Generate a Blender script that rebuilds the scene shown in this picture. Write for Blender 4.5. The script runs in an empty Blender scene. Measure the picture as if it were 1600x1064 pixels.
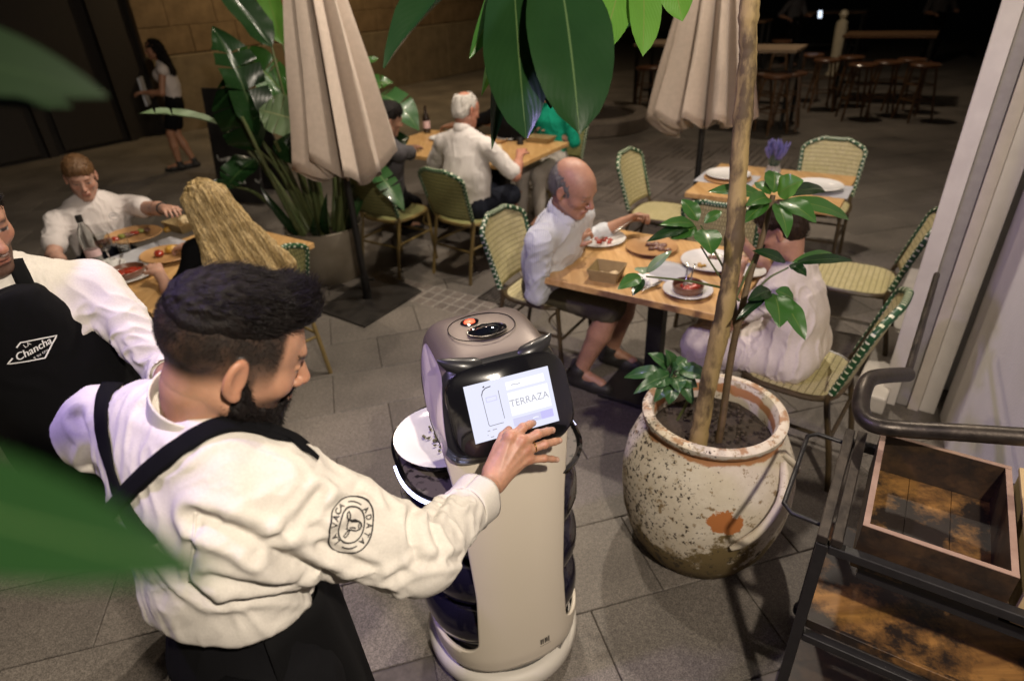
import bpy, bmesh, math, random
import numpy as np
from math import sin, cos, pi, radians
from mathutils import Vector, Matrix
from mathutils.bvhtree import BVHTree

random.seed(7)
rng = np.random.default_rng(11)
sc = bpy.context.scene
C = sc.collection
A3 = lambda *v: np.array(v, float)

# ------------------------------------------------------------------ camera
F_PX, TH, RHO, CAM_H = 970.0, radians(30.0), radians(2.9), 2.05
_fw = A3(0, cos(TH), -sin(TH)); _x = A3(1, 0, 0); _u = A3(0, sin(TH), cos(TH))
_R = _x*cos(RHO) - _u*sin(RHO); _U = _u*cos(RHO) + _x*sin(RHO)
CAM = A3(0, 0, CAM_H)
cam = bpy.data.cameras.new('camera'); cam_o = bpy.data.objects.new('camera', cam); C.objects.link(cam_o)
cam_o.matrix_world = Matrix(((_R[0], _U[0], -_fw[0], 0), (_R[1], _U[1], -_fw[1], 0), (_R[2], _U[2], -_fw[2], CAM_H), (0, 0, 0, 1)))
cam.sensor_width = 36.0; cam.lens = F_PX/1600*36.0
cam.clip_start = 0.02; cam.clip_end = 300
cam.dof.use_dof = True; cam.dof.focus_distance = 1.45; cam.dof.aperture_fstop = 2.6
sc.camera = cam_o

# ------------------------------------------------------------------ sky
world = bpy.data.worlds.new('World'); sc.world = world; world.use_nodes = True
wn = world.node_tree.nodes; wl = world.node_tree.links
sky = wn.new('ShaderNodeTexSky'); sky.sky_type = 'NISHITA'; sky.sun_disc = False
sky.sun_elevation = radians(1.0); sky.sun_rotation = radians(200)
bg = wn['Background']; bg.inputs['Strength'].default_value = 0.004
wl.new(sky.outputs[0], bg.inputs[0])

# ------------------------------------------------------------------ unseen lamps standing in for the terrace lights
def lamp(name, loc, target, power, col, size=.12, angle=120, blend=.6, typ='SPOT'):
    l = bpy.data.lights.new(name, typ); l.energy = power; l.color = col; l.shadow_soft_size = size
    if typ == 'SPOT': l.spot_size = radians(angle); l.spot_blend = blend
    o = bpy.data.objects.new(name, l); C.objects.link(o); o.location = loc
    d = Vector(target) - Vector(loc); o.rotation_euler = d.to_track_quat('-Z', 'Y').to_euler()
    return o
WARM = (1.0, .80, .58); NEUT = (1.0, .87, .72); PURP = (.55, .42, 1.0)
lamp('doorway_lamp', (.62, -.5, 3.1), (.2, 1.7, .3), 365, NEUT, .05, 140)
lamp('rear_fill', (-.6, -.9, 3.3), (.6, 2.2, .5), 12, NEUT, .06, 130)  # weak fill added behind the camera, no fixture of the place
lamp('terrace_lamp', (1.6, 4.4, 4.6), (.9, 3.5, 0), 480, NEUT, .08, 120)
lamp('side_lamp', (-.2, 3.6, 4.5), (-1.9, 3.9, .6), 360, NEUT, .08, 110)
lamp('street_lamp', (-.6, 6.6, 5.0), (-.6, 5.2, 0), 200, WARM, .10, 130)
lamp('wall_lamp', (-2.4, 12.6, 5.0), (-3.6, 14.2, .5), 480, (1., .72, .38), .15, 140)
lamp('bar_fill', (4.6, 10.4, 4.6), (4.9, 10.6, 0), 190, WARM, .12, 140)  # fill added to lift the dim bar tables
lamp('violet_lamp', (-1.3, .9, 2.8), (.6, 1.9, .6), 115, PURP, .06, 80)

sc.view_settings.view_transform = 'Standard'; sc.view_settings.look = 'None'
sc.view_settings.exposure = 0.0; sc.view_settings.gamma = 1.0
try: sc.view_settings.use_curve_mapping = False
except Exception: pass
sc.render.engine = 'CYCLES'
sc.cycles.max_bounces = 6; sc.cycles.use_denoising = True
sc.cycles.sample_clamp_indirect = 4.0

# ------------------------------------------------------------------ placing helpers
def ray(x, y): return _fw + _R*(x-800)/F_PX - _U*(y-532)/F_PX
def at(x, y, z):
    d = ray(x, y); return CAM + d*((z-CAM_H)/d[2])
def dp(x, y, dep): return CAM + ray(x, y)*dep
E1 = A3(.83, -.557, 0); E1 /= np.linalg.norm(E1)
E2 = A3(-E1[1], E1[0], 0)
Z = A3(0, 0, 1)
def nrm(v): v = np.asarray(v, float); return v/max(np.linalg.norm(v), 1e-9)

# ------------------------------------------------------------------ materials
def _bsdf(m): return m.node_tree.nodes['Principled BSDF']
def M(name, col, rough=.6, col2=None, scale=12., bump=0., bscale=None, metal=0., coat=0., sub=0., emit=None, estr=0., spec=None, stretch=None, detail=6., thr=None, trans=0., sheen=0., coord='Object', rvar=0.):
    m = bpy.data.materials.new(name); m.use_nodes = True
    nt = m.node_tree; N = nt.nodes; L = nt.links; b = _bsdf(m)
    b.inputs['Base Color'].default_value = (*col, 1); b.inputs['Roughness'].default_value = rough
    b.inputs['Metallic'].default_value = metal
    if coat: b.inputs['Coat Weight'].default_value = coat; b.inputs['Coat Roughness'].default_value = .08
    if sub: b.inputs['Subsurface Weight'].default_value = sub; b.inputs['Subsurface Scale'].default_value = .012; b.inputs['Subsurface Radius'].default_value = (1., .35, .2)
    if spec is not None: b.inputs['Specular IOR Level'].default_value = spec
    if emit: b.inputs['Emission Color'].default_value = (*emit, 1); b.inputs['Emission Strength'].default_value = estr
    if trans: b.inputs['Transmission Weight'].default_value = trans
    if sheen: b.inputs['Sheen Weight'].default_value = sheen; b.inputs['Sheen Roughness'].default_value = .5
    vec = None
    if col2 or bump:
        tc = N.new('ShaderNodeTexCoord'); mp = N.new('ShaderNodeMapping'); L.new(tc.outputs[coord], mp.inputs[0])
        if stretch: mp.inputs['Scale'].default_value = stretch
        vec = mp.outputs[0]
    if col2:
        n = N.new('ShaderNodeTexNoise'); n.inputs['Scale'].default_value = scale; n.inputs['Detail'].default_value = detail; n.inputs['Roughness'].default_value = .6
        L.new(vec, n.inputs['Vector'])
        r = N.new('ShaderNodeValToRGB'); lo, hi = thr or (.32, .68)
        r.color_ramp.elements[0].position = lo; r.color_ramp.elements[1].position = hi
        r.color_ramp.elements[0].color = (*col, 1); r.color_ramp.elements[1].color = (*col2, 1)
        L.new(n.outputs[0], r.inputs[0]); L.new(r.outputs[0], b.inputs['Base Color'])
        if rvar:
            mr = N.new('ShaderNodeMapRange'); mr.inputs['To Min'].default_value = rough-rvar; mr.inputs['To Max'].default_value = rough+rvar
            L.new(n.outputs[0], mr.inputs[0]); L.new(mr.outputs[0], b.inputs['Roughness'])
    if bump:
        n2 = N.new('ShaderNodeTexNoise'); n2.inputs['Scale'].default_value = bscale or scale*4; n2.inputs['Detail'].default_value = 5
        L.new(vec, n2.inputs['Vector'])
        bp = N.new('ShaderNodeBump'); bp.inputs['Strength'].default_value = min(1., bump); bp.inputs['Distance'].default_value = .004
        L.new(n2.outputs[0], bp.inputs['Height']); L.new(bp.outputs[0], b.inputs['Normal'])
    return m
def nodes(m): return m.node_tree.nodes, m.node_tree.links, _bsdf(m)

# ------------------------------------------------------------------ objects
WORLD_PARENT = {}
def thing(name, label, cat, loc=(0, 0, 0), rz=0., group=None, world=True):
    o = bpy.data.objects.new(name, None); C.objects.link(o); o.empty_display_size = .1
    o.location = loc; o.rotation_euler = (0, 0, rz); o['label'] = label; o['category'] = cat
    if group: o['group'] = group
    if world: WORLD_PARENT[o.name] = (Matrix.Translation(Vector(loc)) @ Matrix.Rotation(rz, 4, 'Z')).inverted()
    return o
def tag(o, label=None, cat=None, group=None, kind=None):
    if label: o['label'] = label
    if cat: o['category'] = cat
    if group: o['group'] = group
    if kind: o['kind'] = kind
    return o
def link(name, me, parent=None):
    o = bpy.data.objects.new(name, me); C.objects.link(o)
    if parent is not None:
        o.parent = parent
        if parent.name in WORLD_PARENT: o.matrix_parent_inverse = WORLD_PARENT[parent.name]
    return o
def raw_mesh(name, V, Fq, mats, smooth=True, mi=None, angle=None, col=None):
    """V (n,3); Fq list of index tuples or an (m,4) array"""
    me = bpy.data.meshes.new(name)
    if isinstance(Fq, np.ndarray):
        n, k = Fq.shape
        me.vertices.add(len(V)); me.vertices.foreach_set('co', np.asarray(V, np.float32).ravel())
        me.loops.add(n*k); me.loops.foreach_set('vertex_index', Fq.astype(np.int32).ravel())
        me.polygons.add(n); me.polygons.foreach_set('loop_start', np.arange(0, n*k, k, dtype=np.int32))
        me.update(calc_edges=True)
    else:
        me.from_pydata([tuple(map(float, v)) for v in V], [], Fq)
    for m in (mats if isinstance(mats, (list, tuple)) else [mats]): me.materials.append(m)
    if mi is not None: me.polygons.foreach_set('material_index', np.asarray(mi, np.int32))
    if smooth:
        me.polygons.foreach_set('use_smooth', np.ones(len(me.polygons), bool))
        if angle: me.set_sharp_from_angle(angle=radians(angle))
    if col is not None:
        a = me.color_attributes.new('Col', 'FLOAT_COLOR', 'POINT')
        a.data.foreach_set('color', np.concatenate([col, np.ones((len(col), 1))], 1).astype(np.float32).ravel())
    me.update()
    return me
def rotz(a): return np.array([[cos(a), -sin(a), 0], [sin(a), cos(a), 0], [0, 0, 1.]])
def frame(f, up=Z):
    f = nrm(f); r = nrm(np.cross(f, up)); u = np.cross(r, f)
    return np.stack([r, f, u], 1)          # columns: right, forward, up

class MB:
    def __init__(s): s.v = []; s.f = []; s.m = []
    def add(s, V, Fs, m=0):
        o = len(s.v); s.v += [tuple(map(float, p)) for p in V]
        for f in Fs: s.f.append(tuple(i+o for i in f)); s.m.append(m)
        return s
    def box(s, c, size, R=None, m=0, taper=1.):
        hx, hy, hz = [q/2 for q in size]
        P = []
        for z, t in ((-hz, 1.), (hz, taper)):
            for x, y in ((-hx, -hy), (hx, -hy), (hx, hy), (-hx, hy)): P.append((x*t, y*t, z))
        P = np.array(P)
        if R is not None: P = P @ np.asarray(R).T
        return s.add(P+np.asarray(c), [(0, 3, 2, 1), (4, 5, 6, 7), (0, 1, 5, 4), (1, 2, 6, 5), (2, 3, 7, 6), (3, 0, 4, 7)], m)
    def tube(s, pts, r, n=10, m=0, caps=True, closed=False, flat=None, mfun=None):
        pts = [np.asarray(p, float) for p in pts]; k = len(pts)
        rs = list(r) if hasattr(r, '__len__') else [r]*k
        V = []; ref = None
        for i in range(k):
            a = pts[(i-1) % k] if (closed or i > 0) else pts[i]; b = pts[(i+1) % k] if (closed or i < k-1) else pts[i]
            t = nrm(b-a)
            if ref is None:
                ref = np.cross(t, Z) if abs(t[2]) < .9 else np.cross(t, A3(1, 0, 0))
                ref = nrm(ref)
            ref = nrm(ref - t*(ref@t)); bn = np.cross(t, ref)
            for j in range(n):
                q = 2*pi*j/n
                V.append(pts[i]+rs[i]*(ref*cos(q)+bn*sin(q)*(flat or 1.)))
        o = len(s.v); s.v += [tuple(map(float, p)) for p in V]
        kk = k if closed else k-1
        for i in range(kk):
            for j in range(n):
                a = i*n+j; b = i*n+(j+1) % n; c = ((i+1) % k)*n+(j+1) % n; d = ((i+1) % k)*n+j
                s.f.append((o+a, o+b, o+c, o+d)); s.m.append(mfun(i, j) if mfun else m)
        if caps and not closed:
            s.f.append(tuple(o+j for j in reversed(range(n)))); s.m.append(m)
            s.f.append(tuple(o+(k-1)*n+j for j in range(n))); s.m.append(m)
        return s
    def lathe(s, prof, n=32, c=(0, 0, 0), m=0, sx=1., sy=1., R=None, closed=False):
        """prof: list of (radius, z); surface outward when going up"""
        V = []; k = len(prof)
        for (r, z) in prof:
            for j in range(n):
                q = 2*pi*j/n; V.append((r*cos(q)*sx, r*sin(q)*sy, z))
        V = np.array(V)
        if R is not None: V = V @ np.asarray(R).T
        V = V+np.asarray(c)
        Fs = []
        for i in range(k-1):
            for j in range(n):
                Fs.append((i*n+j, i*n+(j+1) % n, (i+1)*n+(j+1) % n, (i+1)*n+j))
        if prof[0][0] > 1e-6: Fs.append(tuple(reversed(range(n))))
        if prof[-1][0] > 1e-6: Fs.append(tuple((k-1)*n+j for j in range(n)))
        return s.add(V, Fs, m)
    def grid(s, P, m=0, wrap=False, flip=False):
        """P[i][j] points"""
        P = np.asarray(P, float); a, b = P.shape[:2]; Fs = []
        for i in range(a-1):
            for j in range(b if wrap else b-1):
                q = (i*b+j, i*b+(j+1) % b, (i+1)*b+(j+1) % b, (i+1)*b+j)
                Fs.append(q[::-1] if flip else q)
        return s.add(P.reshape(-1, 3), Fs, m)
    def loft(s, secs, m=0, caps=True):
        P = np.asarray(secs, float); s.grid(P, m, wrap=True); n = P.shape[1]; o = len(s.v)-P.shape[0]*n
        if caps:
            s.f.append(tuple(o+j for j in reversed(range(n)))); s.m.append(m)
            s.f.append(tuple(o+(P.shape[0]-1)*n+j for j in range(n))); s.m.append(m)
        return s
    def build(s, name, mats, parent=None, smooth=True, angle=40, bevel=0., seg=2, solid=0., sub=0):
        me = raw_mesh(name, s.v, s.f, mats, smooth, s.m, angle)
        o = link(name, me, parent)
        if solid:
            q = o.modifiers.new('solid', 'SOLIDIFY'); q.thickness = solid; q.offset = 0
        if sub:
            q = o.modifiers.new('sub', 'SUBSURF'); q.levels = sub; q.render_levels = sub
        if bevel:
            q = o.modifiers.new('bevel', 'BEVEL'); q.width = bevel; q.segments = seg; q.limit_method = 'ANGLE'; q.angle_limit = radians(35)
        return o
def copy_tree(o, parent=None):
    c = o.copy(); C.objects.link(c)
    if parent is not None: c.parent = parent
    for ch in list(o.children): copy_tree(ch, c)
    return c
def arc(c, r, a0, a1, n, ax=(1, 0, 0), ay=(0, 1, 0)):
    c = np.asarray(c, float); ax = np.asarray(ax, float); ay = np.asarray(ay, float)
    return [c+r*(ax*cos(a0+(a1-a0)*i/(n-1))+ay*sin(a0+(a1-a0)*i/(n-1))) for i in range(n)]
def spline(P, n):
    """Catmull-Rom through points"""
    P = [np.asarray(p, float) for p in P]; Q = [2*P[0]-P[1]]+P+[2*P[-1]-P[-2]]; out = []
    segs = len(P)-1
    for i in range(n):
        t = i/(n-1)*segs; k = min(int(t), segs-1); t -= k
        a, b, c, d = Q[k:k+4]
        out.append(.5*((2*b)+(c-a)*t+(2*a-5*b+4*c-d)*t*t+(3*b-a-3*c+d)*t**3))
    return out
def supell(w, d, n=32, e=2.6):
    o = []
    for j in range(n):
        q = 2*pi*j/n; c, s_ = cos(q), sin(q)
        o.append((w*math.copysign(abs(c)**(2/e), c), d*math.copysign(abs(s_)**(2/e), s_)))
    return o

# value noise
_T = rng.random((32, 32, 32)).astype(np.float32)
def vn(P):
    P = np.asarray(P, np.float32); i = np.floor(P).astype(int); f = P-i; f = f*f*(3-2*f)
    x, y, z = [i[..., k] & 31 for k in range(3)]; X, Y, Zz = (x+1) & 31, (y+1) & 31, (z+1) & 31
    fx, fy, fz = f[..., 0], f[..., 1], f[..., 2]
    def l(a, b, t): return a+(b-a)*t
    return l(l(l(_T[x, y, z], _T[X, y, z], fx), l(_T[x, Y, z], _T[X, Y, z], fx), fy),
             l(l(_T[x, y, Zz], _T[X, y, Zz], fx), l(_T[x, Y, Zz], _T[X, Y, Zz], fx), fy), fz)*2-1
def fbm(P, o=3):
    P = np.asarray(P, float); r = 0; a = 1.
    for k in range(o): r = r+a*vn(P*(2**k)+k*7.3); a *= .5
    return r

# ------------------------------------------------------------------ implicit bodies
class Sdf:
    def __init__(s): s.ops = []
    def cone(s, a, b, ra, rb=None, k=.02, flat=None, sub=False, m=0):
        a = np.asarray(a, float); b = np.asarray(b, float); rb = ra if rb is None else rb; r = max(ra, rb)
        s.ops.append(('c', (a, b, ra, rb, flat), np.minimum(a, b)-r, np.maximum(a, b)+r, k, sub, m)); return s
    def ell(s, c, r, R=None, k=.02, sub=False, m=0):
        c = np.asarray(c, float); r = np.asarray(r if hasattr(r, '__len__') else (r, r, r), float); q = max(r)
        s.ops.append(('e', (c, r, R), c-q, c+q, k, sub, m)); return s
    def box(s, c, half, R=None, rd=.01, k=.02, sub=False, m=0):
        c = np.asarray(c, float); half = np.asarray(half, float); q = np.linalg.norm(half)+rd
        s.ops.append(('b', (c, half, R, rd), c-q, c+q, k, sub, m)); return s
    def mesh(s, h):
        lo = np.min([o[2] for o in s.ops if not o[5]], 0)-4*h; hi = np.max([o[3] for o in s.ops if not o[5]], 0)+4*h
        n = np.ceil((hi-lo)/h).astype(int)+1
        Fd = np.full(n, .5, np.float32); Mi = np.zeros(n, np.int8)
        ax = [(lo[d]+h*np.arange(n[d])).astype(np.float32) for d in range(3)]
        for kind, p, l, u, k, sub, m in s.ops:
            i0 = np.clip(np.floor((l-k-3*h-lo)/h).astype(int), 0, n); i1 = np.clip(np.ceil((u+k+3*h-lo)/h).astype(int)+1, 0, n)
            if (i1 <= i0).any(): continue
            sl = tuple(slice(i0[d], i1[d]) for d in range(3))
            X = ax[0][sl[0]][:, None, None]; Y = ax[1][sl[1]][None, :, None]; W = ax[2][sl[2]][None, None, :]
            if kind == 'c':
                a, b, ra, rb, flat = p; ab = b-a; L2 = max(ab@ab, 1e-9)
                x = X-a[0]; y = Y-a[1]; z = W-a[2]
                t = np.clip((x*ab[0]+y*ab[1]+z*ab[2])/L2, 0, 1)
                x = x-t*ab[0]; y = y-t*ab[1]; z = z-t*ab[2]; r = ra+(rb-ra)*t
                if flat is not None:
                    dr, ff = flat; c = (x*dr[0]+y*dr[1]+z*dr[2])*(1/ff-1); x = x+c*dr[0]; y = y+c*dr[1]; z = z+c*dr[2]
                    d = (np.sqrt(x*x+y*y+z*z)-r)*(.5+.5*ff)
                else: d = np.sqrt(x*x+y*y+z*z)-r
            elif kind == 'e':
                c, r, R = p; x = X-c[0]; y = Y-c[1]; z = W-c[2]
                if R is not None:
                    R = np.asarray(R); x, y, z = (x*R[0, 0]+y*R[1, 0]+z*R[2, 0], x*R[0, 1]+y*R[1, 1]+z*R[2, 1], x*R[0, 2]+y*R[1, 2]+z*R[2, 2])
                k0 = np.sqrt((x/r[0])**2+(y/r[1])**2+(z/r[2])**2); k1 = np.sqrt((x/r[0]**2)**2+(y/r[1]**2)**2+(z/r[2]**2)**2)+1e-6
                d = k0*(k0-1)/k1
            else:
                c, hf, R, rd = p; x = X-c[0]; y = Y-c[1]; z = W-c[2]
                if R is not None:
                    R = np.asarray(R); x, y, z = (x*R[0, 0]+y*R[1, 0]+z*R[2, 0], x*R[0, 1]+y*R[1, 1]+z*R[2, 1], x*R[0, 2]+y*R[1, 2]+z*R[2, 2])
                qx = np.abs(x)-hf[0]; qy = np.abs(y)-hf[1]; qz = np.abs(z)-hf[2]
                d = np.sqrt(np.maximum(qx, 0)**2+np.maximum(qy, 0)**2+np.maximum(qz, 0)**2)+np.minimum(np.maximum(np.maximum(qx, qy), qz), 0)-rd
            f = Fd[sl]
            if sub:
                g = -d; hh = np.clip(.5-.5*(f-g)/k, 0, 1); Fd[sl] = f+(g-f)*hh+k*hh*(1-hh)
            else:
                hh = np.clip(.5+.5*(f-d)/k, 0, 1); Mi[sl] = np.where(d < f, m, Mi[sl]); Fd[sl] = f+(d-f)*hh-k*hh*(1-hh)
        return snets(Fd, Mi, lo, h)
def snets(F, Mi, lo, h):
    ins = F < 0
    cnt = np.zeros(np.array(F.shape)-1, np.int8)
    for a in (0, 1):
        for b in (0, 1):
            for c in (0, 1):
                cnt += ins[a:F.shape[0]-1+a, b:F.shape[1]-1+b, c:F.shape[2]-1+c]
    act = (cnt > 0) & (cnt < 8); I, J, K = np.nonzero(act)
    idx = np.full(act.shape, -1, np.int32); idx[I, J, K] = np.arange(len(I))
    cor = [(a, b, c) for a in (0, 1) for b in (0, 1) for c in (0, 1)]
    val = [F[I+a, J+b, K+c] for a, b, c in cor]
    pos = np.zeros((len(I), 3)); num = np.zeros(len(I))
    for p in range(8):
        for q in range(p+1, 8):
            if sum(abs(cor[p][d]-cor[q][d]) for d in range(3)) != 1: continue
            sg = (val[p] < 0) != (val[q] < 0)
            t = np.where(sg, val[p]/np.where(sg, val[p]-val[q], 1), 0)
            for d in range(3): pos[:, d] += np.where(sg, cor[p][d]+t*(cor[q][d]-cor[p][d]), 0)
            num += sg
    pos /= num[:, None]
    V = lo+h*(np.stack([I, J, K], 1)+pos)
    mv = Mi[I, J, K]
    Q = []
    for d in range(3):
        sl0 = [slice(None)]*3; sl1 = [slice(None)]*3; sl0[d] = slice(0, -1); sl1[d] = slice(1, None)
        a = ins[tuple(sl0)]; b = ins[tuple(sl1)]
        X = np.stack(np.nonzero(a != b), 1)
        e = [(d+1) % 3, (d+2) % 3]
        X = X[(X[:, e[0]] > 0) & (X[:, e[1]] > 0) & (X[:, e[0]] < F.shape[e[0]]-1) & (X[:, e[1]] < F.shape[e[1]]-1)]
        def cell(p, q):
            Y = X.copy(); Y[:, e[0]] += p; Y[:, e[1]] += q; return idx[Y[:, 0], Y[:, 1], Y[:, 2]]
        q4 = np.stack([cell(-1, -1), cell(0, -1), cell(0, 0), cell(-1, 0)], 1)
        flip = ~a[X[:, 0], X[:, 1], X[:, 2]]
        q4[flip] = q4[flip][:, ::-1]
        Q.append(q4)
    Q = np.concatenate(Q); Q = Q[(Q >= 0).all(1)]
    return V, Q, mv
def vnormals(V, Q):
    a = V[Q[:, 0]]; n = np.cross(V[Q[:, 2]]-a, V[Q[:, 3]]-V[Q[:, 1]])
    N = np.zeros_like(V)
    for k in range(4): np.add.at(N, Q[:, k], n)
    return N/np.maximum(np.linalg.norm(N, axis=1, keepdims=True), 1e-12)
def relax(V, Q, n=1, w=.5):
    for _ in range(n):
        S = np.zeros_like(V); c = np.zeros(len(V))
        for k in range(4):
            for e in (1, 3):
                np.add.at(S, Q[:, k], V[Q[:, (k+e) % 4]]); np.add.at(c, Q[:, k], 1)
        V = V+(S/np.maximum(c, 1)[:, None]-V)*w
    return V
def bvh_of(V, Q): return BVHTree.FromPolygons([tuple(v) for v in V], [tuple(map(int, q)) for q in Q])
def pixhit(b, x, y):
    h = b.ray_cast(Vector(CAM), Vector(nrm(ray(x, y)))); return (np.array(h[0]), np.array(h[1])) if h[0] else (None, None)
def text_mesh(s, size=1., align='CENTER'):
    cu = bpy.data.curves.new('lettering', 'FONT'); cu.body = s; cu.size = size; cu.align_x = align; cu.align_y = 'CENTER'
    o = bpy.data.objects.new('lettering', cu); C.objects.link(o)
    dg = bpy.context.evaluated_depsgraph_get(); me = o.evaluated_get(dg).to_mesh()
    V = [tuple(v.co) for v in me.vertices]; Fs = [tuple(p.vertices) for p in me.polygons]
    o.evaluated_get(dg).to_mesh_clear(); bpy.data.objects.remove(o); bpy.data.curves.remove(cu)
    return V, Fs
# ================================================================== SETTING
m_granite = M('granite', (.125, .108, .092), .62, (.215, .188, .16), 60, bump=.35, bscale=160, thr=(.3, .7), rvar=.1)
def granite_detail(m, amt=.5):
    N, L, b = nodes(m)
    src = b.inputs['Base Color'].links[0].from_socket
    tc = N.new('ShaderNodeTexCoord'); oi = N.new('ShaderNodeObjectInfo')
    geo = N.new('ShaderNodeNewGeometry')
    n = N.new('ShaderNodeTexNoise'); n.inputs['Scale'].default_value = 1.4; n.inputs['Detail'].default_value = 7
    L.new(geo.outputs['Position'], n.inputs['Vector'])
    r = N.new('ShaderNodeMapRange'); r.inputs['From Min'].default_value = .3; r.inputs['From Max'].default_value = .7
    r.inputs['To Min'].default_value = 1-amt; r.inputs['To Max'].default_value = 1.12
    L.new(n.outputs[0], r.inputs[0])
    mx = N.new('ShaderNodeMix'); mx.data_type = 'RGBA'; mx.blend_type = 'MULTIPLY'; mx.inputs[0].default_value = 1
    L.new(src, mx.inputs[6]); L.new(r.outputs[0], mx.inputs[7])
    r2 = N.new('ShaderNodeMapRange'); r2.inputs['To Min'].default_value = .82; r2.inputs['To Max'].default_value = 1.12
    L.new(oi.outputs['Random'], r2.inputs[0])
    mx2 = N.new('ShaderNodeMix'); mx2.data_type = 'RGBA'; mx2.blend_type = 'MULTIPLY'; mx2.inputs[0].default_value = 1
    L.new(mx.outputs[2], mx2.inputs[6]); L.new(r2.outputs[0], mx2.inputs[7])
    # dark speckles of the stone
    v = N.new('ShaderNodeTexNoise'); v.inputs['Scale'].default_value = 220; v.inputs['Detail'].default_value = 2
    L.new(geo.outputs['Position'], v.inputs['Vector'])
    r3 = N.new('ShaderNodeMapRange'); r3.inputs['From Min'].default_value = .35; r3.inputs['From Max'].default_value = .65
    r3.inputs['To Min'].default_value = .45; r3.inputs['To Max'].default_value = 1.5
    L.new(v.outputs[0], r3.inputs[0])
    mx3 = N.new('ShaderNodeMix'); mx3.data_type = 'RGBA'; mx3.blend_type = 'MULTIPLY'; mx3.inputs[0].default_value = .8
    L.new(mx2.outputs[2], mx3.inputs[6]); L.new(r3.outputs[0], mx3.inputs[7])
    L.new(mx3.outputs[2], b.inputs['Base Color'])
granite_detail(m_granite)
m_mortar = M('mortar', (.08, .07, .06), .9, (.12, .104, .09), 30, bump=.4)
m_sett = M('sett', (.12, .10, .088), .5, (.21, .178, .154), 40, bump=.3, bscale=120); granite_detail(m_sett, .25)
m_lightjoint = M('light_joint', (.3, .27, .23), .85, (.2, .18, .16), 25, bump=.4)
m_iron = M('iron', (.03, .028, .026), .45, (.06, .05, .045), 40, metal=.6, bump=.2)

ground = MB().grid([[(-60, -30, -.012), (60, -30, -.012)], [(-60, 90, -.012), (60, 90, -.012)]]).build('ground', m_mortar, smooth=False)
ground['kind'] = 'structure'

def PT(a, b, z=0.): return E1*a + E2*b + Z*z
def pcoord(p): return float(np.dot(p, E1)), float(np.dot(p, E2))
# slabs, laid along the street, in view or close to it
def inframe(p, m=60):
    v = np.asarray(p)-CAM; z = v@_fw
    if z < .3: return False
    x = 800+F_PX*(v@_R)/z; y = 532-F_PX*(v@_U)/z
    return -m < x < 1600+m and -m < y < 1064+m
SL, SW = .60, .40
_g = pcoord(at(680, 470, 0)); GRID_A = (_g[0]-.55, _g[1]-.10, _g[0]+.45, _g[1]+.20)     # small squares
_g = pcoord(at(975, 320, 0)); RIB = (_g[0]-.8, _g[1]-1.0, _g[0]+1.2, _g[1]+3.0)          # strips of narrow setts
def inside(a, b, r, m=0.): return r[0]-m < a < r[2]+m and r[1]-m < b < r[3]+m
proto = {}
def slab_mesh(sx, sy, h=.03, mat=None, bv=.003):
    me = bpy.data.meshes.new('slab'); bm = bmesh.new(); bmesh.ops.create_cube(bm, size=1)
    for v in bm.verts: v.co = Vector((v.co.x*sx, v.co.y*sy, (v.co.z-.5)*h))
    top = [e for e in bm.edges if all(abs(v.co.z) < 1e-6 for v in e.verts)]
    bmesh.ops.bevel(bm, geom=top, offset=bv, segments=1, affect='EDGES')
    bm.to_mesh(me); bm.free(); me.materials.append(mat); return me
ang = math.atan2(E2[1], E2[0]); sang = radians(14); S1 = A3(cos(sang), sin(sang), 0); S2 = A3(-sin(sang), cos(sang), 0)
slabs = []
for j in range(-4, 45):
    for i in range(-26, 40):
        p = S1*((i+(.5 if j % 2 else 0))*SL)+S2*(j*SW); a, b = pcoord(p)
        if inside(a, b, RIB, -.25) or inside(a, b, GRID_A, -.22): continue
        d = np.linalg.norm(p-CAM)
        if d < 17 and inframe(p): slabs.append((d, i, p))
slabs.sort(key=lambda q: q[0])
me_sl = slab_mesh(SL-.0035, SW-.0035, mat=m_granite)
for k, (d, i, p) in enumerate(slabs[:290]):
    o = link('slab', me_sl, ground); o.location = p+Z*random.uniform(-.0015, .0015); o.rotation_euler = (random.uniform(-.0016, .0016), random.uniform(-.0016, .0016), sang)
mb = MB(); RA = rotz(ang); RS = rotz(sang)
for d, i, p in slabs[290:]: mb.box(p+Z*(-.015+random.uniform(-.001, .001)), (SL-.0035, SW-.0035, .03), RS)
o = mb.build('paving_slabs', m_granite, ground, smooth=False); o['kind'] = 'stuff'
# a square of small setts with pale joints
base = MB().box(PT((GRID_A[0]+GRID_A[2])/2, (GRID_A[1]+GRID_A[3])/2, -.0085), (GRID_A[3]-GRID_A[1]+.0, GRID_A[2]-GRID_A[0]+.0, .022), RA).build('joint_bed', m_lightjoint, ground, smooth=False)
me_st = slab_mesh(.088, .088, .02, m_sett, .004)
na, nb = int((GRID_A[2]-GRID_A[0])/.1), int((GRID_A[3]-GRID_A[1])/.1)
for i in range(na):
    for j in range(nb):
        o = link('sett', me_st, ground); o.location = PT(GRID_A[0]+.05+i*.1, GRID_A[1]+.05+j*.1, .0055+random.uniform(-.001, .001)); o.rotation_euler = (0, 0, ang+random.uniform(-.02, .02))
# panels of long narrow setts, direction turning from panel to panel
me_rb = slab_mesh(.49, .072, .026, m_sett, .006); k = 0
for pa in range(4):
    for pb in range(8):
        a0 = RIB[0]+pa*.5; b0 = RIB[1]+pb*.5; turn = (pa+pb) % 2 == 0
        for q in range(6):
            t = (q+.5)*.5/6
            p = PT(a0+.25, b0+t, random.uniform(.003, .006)) if turn else PT(a0+t, b0+.25, random.uniform(.003, .006))
            o = link('narrow_sett', me_rb, ground); o.location = p; o.rotation_euler = (0, 0, ang+(pi/2 if turn else 0))
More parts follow.
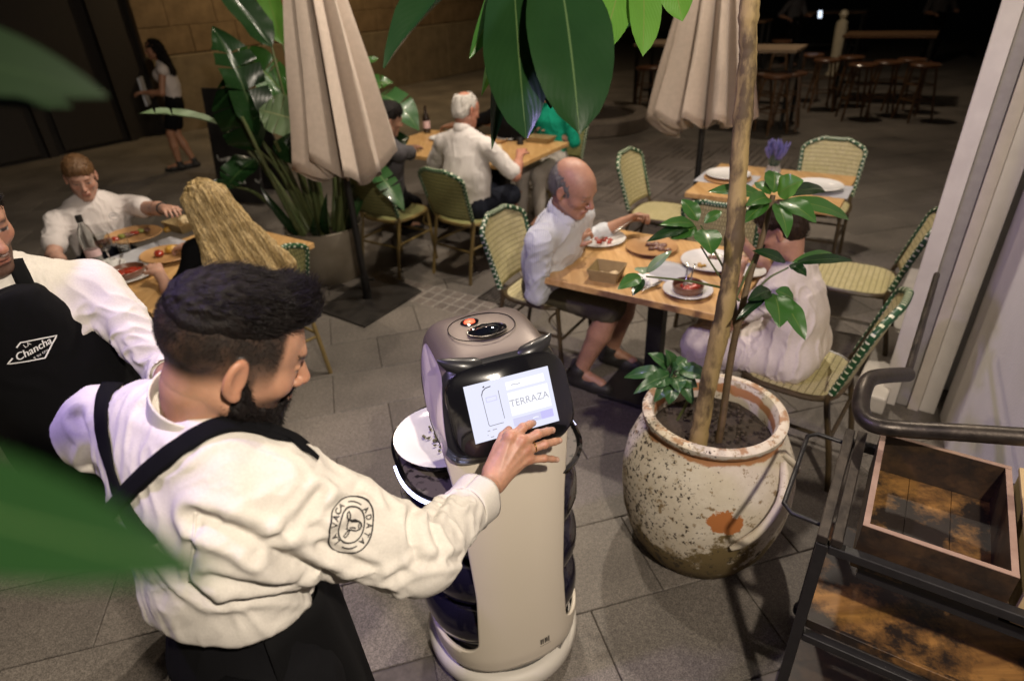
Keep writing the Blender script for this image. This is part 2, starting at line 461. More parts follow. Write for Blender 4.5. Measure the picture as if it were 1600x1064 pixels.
# drain grate beside the umbrella stand
gp = at(790, 462, 0); t = thing('drain_grate', 'dark slotted drain grate in the paving behind the robot', 'drain', gp)
f = MB()
for s_ in (-1, 1):
    f.box(gp+E1*s_*.15+Z*.002, (.3, .02, .012), RA); f.box(gp+E2*s_*.14+Z*.002, (.02, .28, .0118), RA)
f.build('frame', m_iron, t, smooth=False)
for q in range(9):
    MB().box(gp+E1*(-.12+q*.03)+Z*.001, (.26, .014, .01), RA).build('bar', m_iron, t, smooth=False)

# ---- old stone wall across the square
m_stone = M('ochre_stone', (.13, .088, .046), .85, (.22, .15, .082), 5, bump=.6, bscale=22)
m_stone2 = M('plinth_stone', (.24, .185, .115), .85, (.15, .115, .07), 4, bump=.5, bscale=18)
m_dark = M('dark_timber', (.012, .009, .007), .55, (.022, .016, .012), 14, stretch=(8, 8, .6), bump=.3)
W1, W2 = at(272, 210, 0), at(756, 108, 0); wdir = nrm(W2-W1); wn_ = A3(-wdir[1], wdir[0], 0)   # wn_: away from the square
Rw = np.stack([wdir, wn_, Z], 1)
wall = thing('old_wall', 'ochre stone wall with a paler plinth across the dark square', 'wall', W1)
L_ = 34.
MB().box(W1+wdir*L_/2+wn_*.55+Z*4, (L_, .6, 8), Rw).build('backing', m_mortar, wall, smooth=False)
mb = MB(); MB_pl = []
stonev = [slab_mesh(.98, .44, .12, m_stone, .02) for _ in range(1)]
R90 = Matrix((Vector((*wdir, 0))[:3], Vector((0, 0, 1)), Vector((*(wn_*-1), 0))[:3])).transposed() if False else None
def wall_block(name, c, sx, sz, dep, mat):
    key = (name, round(sx, 2), round(sz, 2))
    if key not in proto:
        me = bpy.data.meshes.new(name); bm = bmesh.new(); bmesh.ops.create_cube(bm, size=1)
        for v in bm.verts: v.co = Vector((v.co.x*sx, v.co.y*dep, v.co.z*sz))
        bmesh.ops.bevel(bm, geom=bm.edges[:], offset=.006, segments=1, affect='EDGES'); bm.to_mesh(me); bm.free(); me.materials.append(mat); proto[key] = me
    o = link(name, proto[key], wall); o.location = Vector(c); o.rotation_euler = (0, 0, math.atan2(wdir[1], wdir[0])); return o
nblk = 0
for r in range(9):
    x = -.35 if r % 2 else 0.
    hz = .42 if r else .5
    z = 1.22+.21+(r-0)*.43
    while x < 16.5:
        w = .9
        p = W1+wdir*(max(x, 0)+min(w, w+x if x < 0 else w)/2)+Z*z
        if inframe(p, 120) and nblk < 280:
            wall_block('stone', p+wn_*(.25+random.uniform(-.006, .006)), .893 if x >= 0 else .543, .424, .2, m_stone); nblk += 1
        x += w
x = 0.
while x < 24:
    p = W1+wdir*(x+.75)
    if inframe(p+Z*.6, 200):
        wall_block('plinth_stone', p+wn_*.11+Z*.6, 1.49, 1.2, .26, m_stone2)
    x += 1.5
# small barred window in the wall
wp = W1+wdir*13.2+Z*3.2
MB().box(wp+wn_*.13, (1.1, .06, 1.4), Rw).build('window', m_dark, wall, smooth=False)
# dark shop front to its left
shop = thing('dark_shopfront', 'unlit black timber shop front left of the ochre wall', 'shop front', W1-wdir*6)
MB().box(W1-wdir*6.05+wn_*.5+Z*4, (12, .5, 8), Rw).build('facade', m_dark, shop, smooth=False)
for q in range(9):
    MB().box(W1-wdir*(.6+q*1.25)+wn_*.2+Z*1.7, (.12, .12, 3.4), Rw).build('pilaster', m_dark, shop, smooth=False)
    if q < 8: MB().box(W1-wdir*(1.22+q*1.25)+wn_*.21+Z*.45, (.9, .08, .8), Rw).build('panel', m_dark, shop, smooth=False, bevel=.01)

# ---- white building at the right
m_white = M('white_render', (.80, .78, .76), .8, (.74, .72, .70), 3, bump=.25, bscale=90)
m_trim = M('painted_trim', (.62, .58, .53), .5, (.54, .5, .46), 8)
m_reveal = M('grey_trim', (.24, .22, .21), .6, (.29, .27, .25), 20)
m_beige = M('beige_trim', (.50, .45, .39), .6, (.44, .39, .34), 10)
m_marble = M('threshold_stone', (.52, .48, .43), .5, (.42, .39, .35), 9)
s_ = A3(.6, .8, 0); n_ = A3(.8, -.6, 0); P0 = at(1375, 620, 0); Rf = np.stack([n_, s_, Z], 1)
bld = thing('white_building', 'white rendered building along the right edge with a framed doorway', 'building', P0)
MB().box(P0+n_*2.75+s_*10.4+Z*3, (5, 20.3, 6), Rf).build('wall', m_white, bld, smooth=False, bevel=.01)
x = 0.
for nm, w, out, mt in (('door_frame', .075, .05, m_trim), ('recess', .055, .02, m_reveal), ('door_frame', .05, .045, m_beige), ('door_frame', .07, .03, m_trim)):
    MB().box(P0+n_*(x+w/2)+s_*(.25-out)+Z*3, (w, .5, 6), Rf).build(nm, mt, bld, smooth=False, bevel=.004); x += w+.0015
T1, T2 = at(1345, 640, 0), at(1432, 440, 0)
MB().box((T1+T2)/2+n_*.02+Z*.05, (.16, np.linalg.norm(T2-T1), .1), np.stack([np.cross(nrm(T2-T1), Z), nrm(T2-T1), Z], 1)).build('threshold', m_marble, bld, smooth=False, bevel=.012)
for q in range(4):      # dark shop windows further along, each in a pale frame
    c = P0+s_*(4.0+q*4.0)-n_*.01
    w = MB().box(c+Z*1.75+n_*.21, (.04, 2.6, 2.9), Rf).build('window', m_dark, bld, smooth=False)
    for e in (-1, 1): MB().box(c+s_*1.4*e+Z*1.75+n_*.2, (.2, .12, 3.1), Rf).build('window_frame', m_trim, bld, smooth=False)
# splayed white reveal beside the doorway, in front of the camera's right
RV0 = P0+n_*.27+s_*(-.02)
RV1 = dp(1640, 560, 2.0); RV1 = A3(RV1[0], RV1[1], 0); rvd = nrm(RV1-RV0); rvn = A3(-rvd[1], rvd[0], 0)
RL = np.linalg.norm(RV1-RV0)+1.2
MB().box(RV0+rvd*RL/2+rvn*.1+Z*3, (RL, .18, 6), np.stack([rvd, rvn, Z], 1)).build('reveal', m_white, bld, smooth=False)
# ================================================================== CHAIRS, TABLES, TABLEWARE
def wood_mat(name, c1, c2, rough=.45, ax=(1.5, 14, 14), rot=0., coat=0., band=None, dark=None):
    m = M(name, c1, rough, coat=coat); N, L, b = nodes(m)
    tc = N.new('ShaderNodeTexCoord'); mp = N.new('ShaderNodeMapping'); mp.inputs['Scale'].default_value = ax; mp.inputs['Rotation'].default_value = (0, 0, rot)
    L.new(tc.outputs['Object'], mp.inputs[0])
    n = N.new('ShaderNodeTexNoise'); n.inputs['Scale'].default_value = 2.2; n.inputs['Detail'].default_value = 8; n.inputs['Distortion'].default_value = .8
    L.new(mp.outputs[0], n.inputs['Vector'])
    r = N.new('ShaderNodeValToRGB'); r.color_ramp.elements[0].position = .33; r.color_ramp.elements[1].position = .66
    r.color_ramp.elements[0].color = (*c1, 1); r.color_ramp.elements[1].color = (*c2, 1)
    L.new(n.outputs[0], r.inputs[0]); out = r.outputs[0]
    if dark:
        n3 = N.new('ShaderNodeTexNoise'); n3.inputs['Scale'].default_value = dark[0]; n3.inputs['Detail'].default_value = 9; n3.inputs['Roughness'].default_value = .7
        L.new(tc.outputs['Object'], n3.inputs['Vector'])
        r3 = N.new('ShaderNodeMapRange'); r3.inputs['From Min'].default_value = dark[1]; r3.inputs['From Max'].default_value = dark[2]
        L.new(n3.outputs[0], r3.inputs[0])
        mx = N.new('ShaderNodeMix'); mx.data_type = 'RGBA'; L.new(r3.outputs[0], mx.inputs[0]); mx.inputs[6].default_value = (*dark[3], 1); L.new(out, mx.inputs[7]); out = mx.outputs[2]
    L.new(out, b.inputs['Base Color'])
    bp = N.new('ShaderNodeBump'); bp.inputs['Strength'].default_value = .25; bp.inputs['Distance'].default_value = .002
    L.new(n.outputs[0], bp.inputs['Height']); L.new(bp.outputs[0], b.inputs['Normal'])
    return m
def cane_mat(name, c1, c2, sc_=1.):
    """woven cane: small dark gaps in rows"""
    m = M(name, c1, .5); N, L, b = nodes(m)
    uv = N.new('ShaderNodeTexCoord'); mp = N.new('ShaderNodeMapping'); mp.inputs['Scale'].default_value = (sc_, sc_, sc_)
    L.new(uv.outputs['UV'], mp.inputs[0])
    br = N.new('ShaderNodeTexBrick'); br.inputs['Color1'].default_value = (*c1, 1); br.inputs['Color2'].default_value = (c1[0]*.85, c1[1]*.85, c1[2]*.75, 1); br.inputs['Mortar'].default_value = (*c2, 1)
    br.inputs['Scale'].default_value = 1.; br.inputs['Mortar Size'].default_value = .0028; br.inputs['Mortar Smooth'].default_value = .4; br.inputs['Brick Width'].default_value = .016; br.inputs['Row Height'].default_value = .03; br.inputs['Bias'].default_value = 0.
    L.new(mp.outputs[0], br.inputs['Vector']); L.new(br.outputs['Color'], b.inputs['Base Color'])
    bp = N.new('ShaderNodeBump'); bp.inputs['Strength'].default_value = .6; bp.inputs['Distance'].default_value = .003; bp.invert = True
    L.new(br.outputs['Fac'], bp.inputs['Height']); L.new(bp.outputs[0], b.inputs['Normal'])
    return m
m_cane = cane_mat('cane', (.60, .53, .30), (.22, .19, .09)); m_cane_g = cane_mat('green_cane', (.36, .35, .15), (.07, .08, .03))
m_green = M('green_binding', (.012, .055, .022), .4, (.02, .08, .03), 60); m_bead = M('cream_bead', (.66, .66, .5), .45)
m_bamboo = M('bamboo', (.24, .17, .06), .4, (.12, .085, .03), 9, stretch=(1, 1, .25), bump=.2)
m_bamboo_d = M('dark_bamboo', (.075, .05, .022), .4, (.035, .025, .012), 9, bump=.2)
m_table = wood_mat('table_wood', (.42, .235, .085), (.56, .35, .15), .42, (14, 1.3, 14), math.atan2(E1[1], E1[0])*-1+pi/2, coat=.15)
m_black = M('black_metal', (.014, .013, .013), .45, (.02, .019, .018), 30, metal=.2, bump=.1)
m_china = M('white_china', (.72, .71, .69), .12, coat=.4)
m_clay = M('brown_clay', (.11, .045, .025), .35, (.16, .07, .04), 14, coat=.3)
m_terra = M('wood_platter', (.45, .26, .11), .4, (.32, .17, .07), 8)
m_kraft = M('kraft_card', (.30, .22, .10), .8, (.24, .17, .075), 18, bump=.2)
m_cut = M('cutlery', (.6, .58, .55), .2, metal=1.)
m_glass = M('clear_glass', (.92, .94, .93), .03, trans=1., spec=.5); 
m_red = M('tomato', (.34, .035, .015), .25, (.20, .02, .01), 40, coat=.5); m_meat = M('meat', (.10, .045, .03), .4, (.22, .12, .08), 50, coat=.3)
m_yel = M('potato', (.50, .30, .05), .4, (.38, .19, .03), 40); m_bread = M('bread', (.52, .38, .2), .8, (.62, .5, .3), 20, bump=.3)
m_olive = M('greens', (.10, .13, .02), .5, (.20, .20, .03), 50); m_cream = M('cream_sauce', (.7, .62, .42), .4, (.62, .5, .3), 30)
m_wine = M('red_wine', (.02, .001, .002), .05, coat=.5); m_label = M('bottle_label', (.6, .42, .42), .6)
m_paper = M('paper_mat', (.42, .42, .44), .7, (.34, .34, .37), 12); m_napkin = M('napkin', (.7, .68, .66), .9, bump=.3)

def uvify(o, fu):
    me = o.data; uv = me.uv_layers.new(name='UVMap')
    for l in me.loops: uv.data[l.index].uv = fu(me.vertices[l.vertex_index].co)
def build_chair(kind):
    """bistro chair at the origin facing +y: seat at 0.46, back to 0.9"""
    cane, tubem = (m_cane, m_bamboo_d) if kind == 'pale' else (m_cane_g, m_bamboo)
    t = thing('bistro_chair', 'x', 'chair', world=False)
    s = MB(); n = 28; out = []
    for x, y in supell(.215, .21, n, 3.2): out.append((x, y+.0))
    s.add([(x, y, .462) for x, y in out]+[(x*.97, y*.97, .45) for x, y in out]+[(x*.7, y*.7, .456) for x, y in out],
          [(i, (i+1) % n, 2*n+(i+1) % n, 2*n+i) for i in range(n)]+[tuple(2*n+i for i in range(n))]+[(n+i, n+(i+1) % n, (i+1) % n, i) for i in range(n)]+[tuple(n+n-1-i for i in range(n))])
    o = s.build('seat', cane, t, angle=50); uvify(o, lambda c: (c.x, c.y))
    MB().tube([(x*1.03, y*1.03, .452) for x, y in out], .014, 8, closed=True).build('seat_rim', tubem, t)
    # back: arched, curved round the sitter, leaning back
    def bk(u, v):      # u -1..1 across, v 0..1 up
        w = .205*(1+.10*v); hgt = .50+.385*v
        x = w*u; y = -.205-.11*v-.035*(1-u*u)+.01
        return A3(x, y, hgt)
    def edge(tt):      # rounded top outline -> (u, v)
        q = -pi/2+tt*pi
        return None
    P = []; NU, NV = 15, 15
    for i in range(NV):
        v = i/(NV-1); row = []
        lim = 1. if v < .72 else math.sqrt(max(0, 1-((v-.72)/.28)**2))*.42+.58 if v < .999 else .5
        for j in range(NU): row.append(bk((-1+2*j/(NU-1))*lim, v))
        P.append(row)
    o = MB().grid(P, flip=True).build('backrest', cane, t, angle=None, solid=.010); uvify(o, lambda c: (c.x, c.z))
    rim = [P[i][0] for i in range(0, NV)]+[P[-1][j] for j in range(1, NU-1)]+[P[i][-1] for i in range(NV-1, -1, -1)]
    rim = spline([rim[i] for i in range(0, len(rim), 3)]+([rim[-1]] if (len(rim)-1) % 3 else []), 150)
    bnd = MB().tube(rim, .0165, 10, mfun=lambda i, j: 1 if (i % 4 == 0 and j in (1, 2, 6, 7)) or (i % 4 == 2 and j in (4, 9, 0)) else 0)
    bnd.build('edge_binding', [m_green, m_bead], t)
    for e in (-1, 1):
        MB().tube(spline([bk(e*.97, .35)+A3(0, .0, 0), bk(e*.97, 0), A3(e*.2, -.185, .44), A3(e*.2, -.24, .2), A3(e*.205, -.275, 0)], 12), .0135, 8).build('leg', tubem, t)
        MB().tube([A3(e*.185, .175, .45), A3(e*.2, .215, 0)], .0135, 8).build('leg', tubem, t)
        MB().tube([A3(e*.192, .19, .27), A3(e*.198, -.215, .27)], .009, 7).build('stretcher', tubem, t)
        MB().tube(spline([A3(e*.17, .185, .44), A3(e*.185, .12, .36), A3(e*.193, .19, .3)], 8), .007, 6).build('brace', tubem, t)
    MB().tube([A3(-.198, .195, .25), A3(.198, .195, .25)], .009, 7).build('stretcher', tubem, t)
    MB().tube([A3(-.2, -.225, .25), A3(.2, -.225, .25)], .009, 7).build('stretcher', tubem, t)
    return t
chair_proto = {'pale': build_chair('pale'), 'green': build_chair('green')}; chair_used = set()
def place_chair(kind, xy, face, label, group):
    r = chair_proto[kind]
    if kind in chair_used: r = copy_tree(r)
    chair_used.add(kind)
    r.location = (xy[0], xy[1], 0); r.rotation_euler = (0, 0, math.atan2(face[1], face[0])-pi/2); r['label'] = label; r['group'] = group
    return r
GT1 = 'chairs around the front table'; GT2 = 'chairs around the set empty table'; GT3 = 'chairs around the table of four'

def table(origin, l1, l2, label, h=.755, ped=True, planks=5, group='square wooden cafe tables'):
    c = origin+E1*l1/2+E2*l2/2; t = thing('cafe_table', label, 'table', A3(c[0], c[1], 0), group=group)
    w = l2/planks; Rt = np.stack([E1, E2, Z], 1)
    for q in range(planks):
        MB().box(origin*A3(1, 1, 0)+E1*l1/2+E2*(w*(q+.5))+Z*(h-.017), (l1, w-.0012, .034), Rt).build('plank', m_table, t, smooth=False, bevel=.003)
    if ped:
        MB().box(A3(c[0], c[1], h/2-.02), (.085, .085, h-.05), Rt).build('column', m_black, t, smooth=False, bevel=.006)
        MB().box(A3(c[0], c[1], .014), (.46, .46, .028), Rt).build('foot', m_black, t, smooth=False, bevel=.006)
        MB().box(A3(c[0], c[1], h-.042), (.4, .4, .016), Rt).build('top_plate', m_black, t, smooth=False)
    return t, origin*A3(1, 1, 0)+Z*h
def plate(c, r, label, mat=None, group=None, tilt=None, cat='plate', name='plate', sx=1.):
    mat = mat or m_china
    prof = [(0, .004), (r*.55, .004), (r*.6, .006), (r*.64, 0.), (r*.66, 0.), (r*.98, .019), (r, .021), (r*.985, .024), (r*.68, .0115), (r*.62, .009), (0, .0085)]
    R = np.stack([E1, E2, Z], 1)
    o = MB().lathe(prof, 40, c, R=R, sx=sx).build(name, mat, None, angle=60); tag(o, label, cat, group); return o
def blob(name, mat, c, r, h, seed, label, cat='food', n=1, spread=0., parent=None):
    """a heap of food: uneven lumps run together"""
    S = Sdf(); rr = np.random.default_rng(seed)
    for q in range(n):
        off = A3(*(rr.uniform(-1, 1, 2)*spread), 0)
        k = rr.uniform(.6, 1.1)
        S.ell(np.asarray(c)+off+Z*h*.3, (r*k, r*k*rr.uniform(.7, 1), h*k), k=.006)
    V, Q, _ = S.mesh(max(.0022, r/9)); V = V+vnormals(V, Q)*(fbm(V*90, 2)*r*.09)[:, None]
    V[:, 2] = np.maximum(V[:, 2], c[2])
    o = link(name, raw_mesh(name, V, Q, mat), parent)
    if label: tag(o, label, cat)
    return o
def tool(kind, a, b, label, up=Z, group=None):
    """fork / knife / spoon lying from handle end a to tip b"""
    a = np.asarray(a, float); b = np.asarray(b, float); d = nrm(b-a); s = nrm(np.cross(d, up)); u = np.cross(s, d); L = np.linalg.norm(b-a); m = MB()
    def strip(ws):
        P = [[a+d*L*t+s*w*e+u*(hh+.0006*(1-e*e)) for e in (-1, 0, 1)] for t, w, hh in ws]; m.grid(P)
    if kind == 'knife': strip([(0, .006, .004), (.1, .0075, .004), (.45, .005, .003), (.5, .008, .002), (.85, .009, .002), (1, .001, .002)])
    elif kind == 'spoon': strip([(0, .006, .002), (.3, .004, .004), (.7, .003, .004), (.76, .013, .002), (.87, .02, .000), (.96, .013, .003), (1, .002, .004)])
    else:
        strip([(0, .006, .002), (.3, .004, .004), (.72, .003, .005), (.78, .011, .003), (.84, .012, .001)])
        for e in (-.009, -.003, .003, .009): m.tube([a+d*L*.83+s*e+u*.002, a+d*L*.93+s*e+u*.001, a+d*L+s*e+u*.006], [.0018, .0016, .0008], 5)
    o = m.build({'knife': 'knife', 'spoon': 'spoon', 'fork': 'fork'}[kind], m_cut, None, solid=.0018); return tag(o, label, 'cutlery', group)
def card_box(c, w, d, h, ax, label, fl=1.25, mat=None):
    ay = A3(-ax[1], ax[0], 0); t = thing('card_box', label, 'box', c); th = .003
    def pt(x, y, z): k = 1+(fl-1)*z/h; return np.asarray(c)+ax*x*k+ay*y*k+Z*z
    MB().grid([[pt(-w/2, -d/2, .002), pt(w/2, -d/2, .002)], [pt(-w/2, d/2, .002), pt(w/2, d/2, .002)]]).build('bottom', mat or m_kraft, t, smooth=False, solid=th)
    for (p, q) in (((-1, -1), (1, -1)), ((1, -1), (1, 1)), ((1, 1), (-1, 1)), ((-1, 1), (-1, -1))):
        MB().grid([[pt(p[0]*w/2, p[1]*d/2, 0), pt(q[0]*w/2, q[1]*d/2, 0)], [pt(p[0]*w/2, p[1]*d/2, h), pt(q[0]*w/2, q[1]*d/2, h)]]).build('side', mat or m_kraft, t, smooth=False, solid=th)
    return t
def cazuela(c, r, h, label, fill, n=9, seed=1):
    t = thing('clay_dish', label, 'dish', c)
    MB().lathe([(0, .002), (r*.86, .002), (r*.9, .0), (r*.98, h*.5), (r, h), (r*.965, h+.004), (r*.93, h), (r*.9, h*.55), (r*.85, h*.35), (0, h*.33)], 36, c).build('bowl', m_clay, t, angle=60)
    blob('stew', fill, np.asarray(c)+Z*h*.34, r*.34, h*.35, seed, None, n=n, spread=r*.5, parent=t); return t
def tumbler(c, r, h, label, fill=None, group=None):
    t = thing('glass', label, 'glass', c, group=group)
    MB().lathe([(0, .001), (r*.85, .001), (r*.88, .004), (r, h), (r*.95, h), (r*.83, .008), (0, .007)], 24, c).build('bowl', m_glass, t, angle=50)
    if fill is not None: MB().lathe([(0, .0085), (r*.81, .0085), (r*.86, h*.5), (0, h*.5)], 24, c).build('drink', fill, t, angle=50)
    return t

# ---- table 1, in front: the man at its left end, the woman at its right end
T1o = at(850, 434, .755)*A3(1, 1, 0); t1, T1 = table(T1o, .93, .80, 'wooden table crowded with dishes between the balding man and the woman in white')
def on1(a, b, z=0.): return T1+E1*a+E2*b+Z*z
def pix1(x, y, z=0.): return at(x, y, T1[2]+z)
pl = plate(pix1(936, 376)*A3(1, 1, 0)+Z*(T1[2]+.0), .15, 'white plate of tomato salad in front of the balding man')
PL1 = np.array([*(pix1(936, 378)[:2]), T1[2]])
blob('tomato_salad', m_red, PL1+E1*.035+Z*.009, .017, .012, 3, 'red tomato salad on the plate of the balding man', n=10, spread=.042)
bx = pix1(948, 434); card_box(bx, .125, .12, .062, nrm(E1+.1*E2), 'square kraft card box holding white bread rolls on the front table')
for q, (dx, dy) in enumerate(((-.028, -.005), (.03, .014))):
    blob('bread_roll', m_bread, bx+E1*dx+E2*dy+Z*.005, .03, .024, 20+q, ('white bread roll at the left of the kraft box on the front table', 'browner bread roll at the right of the kraft box on the front table')[q], n=2, spread=.006)
plate(pix1(1018, 390, .0), .14, 'round wooden platter of grilled meat in the middle of the front table', m_terra, cat='platter', name='platter')
blob('grilled_meat', m_meat, pix1(1030, 388, .012), .022, .014, 5, 'pieces of grilled meat on the wooden platter', n=9, spread=.05)
plate(pix1(1110, 412), .15, 'white plate with a last yellow bite in front of the woman in white')
blob('potato_bite', m_yel, pix1(1096, 416, .01), .014, .012, 8, 'yellow potato bite left on the white plate by the tree trunk', n=4, spread=.016)
blob('leftover', m_meat, pix1(1115, 404, .01), .012, .012, 9, 'brown leftovers beside the yellow potato bite', n=4, spread=.014)
cz = pix1(1074, 457); plate(cz, .115, 'white saucer plate under the clay dish at the near edge of the front table')
cazuela(cz+Z*.01, .072, .034, 'brown clay dish of red stew with two forks standing in it', m_red, seed=4)
tool('fork', cz+E1*-.03+E2*.06+Z*.12, cz+E1*-.012+Z*.03, 'fork with its handle raised out of the clay dish, left of the pair')
tool('fork', cz+E1*.0+E2*.075+Z*.115, cz+E1*.004+Z*.03, 'fork leaning out of the clay dish, right of the pair')
sa = pix1(1004, 444); plate(sa, .075, 'small white saucer with a crumpled napkin beside the kraft box')
S = Sdf(); rr = np.random.default_rng(5)
for q in range(9): S.ell(sa+A3(*(rr.uniform(-.03, .03, 2)), .014+rr.uniform(0, .014)), (.022, .012, .005), R=frame(A3(*rr.uniform(-1, 1, 3))), k=.004)
V, Q, _ = S.mesh(.0025); tag(link('napkin', raw_mesh('napkin', V, Q, m_napkin)), 'crumpled white napkin on the small saucer', 'napkin')
pm = pix1(1048, 425, .0016); tag(MB().grid([[pm+E1*a+E2*b+Z*.002*sin(a*40+b*30) for a in np.linspace(-.09, .09, 8)] for b in np.linspace(-.12, .12, 8)]).build('paper_mat', m_paper, None, solid=.0008), 'grey paper mat showing between the dishes of the front table', 'place mat')
tool('knife', pix1(1002, 455, .012), pix1(1035, 440, .024), 'knife resting on the small saucer with the napkin')
tumbler(pix1(1055, 372), .036, .085, 'clear tumbler of water behind the grilled meat platter', None)
sd = pix1(1168, 428); plate(sd, .085, 'small white side plate right of the tree trunk in front of the woman')
tool('spoon', pix1(1140, 404, .02), pix1(1112, 396, .022), 'spoon resting on the plate with the yellow bite')
blob('bread_crust', m_bread, pix1(1160, 400, .005), .03, .02, 31, 'torn bread crust beside the woman\'s hand', n=3, spread=.02)
place_chair('pale', T1o+E1*-.24+E2*.44, E1, 'pale cane chair with green edging under the balding man', GT1)
CW = T1o+E1*1.20+E2*.24
place_chair('pale', CW, -E1*1.0+E2*.10, 'cane chair under the woman in white, seen from its side', GT1)

# ---- table 2, behind it, laid and empty
T2o = at(1070, 301, .755)*A3(1, 1, 0); t2, T2 = table(T2o, .95, .84, 'empty wooden table laid with two white plates and a lavender vase', planks=5)
def pix2(x, y, z=0.): return at(x, y, T2[2]+z)
for (x, y, lab) in ((1137, 277, 'left'), (1278, 293, 'right')):
    p = pix2(x, y, .012)
    tag(MB().grid([[p+E1*a+E2*b-Z*.011 for a in (-.2, .2)] for b in (-.15, .15)]).build('paper_mat', m_paper, None, solid=.001, smooth=False), f'grey paper mat under the {"plate left of the lavender vase" if lab == "left" else "plate right of the lavender vase"}', 'place mat')
    if lab == 'left':
        tag(MB().lathe([(0, 0), (.16, 0), (.165, .004), (.165, .012), (.16, .015), (0, .015)], 36, p-Z*.010).build('charger', m_terra, None), 'round wooden charger under the plate left of the lavender vase', 'charger')
        p = p+Z*.008
    plate(p, .155, f'large clean white plate {"on a wooden charger, left of" if lab == "left" else "with nothing under it, right of"} the lavender vase')
vp = pix2(1204, 290); vz = thing('flower_vase', 'frosted glass jar of blue lavender on the empty laid table', 'vase', vp)
m_frost = M('frosted_glass', (.42, .40, .38), .35, (.33, .31, .29), 20)
MB().lathe([(0, 0), (.042, 0), (.046, .01), (.05, .11), (.04, .125), (.043, .14), (.039, .14), (.036, .125), (.044, .11), (.0, .1)], 28, vp).build('jar', m_frost, vz, angle=50)
m_lav = M('lavender', (.09, .10, .26), .8, (.16, .13, .36), 60); m_lst = M('lavender_stem', (.08, .12, .08), .8)
fl = MB(); stt = MB(); rr = np.random.default_rng(3)
for q in range(46):
    a = rr.uniform(0, 2*pi); r = rr.uniform(.01, .075); hh = rr.uniform(.2, .27)
    b0 = vp+Z*.12+A3(cos(a)*.02, sin(a)*.02, 0); b1 = vp+A3(cos(a)*r, sin(a)*r, hh)
    stt.tube([b0, b1], .0015, 4)
    d = nrm(b1-b0)
    fl.tube([b1-d*.02, b1, b1+d*.03, b1+d*.05], [.003, .009, .008, .001], 6)
fl.build('blossom', m_lav, vz); stt.build('stem', m_lst, vz)
place_chair('pale', at(1035, 330, .46)[:2], E1, 'cane chair with tall arched back at the left end of the empty table', GT2)
place_chair('pale', (T2o+E1*.38+E2*-.22), E2, 'cane chair tucked under the near side of the empty laid table', GT2)
place_chair('pale', (T2o+E1*.72+E2*1.03), -E2, 'cane chair on the far side of the empty table, behind the right plate', GT2)
place_chair('pale', at(1335, 432, .46)[:2], -E1+.0*E2, 'cane chair standing free at the right end of the empty table', GT2)

# ---- table 3: four guests behind
T3o = (at(802, 262, .755)*A3(1, 1, 0))-E1*1.62; t3, T3 = table(T3o, .80, .95, 'wooden table of the four guests, the half in front of the man in grey', planks=5)
T3b = T3o+E1*.802; t3b, _ = table(T3b, .82, .95, 'wooden table of the four guests, the half in front of the white-haired man', planks=5)
def pix3(x, y, z=0.): return at(x, y, T3[2]+z)
plate(pix3(800, 216), .15, 'white plate of leftovers beyond the white-haired man')
tag(MB().lathe([(0, 0), (.15, 0), (.17, .025), (.165, .028), (.145, .008), (0, .008)], 30, pix3(765, 222)).build('basket', m_terra), 'shallow wooden bowl left of the white plate on the table of four', 'bowl')
blob('shellfish', m_cream, pix3(770, 232, .006), .035, .03, 41, 'pale heap of shellfish beside the white-haired man', n=6, spread=.06)
tag(MB().lathe([(0, 0), (.03, 0), (.033, .05), (.028, .06), (0, .06)], 20, pix3(813, 226)).build('pepper_pot', m_black), 'small black pot on the table of four', 'pot')
card_box(pix3(845, 222), .2, .12, .05, E1, 'long kraft card box at the right end of the table of four')
bt = pix3(668, 208); tb = thing('bottle', 'dark bottle standing at the left of the table of four', 'bottle', bt)
m_bot = M('dark_glass', (.02, .012, .008), .1, coat=.4)
MB().lathe([(0, 0), (.034, 0), (.036, .01), (.036, .15), (.014, .2), (.013, .26), (0, .262)], 20, bt).build('body', m_bot, tb); MB().lathe([(.0365, .05), (.0365, .12)], 20, bt).build('label', m_label, tb)
plate(pix3(690, 218), .12, 'white plate in front of the man in grey')
place_chair('green', at(735, 335, .46)[:2], E2+.12*E1, 'olive cane chair under the white-haired man', GT3)
place_chair('green', at(618, 330, .46)[:2], E2, 'olive cane chair under the man in grey, half behind the plant', GT3)
place_chair('green', (T3b+E1*.52+E2*1.2), -E2, 'olive cane chair under the guest in green', GT3)

# ---- table 4, at the left: the man in the polo shirt and the blonde woman
T4o = A3(-2.40, 3.14, 0); t4, T4 = table(T4o, .82, 1.02, 'wooden table full of dishes between the man in the polo shirt and the blonde woman', planks=5)
def pix4(x, y, z=0.): return at(x, y, T4[2]+z)
pp = pix4(212, 373); tag(MB().lathe([(0, .004), (.10, .004), (.155, .028), (.16, .03), (.155, .034), (.1, .012), (0, .011)], 36, pp, sx=1.1, R=np.stack([E1, E2, Z], 1)).build('platter', m_terra), 'oval wooden platter of grilled vegetables before the man in the polo shirt', 'platter')
for q in range(7):
    x, y = 170+q*10, 378-q*3
    blob('vegetable', (m_meat, m_red, m_olive)[q % 3], pix4(x, y, .02), .02, .016, 50+q, ('charred pepper piece', 'red pepper piece', 'green courgette piece')[q % 3]+f' {("at the near end", "second along", "third along", "in the middle", "after the middle", "next to last", "at the far end")[q]} of the oval platter', n=3, spread=.012)
pp = pix4(262, 404); tag(MB().lathe([(0, .004), (.09, .004), (.13, .028), (.135, .03), (.13, .034), (.09, .012), (0, .011)], 36, pp, sx=1.2, R=np.stack([E1, E2, Z], 1)).build('platter', m_terra), 'wooden bowl of potatoes and tomato before the blonde woman', 'platter')
